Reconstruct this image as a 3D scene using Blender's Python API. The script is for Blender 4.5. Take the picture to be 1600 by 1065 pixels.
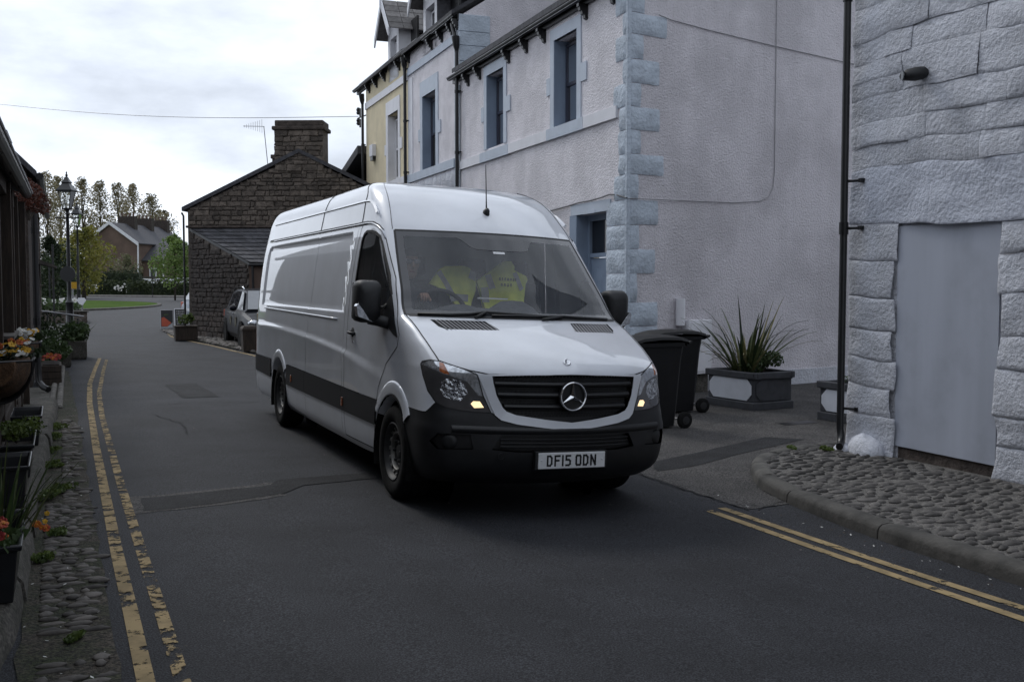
import bpy, bmesh, math, random
from mathutils import Vector, Matrix, Euler
R = math.radians
rnd = random.Random(7)
for o in list(bpy.data.objects): bpy.data.objects.remove(o)
sc = bpy.context.scene
COL = sc.collection

# ------------------------------------------------------------------ camera, sky, sun, exposure
cam_d = bpy.data.cameras.new('camera'); cam = bpy.data.objects.new('camera', cam_d); COL.objects.link(cam)
cam_d.sensor_width = 36; cam_d.lens = 36*1608.44/1600; cam_d.clip_end = 6000; cam_d.clip_start = .05
cam.location = (0, 0, 1.661); cam.rotation_euler = (math.pi/2-.056, 0, 0)
sc.camera = cam
sc.view_settings.view_transform = 'Standard'; sc.view_settings.look = 'None'
sc.view_settings.gamma = 1; sc.view_settings.use_curve_mapping = False
sc.view_settings.exposure = .33
SUN_EL, SUN_AZ = R(44), R(-38)       # sun behind the terrace, up and to the left (azimuth from +Y, + to the right)
w = bpy.data.worlds.new('World'); sc.world = w; w.use_nodes = True
nt = w.node_tree; N = nt.nodes; L = nt.links; N.clear()
out = N.new('ShaderNodeOutputWorld'); bg = N.new('ShaderNodeBackground'); L.new(bg.outputs[0], out.inputs[0])
bg.inputs[1].default_value = .1
sky = N.new('ShaderNodeTexSky'); sky.sky_type = 'NISHITA'; sky.sun_disc = False
sky.sun_elevation = SUN_EL; sky.sun_rotation = SUN_AZ
tc = N.new('ShaderNodeTexCoord'); mp = N.new('ShaderNodeMapping'); mp.inputs['Scale'].default_value = (1, 1, 2.6)
L.new(tc.outputs['Generated'], mp.inputs[0])
n1 = N.new('ShaderNodeTexNoise'); n1.inputs['Scale'].default_value = 3.1; n1.inputs['Detail'].default_value = 7; n1.inputs['Roughness'].default_value = .55
n2 = N.new('ShaderNodeTexNoise'); n2.inputs['Scale'].default_value = 1.7; n2.inputs['Detail'].default_value = 4
mp2 = N.new('ShaderNodeMapping'); mp2.inputs['Location'].default_value = (3.7, 1.2, .4); mp2.inputs['Scale'].default_value = (1, 1, 2.0)
L.new(tc.outputs['Generated'], mp2.inputs[0]); L.new(mp.outputs[0], n1.inputs['Vector']); L.new(mp2.outputs[0], n2.inputs['Vector'])
cr = N.new('ShaderNodeValToRGB'); cr.color_ramp.elements[0].position = .36; cr.color_ramp.elements[0].color = (4.5, 4.9, 5.6, 1)
cr.color_ramp.elements[1].position = .62; cr.color_ramp.elements[1].color = (7.9, 8.5, 9.5, 1)
L.new(n1.outputs['Fac'], cr.inputs[0])
cr2 = N.new('ShaderNodeValToRGB'); cr2.color_ramp.elements[0].position = .62; cr2.color_ramp.elements[0].color = (.97, .97, .97, 1)
cr2.color_ramp.elements[1].position = .85; cr2.color_ramp.elements[1].color = (.5, .5, .5, 1)
L.new(n2.outputs['Fac'], cr2.inputs[0])
mx = N.new('ShaderNodeMix'); mx.data_type = 'RGBA'
L.new(cr2.outputs[0], mx.inputs[0]); L.new(sky.outputs[0], mx.inputs[6]); L.new(cr.outputs[0], mx.inputs[7])
dt = N.new('ShaderNodeVectorMath'); dt.operation = 'DOT_PRODUCT'; L.new(tc.outputs['Generated'], dt.inputs[0])
dt.inputs[1].default_value = (math.sin(SUN_AZ)*math.cos(SUN_EL), math.cos(SUN_AZ)*math.cos(SUN_EL), math.sin(SUN_EL))
mr = N.new('ShaderNodeMapRange'); mr.inputs[1].default_value = -1; mr.inputs[2].default_value = 1; mr.inputs[3].default_value = .55; mr.inputs[4].default_value = 1.3   # cloud deck brighter towards the hidden sun
L.new(dt.outputs['Value'], mr.inputs[0]); mb_ = N.new('ShaderNodeMix'); mb_.data_type = 'RGBA'; mb_.blend_type = 'MULTIPLY'; mb_.inputs[0].default_value = 1
L.new(mx.outputs[2], mb_.inputs[6]); L.new(mr.outputs[0], mb_.inputs[7]); L.new(mb_.outputs[2], bg.inputs[0])
sun_d = bpy.data.lights.new('sun', 'SUN'); sun = bpy.data.objects.new('sun', sun_d); COL.objects.link(sun)
sun_d.energy = .8; sun_d.angle = R(14); sun_d.color = (1, .965, .91)
sd = Vector((math.sin(SUN_AZ)*math.cos(SUN_EL), math.cos(SUN_AZ)*math.cos(SUN_EL), math.sin(SUN_EL)))
sun.rotation_euler = sd.to_track_quat('Z', 'Y').to_euler()

# ------------------------------------------------------------------ street frame: l to the right of the camera line, t along the street
YAW = .4136
Nn = Vector((math.cos(YAW), math.sin(YAW), 0)); Ss = Vector((-math.sin(YAW), math.cos(YAW), 0))
def gz(l, t):
    f = min(1, max(0, (24-t)/10)); f = f*f*(3-2*f)
    return -.0393*math.tanh((l-3.23)/2)*2*f
def W(l, t, z=0.): return Nn*l + Ss*t + Vector((0, 0, z))
def WG(l, t, dz=0.): return W(l, t, gz(l, t)+dz)

# ------------------------------------------------------------------ mesh builder
class MB:
    def __init__(s): s.v = []; s.f = []; s.m = []; s.mi = 0
    def add(s, vs, fs):
        b = len(s.v); s.v += [tuple(x) for x in vs]; s.f += [tuple(b+i for i in f) for f in fs]; s.m += [s.mi]*len(fs); return s
    def box(s, c, d, rz=0, M=None):
        x, y, z = d[0]/2, d[1]/2, d[2]/2
        vs = [Vector((a*x, b*y, e*z)) for e in (-1, 1) for b in (-1, 1) for a in (-1, 1)]
        if M is None: M = Matrix.Rotation(rz, 3, 'Z')
        c = Vector(c)
        return s.add([M@p+c for p in vs], [(0, 2, 3, 1), (4, 5, 7, 6), (0, 1, 5, 4), (2, 6, 7, 3), (0, 4, 6, 2), (1, 3, 7, 5)])
    def hexa(s, p):      # 8 points: bottom ring of 4 (ccw), top ring of 4
        return s.add(p, [(3, 2, 1, 0), (4, 5, 6, 7), (0, 1, 5, 4), (1, 2, 6, 5), (2, 3, 7, 6), (3, 0, 4, 7)])
    def prism(s, poly, fn, d0, d1):   # poly 2d, fn(a,b,depth)->3d
        n = len(poly); vs = [fn(a, b, d0) for a, b in poly]+[fn(a, b, d1) for a, b in poly]
        return s.add(vs, [tuple(range(n)), tuple(range(2*n-1, n-1, -1))]+[(i, i+n, (i+1) % n+n, (i+1) % n) for i in range(n)])
    def ring(s, rings, closed=True, cap=True):
        n = len(rings[0]); vs = [p for r in rings for p in r]; fs = []
        for i in range(len(rings)-1):
            for j in range(n if closed else n-1):
                k = (j+1) % n; fs.append((i*n+j, i*n+k, (i+1)*n+k, (i+1)*n+j))
        if cap: fs += [tuple(range(n-1, -1, -1)), tuple(range((len(rings)-1)*n, len(rings)*n))]
        return s.add(vs, fs)
    def tube(s, path, r, n=8, cap=True):
        path = [Vector(p) for p in path]; rs = r if isinstance(r, (list, tuple)) else [r]*len(path)
        rings = []; up = None
        for i, p in enumerate(path):
            d = (path[min(i+1, len(path)-1)]-path[max(i-1, 0)]).normalized()
            if up is None: up = d.orthogonal().normalized()
            up = (up-d*up.dot(d)); up = up.normalized() if up.length > 1e-6 else d.orthogonal().normalized()
            q = d.cross(up)
            rings.append([p+(up*math.cos(2*math.pi*k/n)+q*math.sin(2*math.pi*k/n))*rs[i] for k in range(n)])
        return s.ring(rings, True, cap)
    def lathe(s, prof, n=16, c=(0, 0, 0), axis='Z', cap=True):
        c = Vector(c); rings = []
        for r, h in prof:
            rg = []
            for k in range(n):
                a = 2*math.pi*k/n; x, y = r*math.cos(a), r*math.sin(a)
                rg.append(c+(Vector((x, y, h)) if axis == 'Z' else Vector((h, x, y)) if axis == 'X' else Vector((y, h, x))))
            rings.append(rg)
        return s.ring(rings, True, cap)
    def blob(s, c, d, seed=0, amt=.12, n=8, m=5, M=None, flat=None):   # lumpy ellipsoid
        rr = random.Random(seed); c = Vector(c); rings = []
        ph = [rr.uniform(0, 6.28) for _ in range(6)]
        for i in range(m+1):
            th = math.pi*i/m; rg = []
            if i in (0, m): th = .12 if i == 0 else math.pi-.12
            for k in range(n):
                a = 2*math.pi*k/n; q = 1+amt*(math.sin(2*a+ph[0]+th)+.6*math.sin(3*a+ph[1]-2*th)+.5*math.sin(a+3*th+ph[2]))
                p = Vector((math.sin(th)*math.cos(a)*d[0]*q, math.sin(th)*math.sin(a)*d[1]*q, math.cos(th)*d[2]*q))
                if flat is not None: p.z = max(p.z, -flat)
                rg.append(c+(M@p if M else p))
            rings.append(rg)
        return s.ring(rings)
    def build(s, name, mats, parent=None, smooth=False, bevel=0, world=True, flip=False):
        me = bpy.data.meshes.new(name); me.from_pydata(s.v, [], s.f)
        if not isinstance(mats, (list, tuple)): mats = [mats]
        for m in mats: me.materials.append(m)
        if len(mats) > 1: me.polygons.foreach_set('material_index', s.m)
        bm = bmesh.new(); bm.from_mesh(me)
        if bevel:
            bmesh.ops.remove_doubles(bm, verts=bm.verts, dist=1e-5)
            bmesh.ops.bevel(bm, geom=[e for e in bm.edges if len(e.link_faces) == 2 and e.calc_face_angle(0) > .5], offset=bevel, segments=2, affect='EDGES', profile=.5, clamp_overlap=True)
        if len(bm.faces) < 60000: bmesh.ops.recalc_face_normals(bm, faces=bm.faces)
        bm.to_mesh(me); bm.free()
        if smooth:
            me.polygons.foreach_set('use_smooth', [True]*len(me.polygons))
            if smooth is not True: me.set_sharp_from_angle(angle=R(smooth))
        o = bpy.data.objects.new(name, me); COL.objects.link(o)
        adopt(o, parent); return o
def adopt(o, parent):
    if parent is None: return o
    o.parent = parent
    if parent.get('_w'): o.matrix_parent_inverse = PINV[parent.name]
    elif parent.parent and parent.parent.get('_w') and parent.type != 'EMPTY': pass
    return o
PINV = {}
def thing(name, label, cat, loc=(0, 0, 0), rz=0, group=None, world=True, rot=None):
    """Empty at the thing's base. world=True: parts are written in world coordinates; else in the thing's own frame."""
    o = bpy.data.objects.new(name, None); COL.objects.link(o); o.empty_display_size = .1
    o.location = loc; o.rotation_euler = rot if rot else (0, 0, rz)
    o['label'] = label; o['category'] = cat
    if group: o['group'] = group
    if world:
        o['_w'] = 1; PINV[o.name] = (Matrix.Translation(Vector(loc)) @ (Euler(o.rotation_euler).to_matrix().to_4x4())).inverted()
    return o
def tag(o, label=None, cat=None, group=None, kind=None):
    if label: o['label'] = label
    if cat: o['category'] = cat
    if group: o['group'] = group
    if kind: o['kind'] = kind
    return o
def inst(o, parent=None, M=None):        # copy of a piece, shared mesh
    c = o.copy(); COL.objects.link(c)
    if parent is not None: adopt(c, parent)
    if M is not None: c.matrix_basis = M
    return c
def dup_tree(o, parent=None):
    c = o.copy(); COL.objects.link(c)
    if parent is not None: c.parent = parent; c.matrix_parent_inverse = o.matrix_parent_inverse.copy()
    for ch in list(o.children): dup_tree(ch, c)
    return c

# ------------------------------------------------------------------ materials
def mat(name, col, rough=.8, var=.25, scale=6., bump=0., bscale=40., bdist=.01, metal=0., spec=.5, col2=None, mix=(.4, .6), coat=0., rand=0., detail=6, emit=None, trans=0., stretch=None, bump2=None, obj=False, speck=None, streak=0.):
    m = bpy.data.materials.new(name); m.use_nodes = True; nt = m.node_tree; N = nt.nodes; L = nt.links
    b = N['Principled BSDF']; b.inputs['Roughness'].default_value = rough; b.inputs['Metallic'].default_value = metal
    b.inputs['Specular IOR Level'].default_value = spec
    if coat: b.inputs['Coat Weight'].default_value = coat; b.inputs['Coat Roughness'].default_value = .015
    tc = N.new('ShaderNodeTexCoord'); vec = tc.outputs['Object']
    if not obj:
        g = N.new('ShaderNodeNewGeometry'); vec = g.outputs['Position']
    if streak:
        pass
    if stretch:
        mp = N.new('ShaderNodeMapping'); mp.inputs['Scale'].default_value = stretch; L.new(vec, mp.inputs[0]); vec = mp.outputs[0]
    n = N.new('ShaderNodeTexNoise'); n.inputs['Scale'].default_value = scale; n.inputs['Detail'].default_value = detail; n.inputs['Roughness'].default_value = .6
    L.new(vec, n.inputs['Vector'])
    r = N.new('ShaderNodeValToRGB'); e = r.color_ramp.elements
    c2 = col2 if col2 else tuple(x*(1-var) for x in col); c1 = col if col2 else tuple(min(1, x*(1+var*.6)) for x in col)
    e[0].position = mix[0]; e[1].position = mix[1]; e[0].color = (*c2, 1); e[1].color = (*c1, 1)
    L.new(n.outputs['Fac'], r.inputs[0]); cs = r.outputs[0]
    if rand:
        oi = N.new('ShaderNodeObjectInfo'); mr = N.new('ShaderNodeMapRange'); mr.inputs[3].default_value = 1-rand; mr.inputs[4].default_value = 1+rand
        L.new(oi.outputs['Random'], mr.inputs[0]); mm = N.new('ShaderNodeMix'); mm.data_type = 'RGBA'; mm.blend_type = 'MULTIPLY'; mm.inputs[0].default_value = 1
        L.new(cs, mm.inputs[6]); L.new(mr.outputs[0], mm.inputs[7]); cs = mm.outputs[2]
    if streak:      # rain streaks and grime running down a wall
        mp_ = N.new('ShaderNodeMapping'); mp_.inputs['Scale'].default_value = (2.6, 2.6, .22); L.new(vec, mp_.inputs[0]); nk = N.new('ShaderNodeTexNoise'); nk.inputs['Scale'].default_value = 1.6; nk.inputs['Detail'].default_value = 6
        L.new(mp_.outputs[0], nk.inputs['Vector']); mk_ = N.new('ShaderNodeMapRange'); mk_.inputs[1].default_value = .35; mk_.inputs[2].default_value = .7; mk_.inputs[3].default_value = 1.; mk_.inputs[4].default_value = 1-streak
        L.new(nk.outputs['Fac'], mk_.inputs[0]); mq = N.new('ShaderNodeMix'); mq.data_type = 'RGBA'; mq.blend_type = 'MULTIPLY'; mq.inputs[0].default_value = 1
        L.new(cs, mq.inputs[6]); L.new(mk_.outputs[0], mq.inputs[7]); cs = mq.outputs[2]
    if speck:
        ns = N.new('ShaderNodeTexNoise'); ns.inputs['Scale'].default_value = speck[0]; ns.inputs['Detail'].default_value = 2; L.new(vec, ns.inputs['Vector'])
        ms_ = N.new('ShaderNodeMapRange'); ms_.inputs[1].default_value = .40; ms_.inputs[2].default_value = .64; ms_.inputs[3].default_value = 1-speck[1]; ms_.inputs[4].default_value = 1+speck[1]*1.2
        L.new(ns.outputs['Fac'], ms_.inputs[0]); mk = N.new('ShaderNodeMix'); mk.data_type = 'RGBA'; mk.blend_type = 'MULTIPLY'; mk.inputs[0].default_value = 1
        L.new(cs, mk.inputs[6]); L.new(ms_.outputs[0], mk.inputs[7]); cs = mk.outputs[2]
    L.new(cs, b.inputs['Base Color'])
    if bump:
        n2 = N.new('ShaderNodeTexNoise'); n2.inputs['Scale'].default_value = bscale; n2.inputs['Detail'].default_value = 5; L.new(vec, n2.inputs['Vector'])
        bp = N.new('ShaderNodeBump'); bp.inputs['Strength'].default_value = bump; bp.inputs['Distance'].default_value = bdist
        L.new(n2.outputs['Fac'], bp.inputs['Height']); last = bp
        if bump2:
            n3 = N.new('ShaderNodeTexNoise'); n3.inputs['Scale'].default_value = bump2[0]; n3.inputs['Detail'].default_value = 3; L.new(vec, n3.inputs['Vector'])
            b3 = N.new('ShaderNodeBump'); b3.inputs['Strength'].default_value = bump2[1]; b3.inputs['Distance'].default_value = bump2[2]
            L.new(n3.outputs['Fac'], b3.inputs['Height']); L.new(bp.outputs[0], b3.inputs['Normal']); last = b3
        L.new(last.outputs[0], b.inputs['Normal'])
    if emit: b.inputs['Emission Color'].default_value = (*emit[:3], 1); b.inputs['Emission Strength'].default_value = emit[3]
    if trans:
        tr = N.new('ShaderNodeBsdfTranslucent'); ms = N.new('ShaderNodeMixShader'); ms.inputs[0].default_value = trans
        L.new(cs, tr.inputs[0]); L.new(b.outputs[0], ms.inputs[1]); L.new(tr.outputs[0], ms.inputs[2]); L.new(ms.outputs[0], N['Material Output'].inputs[0])
    return m
def glass(name, tint=(.5, .53, .55), dust_haze=.06, rough=.02, dcol=(.5, .52, .55), ior=1.5):
    m = bpy.data.materials.new(name); m.use_nodes = True; nt = m.node_tree; N = nt.nodes; L = nt.links; N.remove(N['Principled BSDF'])
    t = N.new('ShaderNodeBsdfTransparent'); t.inputs[0].default_value = (*tint, 1)
    d = N.new('ShaderNodeBsdfDiffuse'); d.inputs[0].default_value = (*dcol, 1)
    g = N.new('ShaderNodeBsdfGlossy'); g.inputs['Roughness'].default_value = rough
    fr = N.new('ShaderNodeFresnel'); fr.inputs[0].default_value = ior
    n = N.new('ShaderNodeTexNoise'); n.inputs['Scale'].default_value = 3; n.inputs['Detail'].default_value = 6
    tc = N.new('ShaderNodeTexCoord'); L.new(tc.outputs['Object'], n.inputs['Vector'])
    mr = N.new('ShaderNodeMapRange'); mr.inputs[3].default_value = dust_haze*.6; mr.inputs[4].default_value = dust_haze*1.4; L.new(n.outputs['Fac'], mr.inputs[0])
    a = N.new('ShaderNodeMixShader'); L.new(mr.outputs[0], a.inputs[0]); L.new(t.outputs[0], a.inputs[1]); L.new(d.outputs[0], a.inputs[2])
    b = N.new('ShaderNodeMixShader'); L.new(fr.outputs[0], b.inputs[0]); L.new(a.outputs[0], b.inputs[1]); L.new(g.outputs[0], b.inputs[2])
    L.new(b.outputs[0], N['Material Output'].inputs[0]); return m
M = {}
M['asphalt'] = mat('asphalt', (.034, .0355, .041), .75, .35, 1.1, 1., 150, .008, col2=(.021, .022, .0255), mix=(.35, .66), bump2=(3, .25, .02), speck=(115, .62), spec=.22, detail=9)
M['asphalt_patch'] = mat('asphalt_patch', (.020, .0205, .0225), .8, .3, 3, .9, 200, .006, speck=(110, .65), spec=.2)
M['yard'] = mat('yard', (.072, .068, .066), .8, .3, 2.2, 1., 120, .008, col2=(.046, .044, .043), mix=(.35, .65), speck=(75, .7), spec=.25)
M['dirt'] = mat('dirt', (.050, .042, .032), .95, .4, 5, 1., 70, .02, col2=(.024, .028, .012), speck=(60, .6))
M['concrete'] = mat('concrete', (.085, .078, .068), .9, .3, 5, .6, 60, .01, col2=(.045, .043, .034), speck=(50, .4))
M['kerb'] = mat('kerb', (.085, .08, .072), .85, .3, 4, .6, 40, .008, col2=(.04, .038, .034), rand=.2)
M['cobble'] = mat('cobble', (.085, .078, .072), .7, .3, 14, .3, 60, .006, rand=.35)
M['cobble_left'] = mat('cobble_left', (.088, .079, .071), .75, .3, 14, .4, 60, .006, rand=.4)
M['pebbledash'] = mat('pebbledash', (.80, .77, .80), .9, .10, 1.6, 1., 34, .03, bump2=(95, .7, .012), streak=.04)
M['pebbledash_gable'] = mat('pebbledash_gable', (.69, .66, .69), .9, .12, .9, 1., 34, .03, bump2=(95, .7, .012), streak=.07)  # darker copy of the pebbledash; the gables' shade is put into the colour
M['yellow_wall'] = mat('yellow_wall', (.70, .61, .42), .9, .08, 1.5, .7, 36, .02)
M['blue_stone'] = mat('blue_stone', (.48, .54, .61), .8, .12, 3, .6, 20, .04, bump2=(70, .5, .008))
M['blue_paint'] = mat('blue_paint', (.50, .555, .63), .6, .06, 3, .08, 40, .004)
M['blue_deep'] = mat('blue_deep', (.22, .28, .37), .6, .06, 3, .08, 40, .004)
M['white_paint'] = mat('white_paint', (.74, .74, .77), .6, .05, 3, .1, 30, .004)
M['white_stone'] = mat('white_stone', (.62, .635, .69), .85, .16, 3.5, .7, 26, .03, bump2=(80, .7, .01), col2=(.53, .54, .58), mix=(.3, .5), streak=.15)
M['navy_frame'] = mat('navy_frame', (.035, .04, .065), .5, .1, 4)
M['white_lintel'] = mat('white_lintel', (.54, .565, .64), .85, .08, 3, .7, 26, .03, bump2=(80, .5, .008))
M['panel_paint'] = mat('panel_paint', (.47, .50, .575), .6, .10, 2.2, .12, 60, .003, streak=.14, col2=(.41, .435, .50), mix=(.3, .5))
M['black_paint'] = mat('black_paint', (.008, .008, .009), .35, .2, 8)
M['black_plastic'] = mat('black_plastic', (.014, .0145, .016), .55, .15, 20, .15, 300, .001)
M['bin_plastic'] = mat('bin_plastic', (.008, .0083, .0095), .6, .15, 12, .12, 200, .001, spec=.25)
M['rubber'] = mat('rubber', (.012, .012, .012), .9, .3, 30, spec=.15)
M['dark_glass'] = mat('dark_glass', (.012, .015, .02), .06, .1, 3, spec=.6)
M['curtain'] = mat('curtain', (.22, .19, .16), .9, .2, 4, stretch=(12, 12, 1))
M['slate'] = mat('slate', (.055, .055, .062), .85, .25, 9, .3, 60, .005, rand=.35)
M['slate_light'] = mat('slate_light', (.16, .15, .145), .7, .25, 9, .3, 60, .005, rand=.3)
M['stone'] = mat('stone', (.12, .099, .082), .9, .35, 6, .8, 26, .03, rand=.33)
M['stone_dark'] = mat('stone_dark', (.066, .052, .044), .9, .35, 6, .8, 26, .03, rand=.35)
M['mortar'] = mat('mortar', (.125, .107, .092), .95, .3, 8, .6, 60, .01)
M['render_brown'] = mat('render_brown', (.14, .095, .075), .9, .15, .6, .3, 30, .01)
M['wood_dark'] = mat('wood_dark', (.035, .024, .017), .8, .4, 5, .5, 40, .006, stretch=(6, 6, .7))
M['wood_grey'] = mat('wood_grey', (.10, .09, .08), .85, .35, 6, .4, 40, .005)
M['metal_grey'] = mat('metal_grey', (.3, .3, .31), .4, .1, 6, metal=.8)
M['chrome'] = mat('chrome', (.75, .76, .78), .12, .05, 6, metal=1.)
M['steel'] = mat('steel', (.22, .215, .20), .55, .3, 18, metal=.3)
M['wheel_dark'] = mat('wheel_dark', (.03, .03, .03), .6, .3, 18)
M['planter_grey'] = mat('planter_grey', (.045, .047, .054), .6, .2, 8, .2, 80, .003)
M['planter_white'] = mat('planter_white', (.62, .64, .69), .6, .05, 5)
M['soil'] = mat('soil', (.02, .015, .011), .95, .4, 20, .8, 50, .02)
M['grass'] = mat('grass', (.075, .125, .024), 1., .4, .35, col2=(.045, .08, .018), mix=(.35, .65), bump=.6, bscale=40, bdist=.08, spec=.03)
def leafm(n, a, b, sc_=2.2, tr=.3, rough=.6): return mat(n, a, rough, .3, sc_, col2=b, mix=(.38, .62), trans=tr, detail=3)
M['leaf_poplar'] = leafm('leaf_poplar', (.29, .25, .155), (.17, .155, .09), .5, .5)
M['leaf_yellow'] = leafm('leaf_yellow', (.25, .23, .04), (.13, .145, .028), .7)
M['leaf_green'] = leafm('leaf_green', (.17, .25, .055), (.10, .16, .04), .9)
M['leaf_dark'] = leafm('leaf_dark', (.030, .048, .015), (.014, .026, .010), .8)
M['leaf_hedge'] = leafm('leaf_hedge', (.045, .062, .017), (.022, .034, .011), 1.2)
M['leaf_mid'] = leafm('leaf_mid', (.06, .095, .03), (.03, .055, .018), 4)
M['leaf_weed'] = leafm('leaf_weed', (.11, .15, .03), (.05, .08, .018), 9)
M['leaf_willow'] = leafm('leaf_willow', (.17, .17, .085), (.10, .11, .055), 1.)
M['leaf_red'] = leafm('leaf_red', (.12, .035, .02), (.045, .018, .012), 5)
M['blade'] = leafm('blade', (.10, .12, .045), (.045, .06, .022), 9, .15, .5)
M['blade_yellow'] = leafm('blade_yellow', (.24, .21, .09), (.10, .10, .045), 9, .15, .5)
M['bark'] = mat('bark', (.06, .05, .04), .9, .4, 6, .5, 20, .03)
M['petal_white'] = mat('petal_white', (.55, .55, .52), .7, .1, 30)
M['petal_yellow'] = mat('petal_yellow', (.45, .25, .008), .7, .2, 30)
M['petal_orange'] = mat('petal_orange', (.40, .11, .008), .7, .3, 30, col2=(.25, .03, .01))
M['petal_red'] = mat('petal_red', (.25, .02, .02), .7, .3, 30)
def line_mat(name, cov):
    m = mat(name, (.27, .20, .10), .9, .25, 7, .4, 200, .003); nt = m.node_tree; N = nt.nodes; L = nt.links
    g = N.new('ShaderNodeNewGeometry'); n = N.new('ShaderNodeTexNoise'); n.inputs['Scale'].default_value = 9; n.inputs['Detail'].default_value = 9; n.inputs['Roughness'].default_value = .72
    L.new(g.outputs['Position'], n.inputs['Vector'])
    r = N.new('ShaderNodeValToRGB'); r.color_ramp.elements[0].position = cov; r.color_ramp.elements[1].position = cov+.05
    L.new(n.outputs['Fac'], r.inputs[0]); t = N.new('ShaderNodeBsdfTransparent'); ms = N.new('ShaderNodeMixShader')
    L.new(r.outputs[0], ms.inputs[0]); L.new(t.outputs[0], ms.inputs[1]); L.new(N['Principled BSDF'].outputs[0], ms.inputs[2]); L.new(ms.outputs[0], N['Material Output'].inputs[0])
    return m
M['line'] = line_mat('line_paint', .425); M['line_worn'] = line_mat('line_paint_worn', .47); M['line_good'] = line_mat('line_paint_good', .385)
# ------------------------------------------------------------------ ground
def frange(a, b, s):
    r = []; x = a
    while x < b-1e-6: r.append(x); x += s
    return r
def build_ground():
    ls = [-1500, -400, -120, -40, -15, -6]+frange(-4, 14, .5)+[14, 16, 19, 24, 32, 45, 70, 120, 400, 1500]
    ts = [-60, -20, -8]+frange(-5, 27, .5)+[27, 30, 35, 45, 60, 80, 110, 150, 220, 400, 800, 1600, 3200]
    mb = MB(); n = len(ls)
    mb.add([WG(l, t) for t in ts for l in ls], [(j*n+i, j*n+i+1, (j+1)*n+i+1, (j+1)*n+i) for j in range(len(ts)-1) for i in range(n-1)])
    o = mb.build('road', M['asphalt'], smooth=True); tag(o, 'worn grey asphalt lane running between the houses', kind='structure'); return o
road = build_ground()
def sheet(name, poly, dz, m, label=None, cut=.45, zf=None, parent=None):
    bm = bmesh.new(); bm.faces.new([bm.verts.new((l, t, 0)) for l, t in poly])
    bmesh.ops.triangulate(bm, faces=bm.faces)
    for _ in range(7):
        es = [e for e in bm.edges if e.calc_length() > cut]
        if not es or len(bm.faces) > 6000: break
        bmesh.ops.subdivide_edges(bm, edges=es, cuts=1); bmesh.ops.triangulate(bm, faces=bm.faces)
    for v in bm.verts:
        l, t = v.co.x, v.co.y; v.co = WG(l, t, dz) if zf is None else W(l, t, zf(l, t))
    bmesh.ops.recalc_face_normals(bm, faces=bm.faces)
    if sum(f.normal.z for f in bm.faces) < 0: bmesh.ops.reverse_faces(bm, faces=bm.faces)
    me = bpy.data.meshes.new(name); bm.to_mesh(me); bm.free(); me.materials.append(m)
    o = bpy.data.objects.new(name, me); COL.objects.link(o); adopt(o, parent); tag(o, label, kind='structure'); return o
def jag(pts, step=.12, amt=.02, closed=True):
    r = []; n = len(pts)
    for i in range(n if closed else n-1):
        a = Vector(pts[i]); b = Vector(pts[(i+1) % n]); k = max(1, int((b-a).length/step))
        for j in range(k):
            p = a.lerp(b, j/k); r.append((p.x+rnd.uniform(-amt, amt), p.y+rnd.uniform(-amt, amt)))
    return r
def strip(name, pts, wdt, dz, m, label, kind='structure'):
    mb = MB(); vs = []; fs = []; P = []
    for i in range(len(pts)-1):
        a = Vector(pts[i]); b = Vector(pts[i+1]); k = max(1, int((b-a).length/.35))
        P += [a.lerp(b, j/k) for j in range(k)]
    P.append(Vector(pts[-1]))
    for i, p in enumerate(P):
        d = (P[min(i+1, len(P)-1)]-P[max(0, i-1)]).normalized(); q = Vector((d.y, -d.x))*wdt/2
        for s_ in (-1, 0, 1): vs.append(WG(p.x+q.x*s_, p.y+q.y*s_, dz))
    n = 3
    for i in range(len(P)-1):
        for j in range(2): fs.append((i*n+j, i*n+j+1, (i+1)*n+j+1, (i+1)*n+j))
    mb.add(vs, fs); o = mb.build(name, m, smooth=True); tag(o, label, kind=kind); return o
# right yard, patches, trenches
sheet('yard', jag([(4.72, 6.35), (5.3, 6.95), (5.75, 7.7), (6.1, 8.1), (7.2, 8.4), (12.5, 7.6), (14.5, 14.8), (9.3, 13.95), (7.95, 13.75), (6.7, 16.5), (5.1, 16.5), (4.75, 12)], .3, .02), .004, M['yard'], 'rough paler tarmac of the side yard', .6)
sheet('patch_seal', jag([(.40, 7.5), (.42, 8.1), (.86, 8.14), (1.4, 8.26), (1.5, 8.36), (1.62, 8.2), (1.0, 8.0), (.6, 7.98), (.58, 7.64), (.95, 7.68), (1.5, 7.9), (1.55, 7.78), (.98, 7.55)], .1, .02), .0025, M['yard'], 'pale worn rim of the tarmac repair', .3)
sheet('road_patch', jag([(.50, 7.55), (.52, 8.02), (.9, 8.06), (1.5, 8.2), (1.6, 8.42), (2.9, 8.62), (3.6, 8.75), (3.6, 8.5), (2.6, 8.32), (1.75, 8.12), (1.55, 7.85), (.95, 7.62)], .12, .012), .0045, M['asphalt_patch'], 'dark tarmac repair in the middle of the lane', .3)
sheet('road_patch', jag([(4.95, 7.98), (5.15, 8.42), (7.25, 9.42), (7.55, 9.1), (6.4, 8.62), (5.4, 8.1)], .15, .012), .008, M['asphalt_patch'], 'dark trench repair crossing the side yard', .3)
sheet('road_patch', jag([(1.55, 15.0), (1.5, 17.3), (2.0, 17.4), (2.05, 15.1)], .15, .02), .0045, M['asphalt_patch'], 'small dark repair beside the double yellow lines', .3)
sheet('drain_cover', [(8.1, 10.1), (8.1, 10.3), (8.62, 10.34), (8.62, 10.14)], .009, M['black_paint'], 'dark iron drain cover in the yard', .3)
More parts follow.
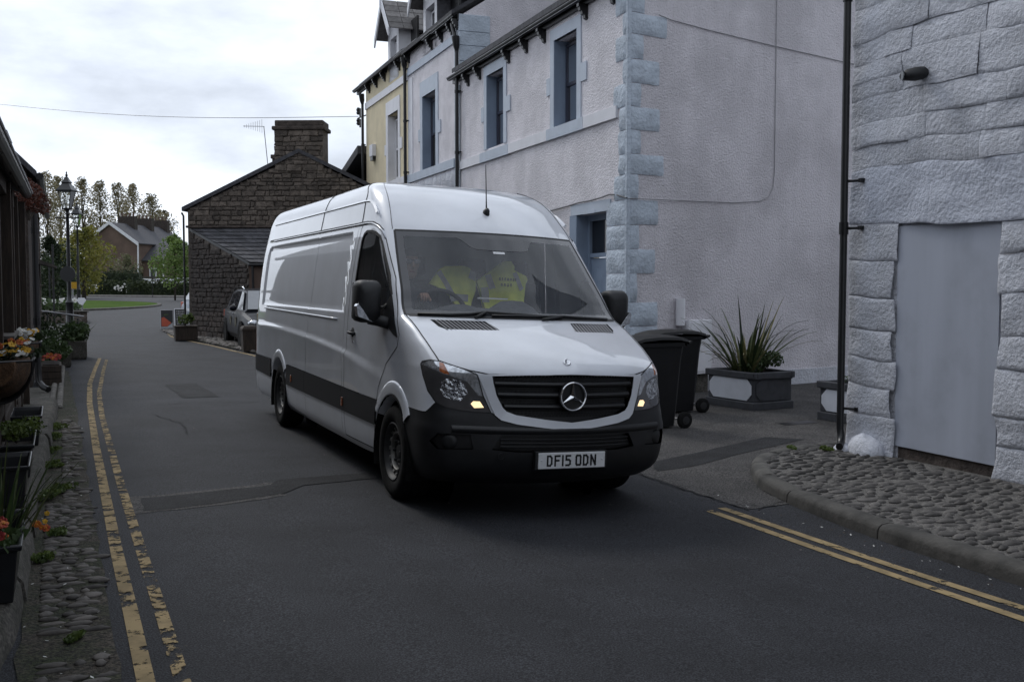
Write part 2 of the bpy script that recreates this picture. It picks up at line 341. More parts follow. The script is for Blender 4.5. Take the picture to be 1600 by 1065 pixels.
# double yellow lines
strip('yellow_line', [(.285, -1), (.28, 5.2), (.275, 6.4), (.28, 8.1), (.29, 10.7), (.33, 14.7), (.41, 17.8), (.6, 21.5), (.78, 24.5)], .07, .005, M['line'], 'inner yellow line along the cobbled verge')
strip('yellow_line', [(.42, -1), (.415, 5.2), (.41, 6.44), (.41, 8.8), (.43, 13.2), (.49, 16), (.71, 20.6), (.9, 24)], .062, .005, M['line_worn'], 'worn outer yellow line on the left of the lane')
strip('yellow_line', [(4.42, 6.4), (4.41, 5.0), (4.44, 3.7), (4.46, -1)], .075, .005, M['line_good'], 'outer yellow line by the pebbled pavement')
strip('yellow_line', [(4.57, 6.45), (4.57, 4.7), (4.61, 3.7), (4.63, -1)], .075, .005, M['line_good'], 'inner yellow line nearest the curved kerb')
strip('yellow_line', [(3.62, 38.0), (3.25, 35.5), (3.15, 33.2), (3.35, 31.0), (3.65, 28.5), (3.86, 26.0), (4.1, 23.5)], .1, .005, M['line'], 'yellow line round the far cobbled corner')
# left verge
sheet('verge', jag([(-.2, -1), (-.2, 21), (.12, 21), (.16, 14.5), (.17, 10), (.19, 6), (.19, -1)], .25, .015), .006, M['dirt'], 'dirt and gravel verge beside the lane', .3)
def cob_proto(name, m, seed, n=8, k=4):
    mb = MB(); mb.blob((0, 0, 0), (.5, .5, .5), seed, .1, n, k); return mb.build(name, m, smooth=True)
verge = bpy.data.objects['verge']
protos = [cob_proto('sett', M['cobble_left'], s, 8, 5) for s in range(5)]
cnt = 0; t = 3.7; first = set()
def place_stone(pr, i, parent, p, d, rz, tilt=0):
    M4 = Matrix.Translation(p) @ Matrix.Rotation(rz, 4, 'Z') @ Matrix.Rotation(tilt, 4, 'X') @ Matrix.Diagonal((*d, 1))
    if i not in first: first.add(i); o = pr[i]; adopt(o, parent); o.matrix_basis = M4
    else: o = inst(pr[i], parent, M4)
    return o
while t < 13 and cnt < 285:
    bare = (4.62 < t < 4.98) or (rnd.random() < (.03 if t < 8 else .22))
    if not bare:
        x = -.13 if t < 8 else -.02
        while x < .10:
            ln = rnd.choice((rnd.uniform(.045, .08), rnd.uniform(.09, .16), rnd.uniform(.06, .11)))
            if rnd.random() < .82:
                th = rnd.uniform(.03, .052) if ln > .09 else rnd.uniform(.045, .08)
                place_stone(protos, rnd.randrange(5), verge, WG(x+ln/2, t+rnd.uniform(-.015, .015), .006+rnd.uniform(-.006, .006)), (ln, th, .030), YAW+rnd.uniform(-.1, .22)); cnt += 1
            x += ln+rnd.uniform(.006, .03)
    t += rnd.uniform(.045, .07)
# stone ledge on the left
def ledge_h(l, t): return gz(l, t)+.15
mb = MB(); segs = [-1, 3, 4.4, 5.6, 7.0, 8.2, 9.6, 10.8, 12.1, 13.3, 14.2]
lg = thing('stone_ledge', 'low worn stone ledge carrying the trough planters', 'ledge', W(-.5, 8, 0))
fe_ = None
def edge_l(t):
    tb = [(-2, -.40), (3.5, -.33), (4.95, -.232), (5.3, -.204), (5.9, -.182), (8, -.172), (10.8, -.116), (14.1, -.05), (20, 0.0)]
    for (a, b), (c, d) in zip(tb[:-1], tb[1:]):
        if a <= t <= c: return b+(d-b)*(t-a)/(c-a)
    return -.4
for i in range(len(segs)-1):
    a, b = segs[i]+.006, segs[i+1]-.006
    m2 = MB(); rings = []
    for k in range(5):
        t = a+(b-a)*k/4; e = edge_l(t)+rnd.uniform(-.012, .012); h = gz(e, t)
        rings.append([W(-.85, t, h-.05), W(e+.01, t, h-.05), W(e-.01, t, h+.10), W(e-.04, t, h+.145+rnd.uniform(-.008, .006)), W(e-.2, t, h+.15), W(-.85, t, h+.15)])
    m2.ring(rings); m2.build('coping_stone', M['concrete'], lg, smooth=40)
M['pave_bed'] = mat('pave_bed', (.115, .108, .10), .95, .3, 9, .8, 90, .01, speck=(90, .5))
# kerb of the right pavement
kc = [(9.3, 8.1), (8.2, 8.46), (6.95, 8.36), (6.4, 8.2), (6.05, 8.0), (5.75, 7.68), (5.5, 7.3), (5.3, 6.9), (5.17, 6.4), (5.08, 5.9), (5.0, 5.4), (4.97, 4.9), (4.96, 4.2), (4.97, 3.2), (4.98, -2)]
def resample(pts, step):
    r = []; 
    for i in range(len(pts)-1):
        a, b = Vector(pts[i]), Vector(pts[i+1]); k = max(1, round((b-a).length/step))
        r += [a.lerp(b, j/k) for j in range(k)]
    return r+[Vector(pts[-1])]
kp = resample(kc, .06)
pav_poly = []
for i, p in enumerate(kp):
    d = (kp[min(i+3, len(kp)-1)]-kp[max(0, i-3)]).normalized(); q = Vector((-d.y, d.x)); pav_poly.append((p+q*.15))
PAV = lambda l, t: gz(l, t)+.088
pav = sheet('pavement', [(p.x, p.y) for p in pav_poly[::3]]+[(9.3, -2), (9.3, 7.9)], 0, M['pave_bed'], 'pebbled pavement bed outside the white stone building', .5, PAV)
kg = thing('kerb', 'curved kerb of worn sandstone blocks round the pebbled pavement', 'kerb', WG(5, 5)); tag(kg, kind='structure')
i = 0; joints = []
cum = [0]
for j in range(1, len(kp)): cum.append(cum[-1]+(kp[j]-kp[j-1]).length)
start = 0; lens = [1.1, 1.15, .75, .62, .6, .7, 1.15, 1.35, 1.1, 1.25, 1.1, 1.2, 1.1, 1.2, 1.2]
li = 0
while start < len(kp)-2 and li < len(lens):
    e = start
    while e < len(kp)-1 and cum[e]-cum[start] < lens[li]: e += 1
    m2 = MB(); rings = []
    idx = list(range(start, e+1, 3)); idx = idx if idx[-1] == e else idx+[e]
    for q_, j in enumerate(idx):
        p = kp[j]; d = (kp[min(j+2, len(kp)-1)]-kp[max(0, j-2)]).normalized(); q = Vector((-d.y, d.x))
        if q_ == 0: p = p+d*.006
        if q_ == len(idx)-1: p = p-d*.006
        edge = .02 if q_ in (0, len(idx)-1) else 0
        h = gz(p.x, p.y); wob = rnd.uniform(-.006, .006)
        prof = [(0, -.05), (.002+edge*.3, .06), (.012+edge*.4, .088-edge*.4), (.04, .107-edge*.6), (.10, .112-edge*.6+wob), (.145, .106-edge*.5), (.16, .09-edge*.3), (.16, -.05)]
        rings.append([W(p.x+q.x*(a+wob*.6), p.y+q.y*(a+wob*.6), h+z) for a, z in prof])
    m2.ring(rings); m2.build('kerb_stone', M['kerb'], kg, smooth=50); start = e; li += 1
# pebbles set in the right pavement
protos2 = [cob_proto('pebble', M['cobble'], 20+s, 8, 4) for s in range(6)]
def inside(poly, x, y):
    c = False; n = len(poly)
    for i in range(n):
        a, b = poly[i], poly[(i+1) % n]
        if (a[1] > y) != (b[1] > y) and x < (b[0]-a[0])*(y-a[1])/(b[1]-a[1])+a[0]: c = not c
    return c
pp = [(p.x, p.y) for p in pav_poly[::2]]+[(7.12, -2), (7.12, 7.6), (6.75, 7.9)]
cand = []; tries = 0; cell = {}
rp = random.Random(3)
while tries < 60000 and len(cand) < 1100:
    tries += 1; l = rp.uniform(5.0, 7.15); t = rp.uniform(2.6, 8.3)
    if not inside(pp, l, t): continue
    a = rp.uniform(.05, .092); b = a*rp.uniform(.45, .65); ok = True
    ci, cj = int(l/.2), int(t/.2)
    for x in (-1, 0, 1):
        for y in (-1, 0, 1):
            for (l2, t2, a2, b2) in cell.get((ci+x, cj+y), ()):
                if ((l-l2)/((a+a2)*1.02))**2+((t-t2)/((b+b2)*1.06))**2 < 1: ok = False; break
            if not ok: break
        if not ok: break
    if ok: cell.setdefault((ci, cj), []).append((l, t, a, b)); cand.append((l, t, a, b))
def vis(q):
    P = W(q[0], q[1]); return abs(P.x/P.y) < .53 and P.y > 2.9
cand = [q for q in cand if vis(q)]; cand.sort(key=lambda q: W(q[0], q[1]).y)
first.clear(); rest = MB()
for k, (l, t, a, b) in enumerate(cand):
    z = PAV(l, t)+rnd.uniform(-.006, .006); rz = YAW+rnd.uniform(-.35, .35)
    if k < 290: place_stone(protos2, rnd.randrange(6), pav, W(l, t, z), (2*a, 2*b, .040), rz)
    else: rest.blob(W(l, t, z), (a, b, .020), k, .1, 7, 4, Matrix.Rotation(rz, 3, 'Z'))
if rest.v: tag(rest.build('pebbles', M['cobble'], pav, smooth=True), kind='stuff')
# cracks and stray bits on the tarmac
def crack(pts, w0, label):
    mb = MB(); P = resample(pts, .07); vs = []
    for i, p in enumerate(P):
        d = (P[min(i+1, len(P)-1)]-P[max(0, i-1)]).normalized(); q = Vector((d.y, -d.x)); o = rnd.uniform(-.02, .02); h = w0*rnd.uniform(.2, 1)
        for s_ in (-1, 1): vs.append(WG(p.x+q.x*(o+h*s_), p.y+q.y*(o+h*s_), .0075))
    mb.add(vs, [(2*i, 2*i+1, 2*i+3, 2*i+2) for i in range(len(P)-1)]); tag(mb.build('tarmac_crack', M['asphalt_patch']), label, kind='structure')
crack([(4.72, 6.3), (4.7, 7.5), (4.85, 9), (4.75, 12)], .012, 'dark joint where the lane meets the yard'); crack([(4.8, 6.3), (5.2, 6.5), (5.3, 6.9)], .008, 'crack at the tip of the kerb')
crack([(1.1, 14.2), (1.7, 14.4), (2.3, 14.3), (3.3, 14.6)], .012, 'crack running across the lane'); crack([(1.0, 13.2), (1.25, 12.2), (1.2, 11.3)], .01, 'short crack in the left of the lane')
mb = MB(); rg = random.Random(15)
for k in range(60):
    l, t = rg.uniform(.6, 4.7), rg.uniform(3.6, 13); p = WG(l, t, .006); r_ = rg.uniform(.006, .014); a = rg.uniform(0, 6.3); e1 = Vector((math.cos(a), math.sin(a), 0))*r_; e2 = Vector((-math.sin(a), math.cos(a), .3))*r_*.5
    mb.add([p-e1, p+e2, p+e1, p-e2], [(0, 1, 2, 3)])
tag(mb.build('road_specks', M['cobble_left']), 'small pale specks of grit on the tarmac', kind='stuff')
# fallen leaves and grit
mb = MB(); rg = random.Random(5)
for k in range(420):
    s_ = rg.random()
    if s_ < .7: l, t = rg.gauss(.0, .14), rg.uniform(3.8, 14)
    else: l, t = 4.9+rg.uniform(-.2, .02), rg.uniform(3.3, 6.8)
    p = WG(l, t, .014+rg.random()*.01); r_ = rg.uniform(.004, .014); a = rg.uniform(0, 6.3)
    e1 = Vector((math.cos(a), math.sin(a), rg.uniform(-.3, .3)))*r_; e2 = Vector((-math.sin(a), math.cos(a), rg.uniform(-.3, .3)))*r_*.5
    mb.mi = 0 if rg.random() < .75 else 1
    mb.add([p-e1, p+e2, p+e1, p-e2], [(0, 1, 2, 3)])
tag(mb.build('leaf_litter', [M['wood_dark'], M['petal_white']]), 'dry leaf litter and specks along the gutters', kind='stuff')
# ------------------------------------------------------------------ terrace on the right
CX = Vector((1.754, 15.688, 0)); fy = .363
fd = Vector((-math.sin(fy), math.cos(fy), 0)); fin = Vector((fd.y, -fd.x, 0))
def FP(a, z, dep=0.): return CX+fd*a+fin*dep+Vector((0, 0, z))     # facade frame: a to the left along the street, dep into the wall
gd = Vector((.8377, .5461, 0)); gin = Vector((-.5461, .8377, 0))
def GP(a, z, dep=0.): return CX+gd*a+gin*dep+Vector((0, 0, z))     # gable frame
def slab(mb, fn, a0, a1, z0, z1, d0, d1):
    mb.hexa([fn(a0, z0, d0), fn(a1, z0, d0), fn(a1, z0, d1), fn(a0, z0, d1), fn(a0, z1, d0), fn(a1, z1, d0), fn(a1, z1, d1), fn(a0, z1, d1)])
def wall_holes(mb, fn, a0, a1, z0, z1, holes, dep=.3):
    A = sorted({a0, a1}|{h[0] for h in holes}|{h[1] for h in holes}); Zs = sorted({z0, z1}|{h[2] for h in holes}|{h[3] for h in holes})
    for i in range(len(A)-1):
        for j in range(len(Zs)-1):
            ca, cz = (A[i]+A[i+1])/2, (Zs[j]+Zs[j+1])/2
            if any(h[0] < ca < h[1] and h[2] < cz < h[3] for h in holes): continue
            mb.add([fn(A[i], Zs[j], 0), fn(A[i+1], Zs[j], 0), fn(A[i+1], Zs[j+1], 0), fn(A[i], Zs[j+1], 0)], [(0, 1, 2, 3)])
    for h in holes:
        c = [(h[0], h[2]), (h[1], h[2]), (h[1], h[3]), (h[0], h[3])]
        for k in range(4):
            p, q = c[k], c[(k+1) % 4]
            mb.add([fn(*p, 0), fn(*q, 0), fn(*q, dep), fn(*p, dep)], [(0, 1, 2, 3)])
from mathutils import noise as mn
def rock_face(mb, fn, a0, a1, z0, z1, proud, seed=0, na=5, nz=3, amp=.02, back=.03):
    """rock-faced block standing proud of a wall; fn(a,z,dep) with dep<0 outwards"""
    vs = []; fs = []
    for j in range(nz+1):
        for i in range(na+1):
            a = a0+(a1-a0)*i/na; z = z0+(z1-z0)*j/nz
            ed = i in (0, na) or j in (0, nz); cn = (i in (0, na)) and (j in (0, nz))
            d = -proud+(.012 if ed else -abs(mn.noise(Vector((a*5+seed, z*5, seed))))*amp*1.6)+(.01 if cn else 0)
            if ed: a += mn.noise(Vector((z*7, seed, a*3)))*.012; z += mn.noise(Vector((a*7, seed+9, z*3)))*.012
            vs.append(fn(a, z, d))
    n = na+1
    for j in range(nz):
        for i in range(na): fs.append((j*n+i, j*n+i+1, (j+1)*n+i+1, (j+1)*n+i))
    b = len(vs); loop = [i for i in range(n)]+[k*n+na for k in range(1, nz+1)]+[nz*n+i for i in range(na-1, -1, -1)]+[k*n for k in range(nz-1, 0, -1)]
    def bk(k):
        j, i = divmod(k, n); return fn(a0+(a1-a0)*i/na, z0+(z1-z0)*j/nz, back)
    vs += [bk(k) for k in loop]
    for k in range(len(loop)): fs.append((loop[k], b+k, b+(k+1) % len(loop), loop[(k+1) % len(loop)]))
    mb.add(vs, fs)
def sash(parent, fn, a0, a1, z0, z1, dep, frame, mid=None, curtain=True, fw=.055):
    m = MB(); zm = mid if mid else (z0+z1)/2
    for (x0, x1, y0, y1, dd) in ((a0, a0+fw, z0, z1, 0), (a1-fw, a1, z0, z1, 0), (a0+fw, a1-fw, z0, z0+fw*1.3, .002), (a0+fw, a1-fw, z1-fw, z1, .002), (a0+fw, a1-fw, zm-.03, zm+.03, .004)):
        slab(m, fn, x0, x1, y0, y1, dep+dd, dep+.06)
    w_ = m.build('window', frame, parent, bevel=.004)
    g = MB()
    g.add([fn(a0+fw, z0+fw, dep+.035), fn(a1-fw, z0+fw, dep+.035), fn(a1-fw, zm-.02, dep+.035), fn(a0+fw, zm-.02, dep+.035)], [(0, 1, 2, 3)])
    g.build('pane', M['win_glass'], w_)
    g = MB(); g.add([fn(a0+fw, zm+.02, dep+.02), fn(a1-fw, zm+.02, dep+.02), fn(a1-fw, z1-fw, dep+.02), fn(a0+fw, z1-fw, dep+.02)], [(0, 1, 2, 3)]); g.build('pane', M['win_glass'], w_)
    if curtain:
        for s_ in (0, 1):
            c = MB(); n = 10; wd_ = (a1-a0)*.3; x0 = a0+.03 if s_ == 0 else a1-.03-wd_
            vs = []
            for i in range(n+1):
                for z in (z0, z1): vs.append(fn(x0+wd_*i/n, z, dep+.10+.02*math.sin(i*2.1)))
            c.add(vs, [(2*i, 2*i+2, 2*i+3, 2*i+1) for i in range(n)]); c.build('curtain', M['curtain'], w_)
    b = MB(); slab(b, fn, a0-.9, a1+.9, z0-.4, z1+.4, dep+.2, dep+.25); b.build('dark_backing', M['black_paint'], w_)  # black sheet stands in for the unlit interior behind the panes
    return w_
M['win_glass'] = glass('win_glass', (.6, .63, .65), .05, .02)
def gutter(parent, a0, a1, z, dep=-.13, n=10):
    m = MB(); rings = []
    for a in (a0, a1):
        rg = []
        for k in range(n+1):
            t = math.pi*k/n; rg.append(FP(a, z-.062*math.sin(t), dep-.065*math.cos(t)))
        for k in range(n, -1, -1):
            t = math.pi*k/n; rg.append(FP(a, z-.055*math.sin(t), dep-.058*math.cos(t)))
        rings.append(rg)
    m.ring(rings)
    for q in (.02, -.02): pass
    g = m.build('gutter', M['gutter_black'], parent)
    m = MB(); m.tube([FP(a0, z+.004, dep-.066), FP(a1, z+.004, dep-.066)], .008, 6); m.tube([FP(a0, z-.05, dep-.045), FP(a1, z-.05, dep-.045)], .006, 6)
    m.build('gutter_bright_line', M['gutter_bright_line'], g)
    m = MB(); slab(m, FP, a0, a1, z-.12, z+.03, dep+.075, .02); m.build('fascia', M['black_paint'], parent)
M['gutter_black'] = mat('gutter_black', (.007, .007, .008), .45, .2, 8, spec=.25)
M['gutter_bright_line'] = mat('gutter_bright_line', (.30, .30, .31), .25, .2, 8)  # pale strips stand for the highlights along the black gutter
def bracket(parent, a, z):
    m = MB()
    prof = [(0, 0), (-.17, 0), (-.17, -.05), (-.15, -.06), (-.14, -.11), (-.11, -.12), (-.10, -.17), (-.06, -.18), (-.05, -.23), (0, -.25)]
    m.prism(prof, lambda d, zz, s_: FP(a+s_, z+zz, d), -.04, .04); return m.build('bracket', M['black_paint'], parent)
def downpipe(parent, a, z0, z1, head=True, dep=-.09):
    m = MB(); m.tube([FP(a, z0, dep), FP(a, z1, dep)], .042, 10)
    if head: m.tube([FP(a, z1-.02, dep), FP(a, z1+.1, dep-.01), FP(a, z1+.3, dep-.03)], [.042, .075, .09], 10)
    for z in frange(z0+.6, z1, 1.35):
        m.tube([FP(a, z, dep), FP(a, z+.07, dep)], .052, 10); m.box(FP(a-.06, z+.035, dep/2), (.14, .04, .03), math.atan2(fd.y, fd.x))
    return m.build('downpipe', M['black_paint'], parent, smooth=40)
def opening_trim(parent, fn, a0, a1, z0, z1, m_, jw=.16, lint=.2, ears=True, proud=.02):
    m = MB(); slab(m, fn, a0-jw, a0, z0, z1, -proud, .05); slab(m, fn, a1, a1+jw, z0, z1, -proud, .05); m.build('jamb', m_, parent)
    m = MB(); slab(m, fn, a0-jw, a1+jw, z1, z1+lint, -proud-.003, .05); m.build('lintel', m_, parent)
    if ears:
        m = MB(); zc = (z0+z1)/2
        for x0, x1 in ((a0-jw-.22, a0-jw), (a1+jw, a1+jw+.16)): slab(m, fn, x0, x1, zc-.16, zc+.14, -proud-.004, .02)
        m.build('jamb_block', m_, parent)
# ---- end house with the pebbledashed gable
h1 = thing('end_house', 'white pebbledashed end house with pale blue quoin stones on its corner', 'house', FP(0, 0))
LOWEND = 8.2
m = MB(); holes = [(1.85, 2.83, 4.4, 5.9), (5.38, 6.4, 4.45, 5.95), (.72, 1.86, -.1, 2.8)]
wall_holes(m, FP, 0, LOWEND, -.3, 6.32, holes, .28); m.build('front_wall', M['pebbledash'], h1)
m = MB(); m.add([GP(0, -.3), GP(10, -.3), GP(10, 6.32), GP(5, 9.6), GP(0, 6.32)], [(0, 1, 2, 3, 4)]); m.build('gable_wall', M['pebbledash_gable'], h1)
m = MB(); slab(m, GP, .25, 10, -.3, .18, -.035, .02); m.build('plinth', M['white_stone'], h1)
m = MB(); m.hexa([FP(-.1, 6.33, -.2), FP(LOWEND, 6.33, -.2), FP(LOWEND, 9.4, 5.2), FP(-.1, 9.4, 5.2), FP(-.1, 6.43, -.2), FP(LOWEND, 6.43, -.2), FP(LOWEND, 9.5, 5.2), FP(-.1, 9.5, 5.2)]); m.build('roof', M['slate'], h1)
# quoins: (z0, z1, gable length, facade length)
Q = [(-.2, .2, .6, .71), (.2, .6, .2, .71), (.6, 1.0, .6, .71), (1.0, 1.37, .2, .71), (1.37, 1.81, .18, .71), (1.81, 2.18, .54, .71), (2.18, 2.55, .22, .71), (2.55, 2.93, .59, .71), (2.93, 3.31, .2, .44), (3.31, 3.62, .70, .28), (3.62, 3.98, .24, .30),
     (3.98, 4.33, .61, .28), (4.33, 4.68, .24, .48), (4.68, 5.04, .60, .16), (5.04, 5.41, .28, .42), (5.41, 5.73, .74, .17), (5.73, 6.15, .3, .42)]
Q[3] = (1.0, 1.37, .6, .71)
for k, (z0, z1, g_, f_) in enumerate(Q):
    m = MB(); rock_face(m, GP, -.004, g_, z0+.006, z1-.006, .025, k*3.1, 8, 5, .03)
    m.build('quoin_stone', M['blue_stone_shade'] if 'blue_stone_shade' in M else M['blue_stone'], h1, smooth=50)
    m = MB(); rock_face(m, FP, -.004, f_, z0+.006, z1-.006, .025, k*2.3+50, 7, 5, .03)
    m.build('quoin_stone', M['blue_stone'], h1, smooth=50)
m = MB(); slab(m, FP, -.04, .022, 0, 6.3, -.04, -.015); slab(m, GP, -.04, .018, 0, 6.3, -.041, -.015); m.build('corner_bead', M['blue_stone'], h1)
for (a0, a1, z0, z1) in holes[:2]:
    opening_trim(h1, FP, a0, a1, z0, z1, M['blue_paint'])
    m = MB()
    for s_ in (0, 1):
        x0, x1 = (a0-.003, a0+.02) if s_ == 0 else (a1-.02, a1+.003)
        slab(m, FP, x0, x1, z0, z1, -.018, .27)
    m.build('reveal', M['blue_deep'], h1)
    sash(h1, FP, a0+.02, a1-.02, z0+.03, z1-.06, .2, M['navy_frame'])
m = MB(); slab(m, FP, .34, LOWEND-.02, 4.2, 4.385, -.045, .02); m.build('sill_band', M['white_paint'], h1)
m = MB(); slab(m, FP, 5.05, 6.75, 4.195, 4.39, -.05, .02); slab(m, FP, 1.55, 3.1, 4.195, 4.39, -.05, .02); m.build('window_sill', M['blue_paint'], h1)
# door
m = MB(); slab(m, FP, .56, 2.07, 2.8, 2.98, -.024, .05); slab(m, FP, 1.1, 1.55, 2.795, 2.85, -.03, .05); m.build('lintel', M['blue_paint'], h1)
m = MB(); slab(m, FP, 1.86, 2.12, -.1, 2.8, -.02, .05); slab(m, FP, 1.84, 1.862, -.1, 2.8, -.019, .28); m.build('jamb', M['blue_deep'], h1)
dr = MB(); slab(dr, FP, .76, 1.82, -.1, 2.08, .24, .29); door = dr.build('door', M['blue_deep'], h1)
for (x0, x1, y0, y1) in ((.88, 1.22, 1.15, 1.9), (1.36, 1.7, 1.15, 1.9), (.88, 1.22, .2, 1.0), (1.36, 1.7, .2, 1.0)):
    m = MB(); rock_face(m, FP, x0, x1, y0, y1, -.225, 1, 4, 4, 0, .25); m.build('door_panel', M['blue_deep'], door)
m = MB(); slab(m, FP, .74, .80, -.1, 2.8, .2, .28); slab(m, FP, 1.78, 1.84, -.1, 2.8, .2, .28); slab(m, FP, .8, 1.78, 2.09, 2.16, .21, .28); slab(m, FP, .8, 1.78, 2.7, 2.8, .21, .28); m.build('door_frame', M['blue_deep'], h1)
m = MB(); m.add([FP(.8, 2.16, .25), FP(1.78, 2.16, .25), FP(1.78, 2.7, .25), FP(.8, 2.7, .25)], [(0, 1, 2, 3)]); m.build('fanlight', M['dark_glass'], h1)
m = MB(); m.lathe([(.02, 0), (.035, .03), (.03, .06), (.005, .07)], 10, FP(.9, 1.05, .2)); m.build('door_knob', M['chrome'], door)
gutter(h1, -.1, 8.62, 6.3)
for a in (7.58, 6.81, 5.08, 4.13, 3.26, 1.49, .49): bracket(h1, a, 6.2)
# gutter weeds
wd_ = MB(); rr = random.Random(11)
for k in range(900):
    a = rr.gauss(4.0, .9) if rr.random() < .75 else rr.uniform(2, 6); p = FP(a, 6.3, -.13+rr.uniform(-.05, .1)); h = rr.uniform(.03, .17)*math.exp(-((a-4.0)/1.6)**2)+.02
    q = p+Vector((rr.uniform(-.06, .06), rr.uniform(-.06, .06), h)); e = fd*rr.uniform(.006, .016)
    wd_.add([p-e, p+e, q], [(0, 1, 2)])
tag(wd_.build('gutter_weeds', M['leaf_dark']), 'mossy weeds growing out of the black gutter', kind='stuff')
# cable on the front and gable, service box
def cable(pts, r, name, label, m_=None):
    m = MB(); m.tube(pts, r, 5); o = m.build(name, m_ or M['black_paint']); tag(o, label, 'cable'); return o
cable([GP(-.04, 2.94, -.045), GP(1.0, 2.955, -.02), GP(2.2, 2.97, -.015), GP(2.8, 3.02, -.015), GP(3.02, 3.1, -.015), GP(3.12, 3.25, -.015), GP(3.15, 3.5, -.015), GP(3.15, 6.6, -.015)], .007, 'cable', 'thin grey cable looping across the white gable wall', M['metal_grey'])
cable([FP(-.045, 2.945, -.045), FP(.3, 3.02, -.04), FP(.55, 3.04, -.045), FP(.8, 3.02, -.04), FP(1.3, 3.0, -.03), FP(1.7, 3.0, -.035), FP(2.1, 2.98, -.025), FP(2.8, 2.95, -.03), FP(4, 2.93, -.02), FP(7, 2.95, -.02)], .012, 'cable', 'sagging black cable above the blue front door')
cable([GP(.55, 5.74, -.05), GP(.8, 5.71, -.02), GP(1.6, 5.66, -.015), GP(3, 5.60, -.015), GP(6, 5.5, -.015)], .007, 'cable', 'thin cable running high across the gable', M['metal_grey'])
sb = thing('service_box', 'white metal service box on the foot of the gable wall', 'utility box', GP(1.3, 0, 0))
m = MB(); slab(m, GP, 1.12, 1.62, .22, 1.08, -.16, .01); m.build('housing', M['white_paint'], sb, bevel=.01)
m = MB(); slab(m, GP, 1.16, 1.58, .26, 1.04, -.168, -.155); m.build('lid', M['white_paint'], sb, bevel=.004)
m = MB(); slab(m, GP, 1.14, 1.2, -.1, .22, -.14, -.02); slab(m, GP, 1.3, 1.6, -.1, .22, -.1, -.02); m.build('base', M['concrete'], sb)
m = MB(); m.tube([GP(1.02, 1.0, -.07), GP(1.02, 1.42, -.07)], .075, 14); m.build('duct', M['white_paint'], sb, smooth=40)
# ---- middle house
MA0, MA1 = LOWEND, 12.62
h2 = thing('middle_house', 'white middle house of the terrace with a slate-cheeked dormer', 'house', FP(10, 0))
m = MB(); holes = [(10.1, 11.27, 4.5, 6.33), (10.1, 10.95, 7.33, 7.9)]
wall_holes(m, FP, MA0+.003, MA1, -.3, 7.62, [holes[0]], .26); m.build('front_wall', M['pebbledash'], h2)
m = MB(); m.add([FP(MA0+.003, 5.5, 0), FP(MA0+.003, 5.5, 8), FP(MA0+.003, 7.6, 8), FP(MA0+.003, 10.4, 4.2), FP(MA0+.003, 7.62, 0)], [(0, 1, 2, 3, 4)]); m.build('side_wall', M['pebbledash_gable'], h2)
def MG(a, z, dep): return FP(MA0-dep*-1 if False else MA0+dep, z, a)
for z0, z1 in ((6.3, 6.62), (6.62, 6.97), (6.97, 7.28), (7.28, 7.66)):
    m = MB(); slab(m, MG, -.02, .7, z0+.004, z1-.004, -.03, .02); m.build('quoin_stone', M['blue_stone'], h2, bevel=.01)
    m = MB(); slab(m, FP, MA0-.02, MA0+.36, z0+.004, z1-.004, -.028, .02); m.build('quoin_stone', M['blue_paint'], h2)
m = MB(); slab(m, FP, MA0, MA0+.35, 3.3, 6.1, -.025, .02); m.build('pilaster', M['blue_stone'], h2)
m = MB(); slab(m, FP, MA1-.42, MA1, 4.5, 7.0, -.02, .02); m.build('pilaster', M['white_paint'], h2)
m = MB(); slab(m, MG, .7, 6.5, 6.9, 6.96, -.02, .02)
m.build('flashing', M['slate'], h2)
m = MB(); m.hexa([FP(MA0, 7.63, -.2), FP(MA1, 7.63, -.2), FP(MA1, 10.6, 4.4), FP(MA0, 10.6, 4.4), FP(MA0, 7.73, -.2), FP(MA1, 7.73, -.2), FP(MA1, 10.7, 4.4), FP(MA0, 10.7, 4.4)]); m.build('roof', M['slate'], h2)
a0, a1, z0, z1 = holes[0]
opening_trim(h2, FP, a0, a1, z0, z1, M['blue_paint'], .2, .38)
m = MB()
for x0, x1 in ((a0-.003, a0+.02), (a1-.02, a1+.003)): slab(m, FP, x0, x1, z0, z1, -.018, .25)
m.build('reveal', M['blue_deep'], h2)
sash(h2, FP, a0+.02, a1-.02, z0+.03, z1-.08, .2, M['navy_frame'])
m = MB(); slab(m, FP, MA0+.36, MA1-.003, 4.3, 4.5, -.05, .02); m.build('sill_band', M['blue_paint'], h2)
m = MB(); slab(m, FP, MA0+.36, MA1-.003, 7.1, 7.28, -.04, .02); m.build('cornice_band', M['blue_paint'], h2)
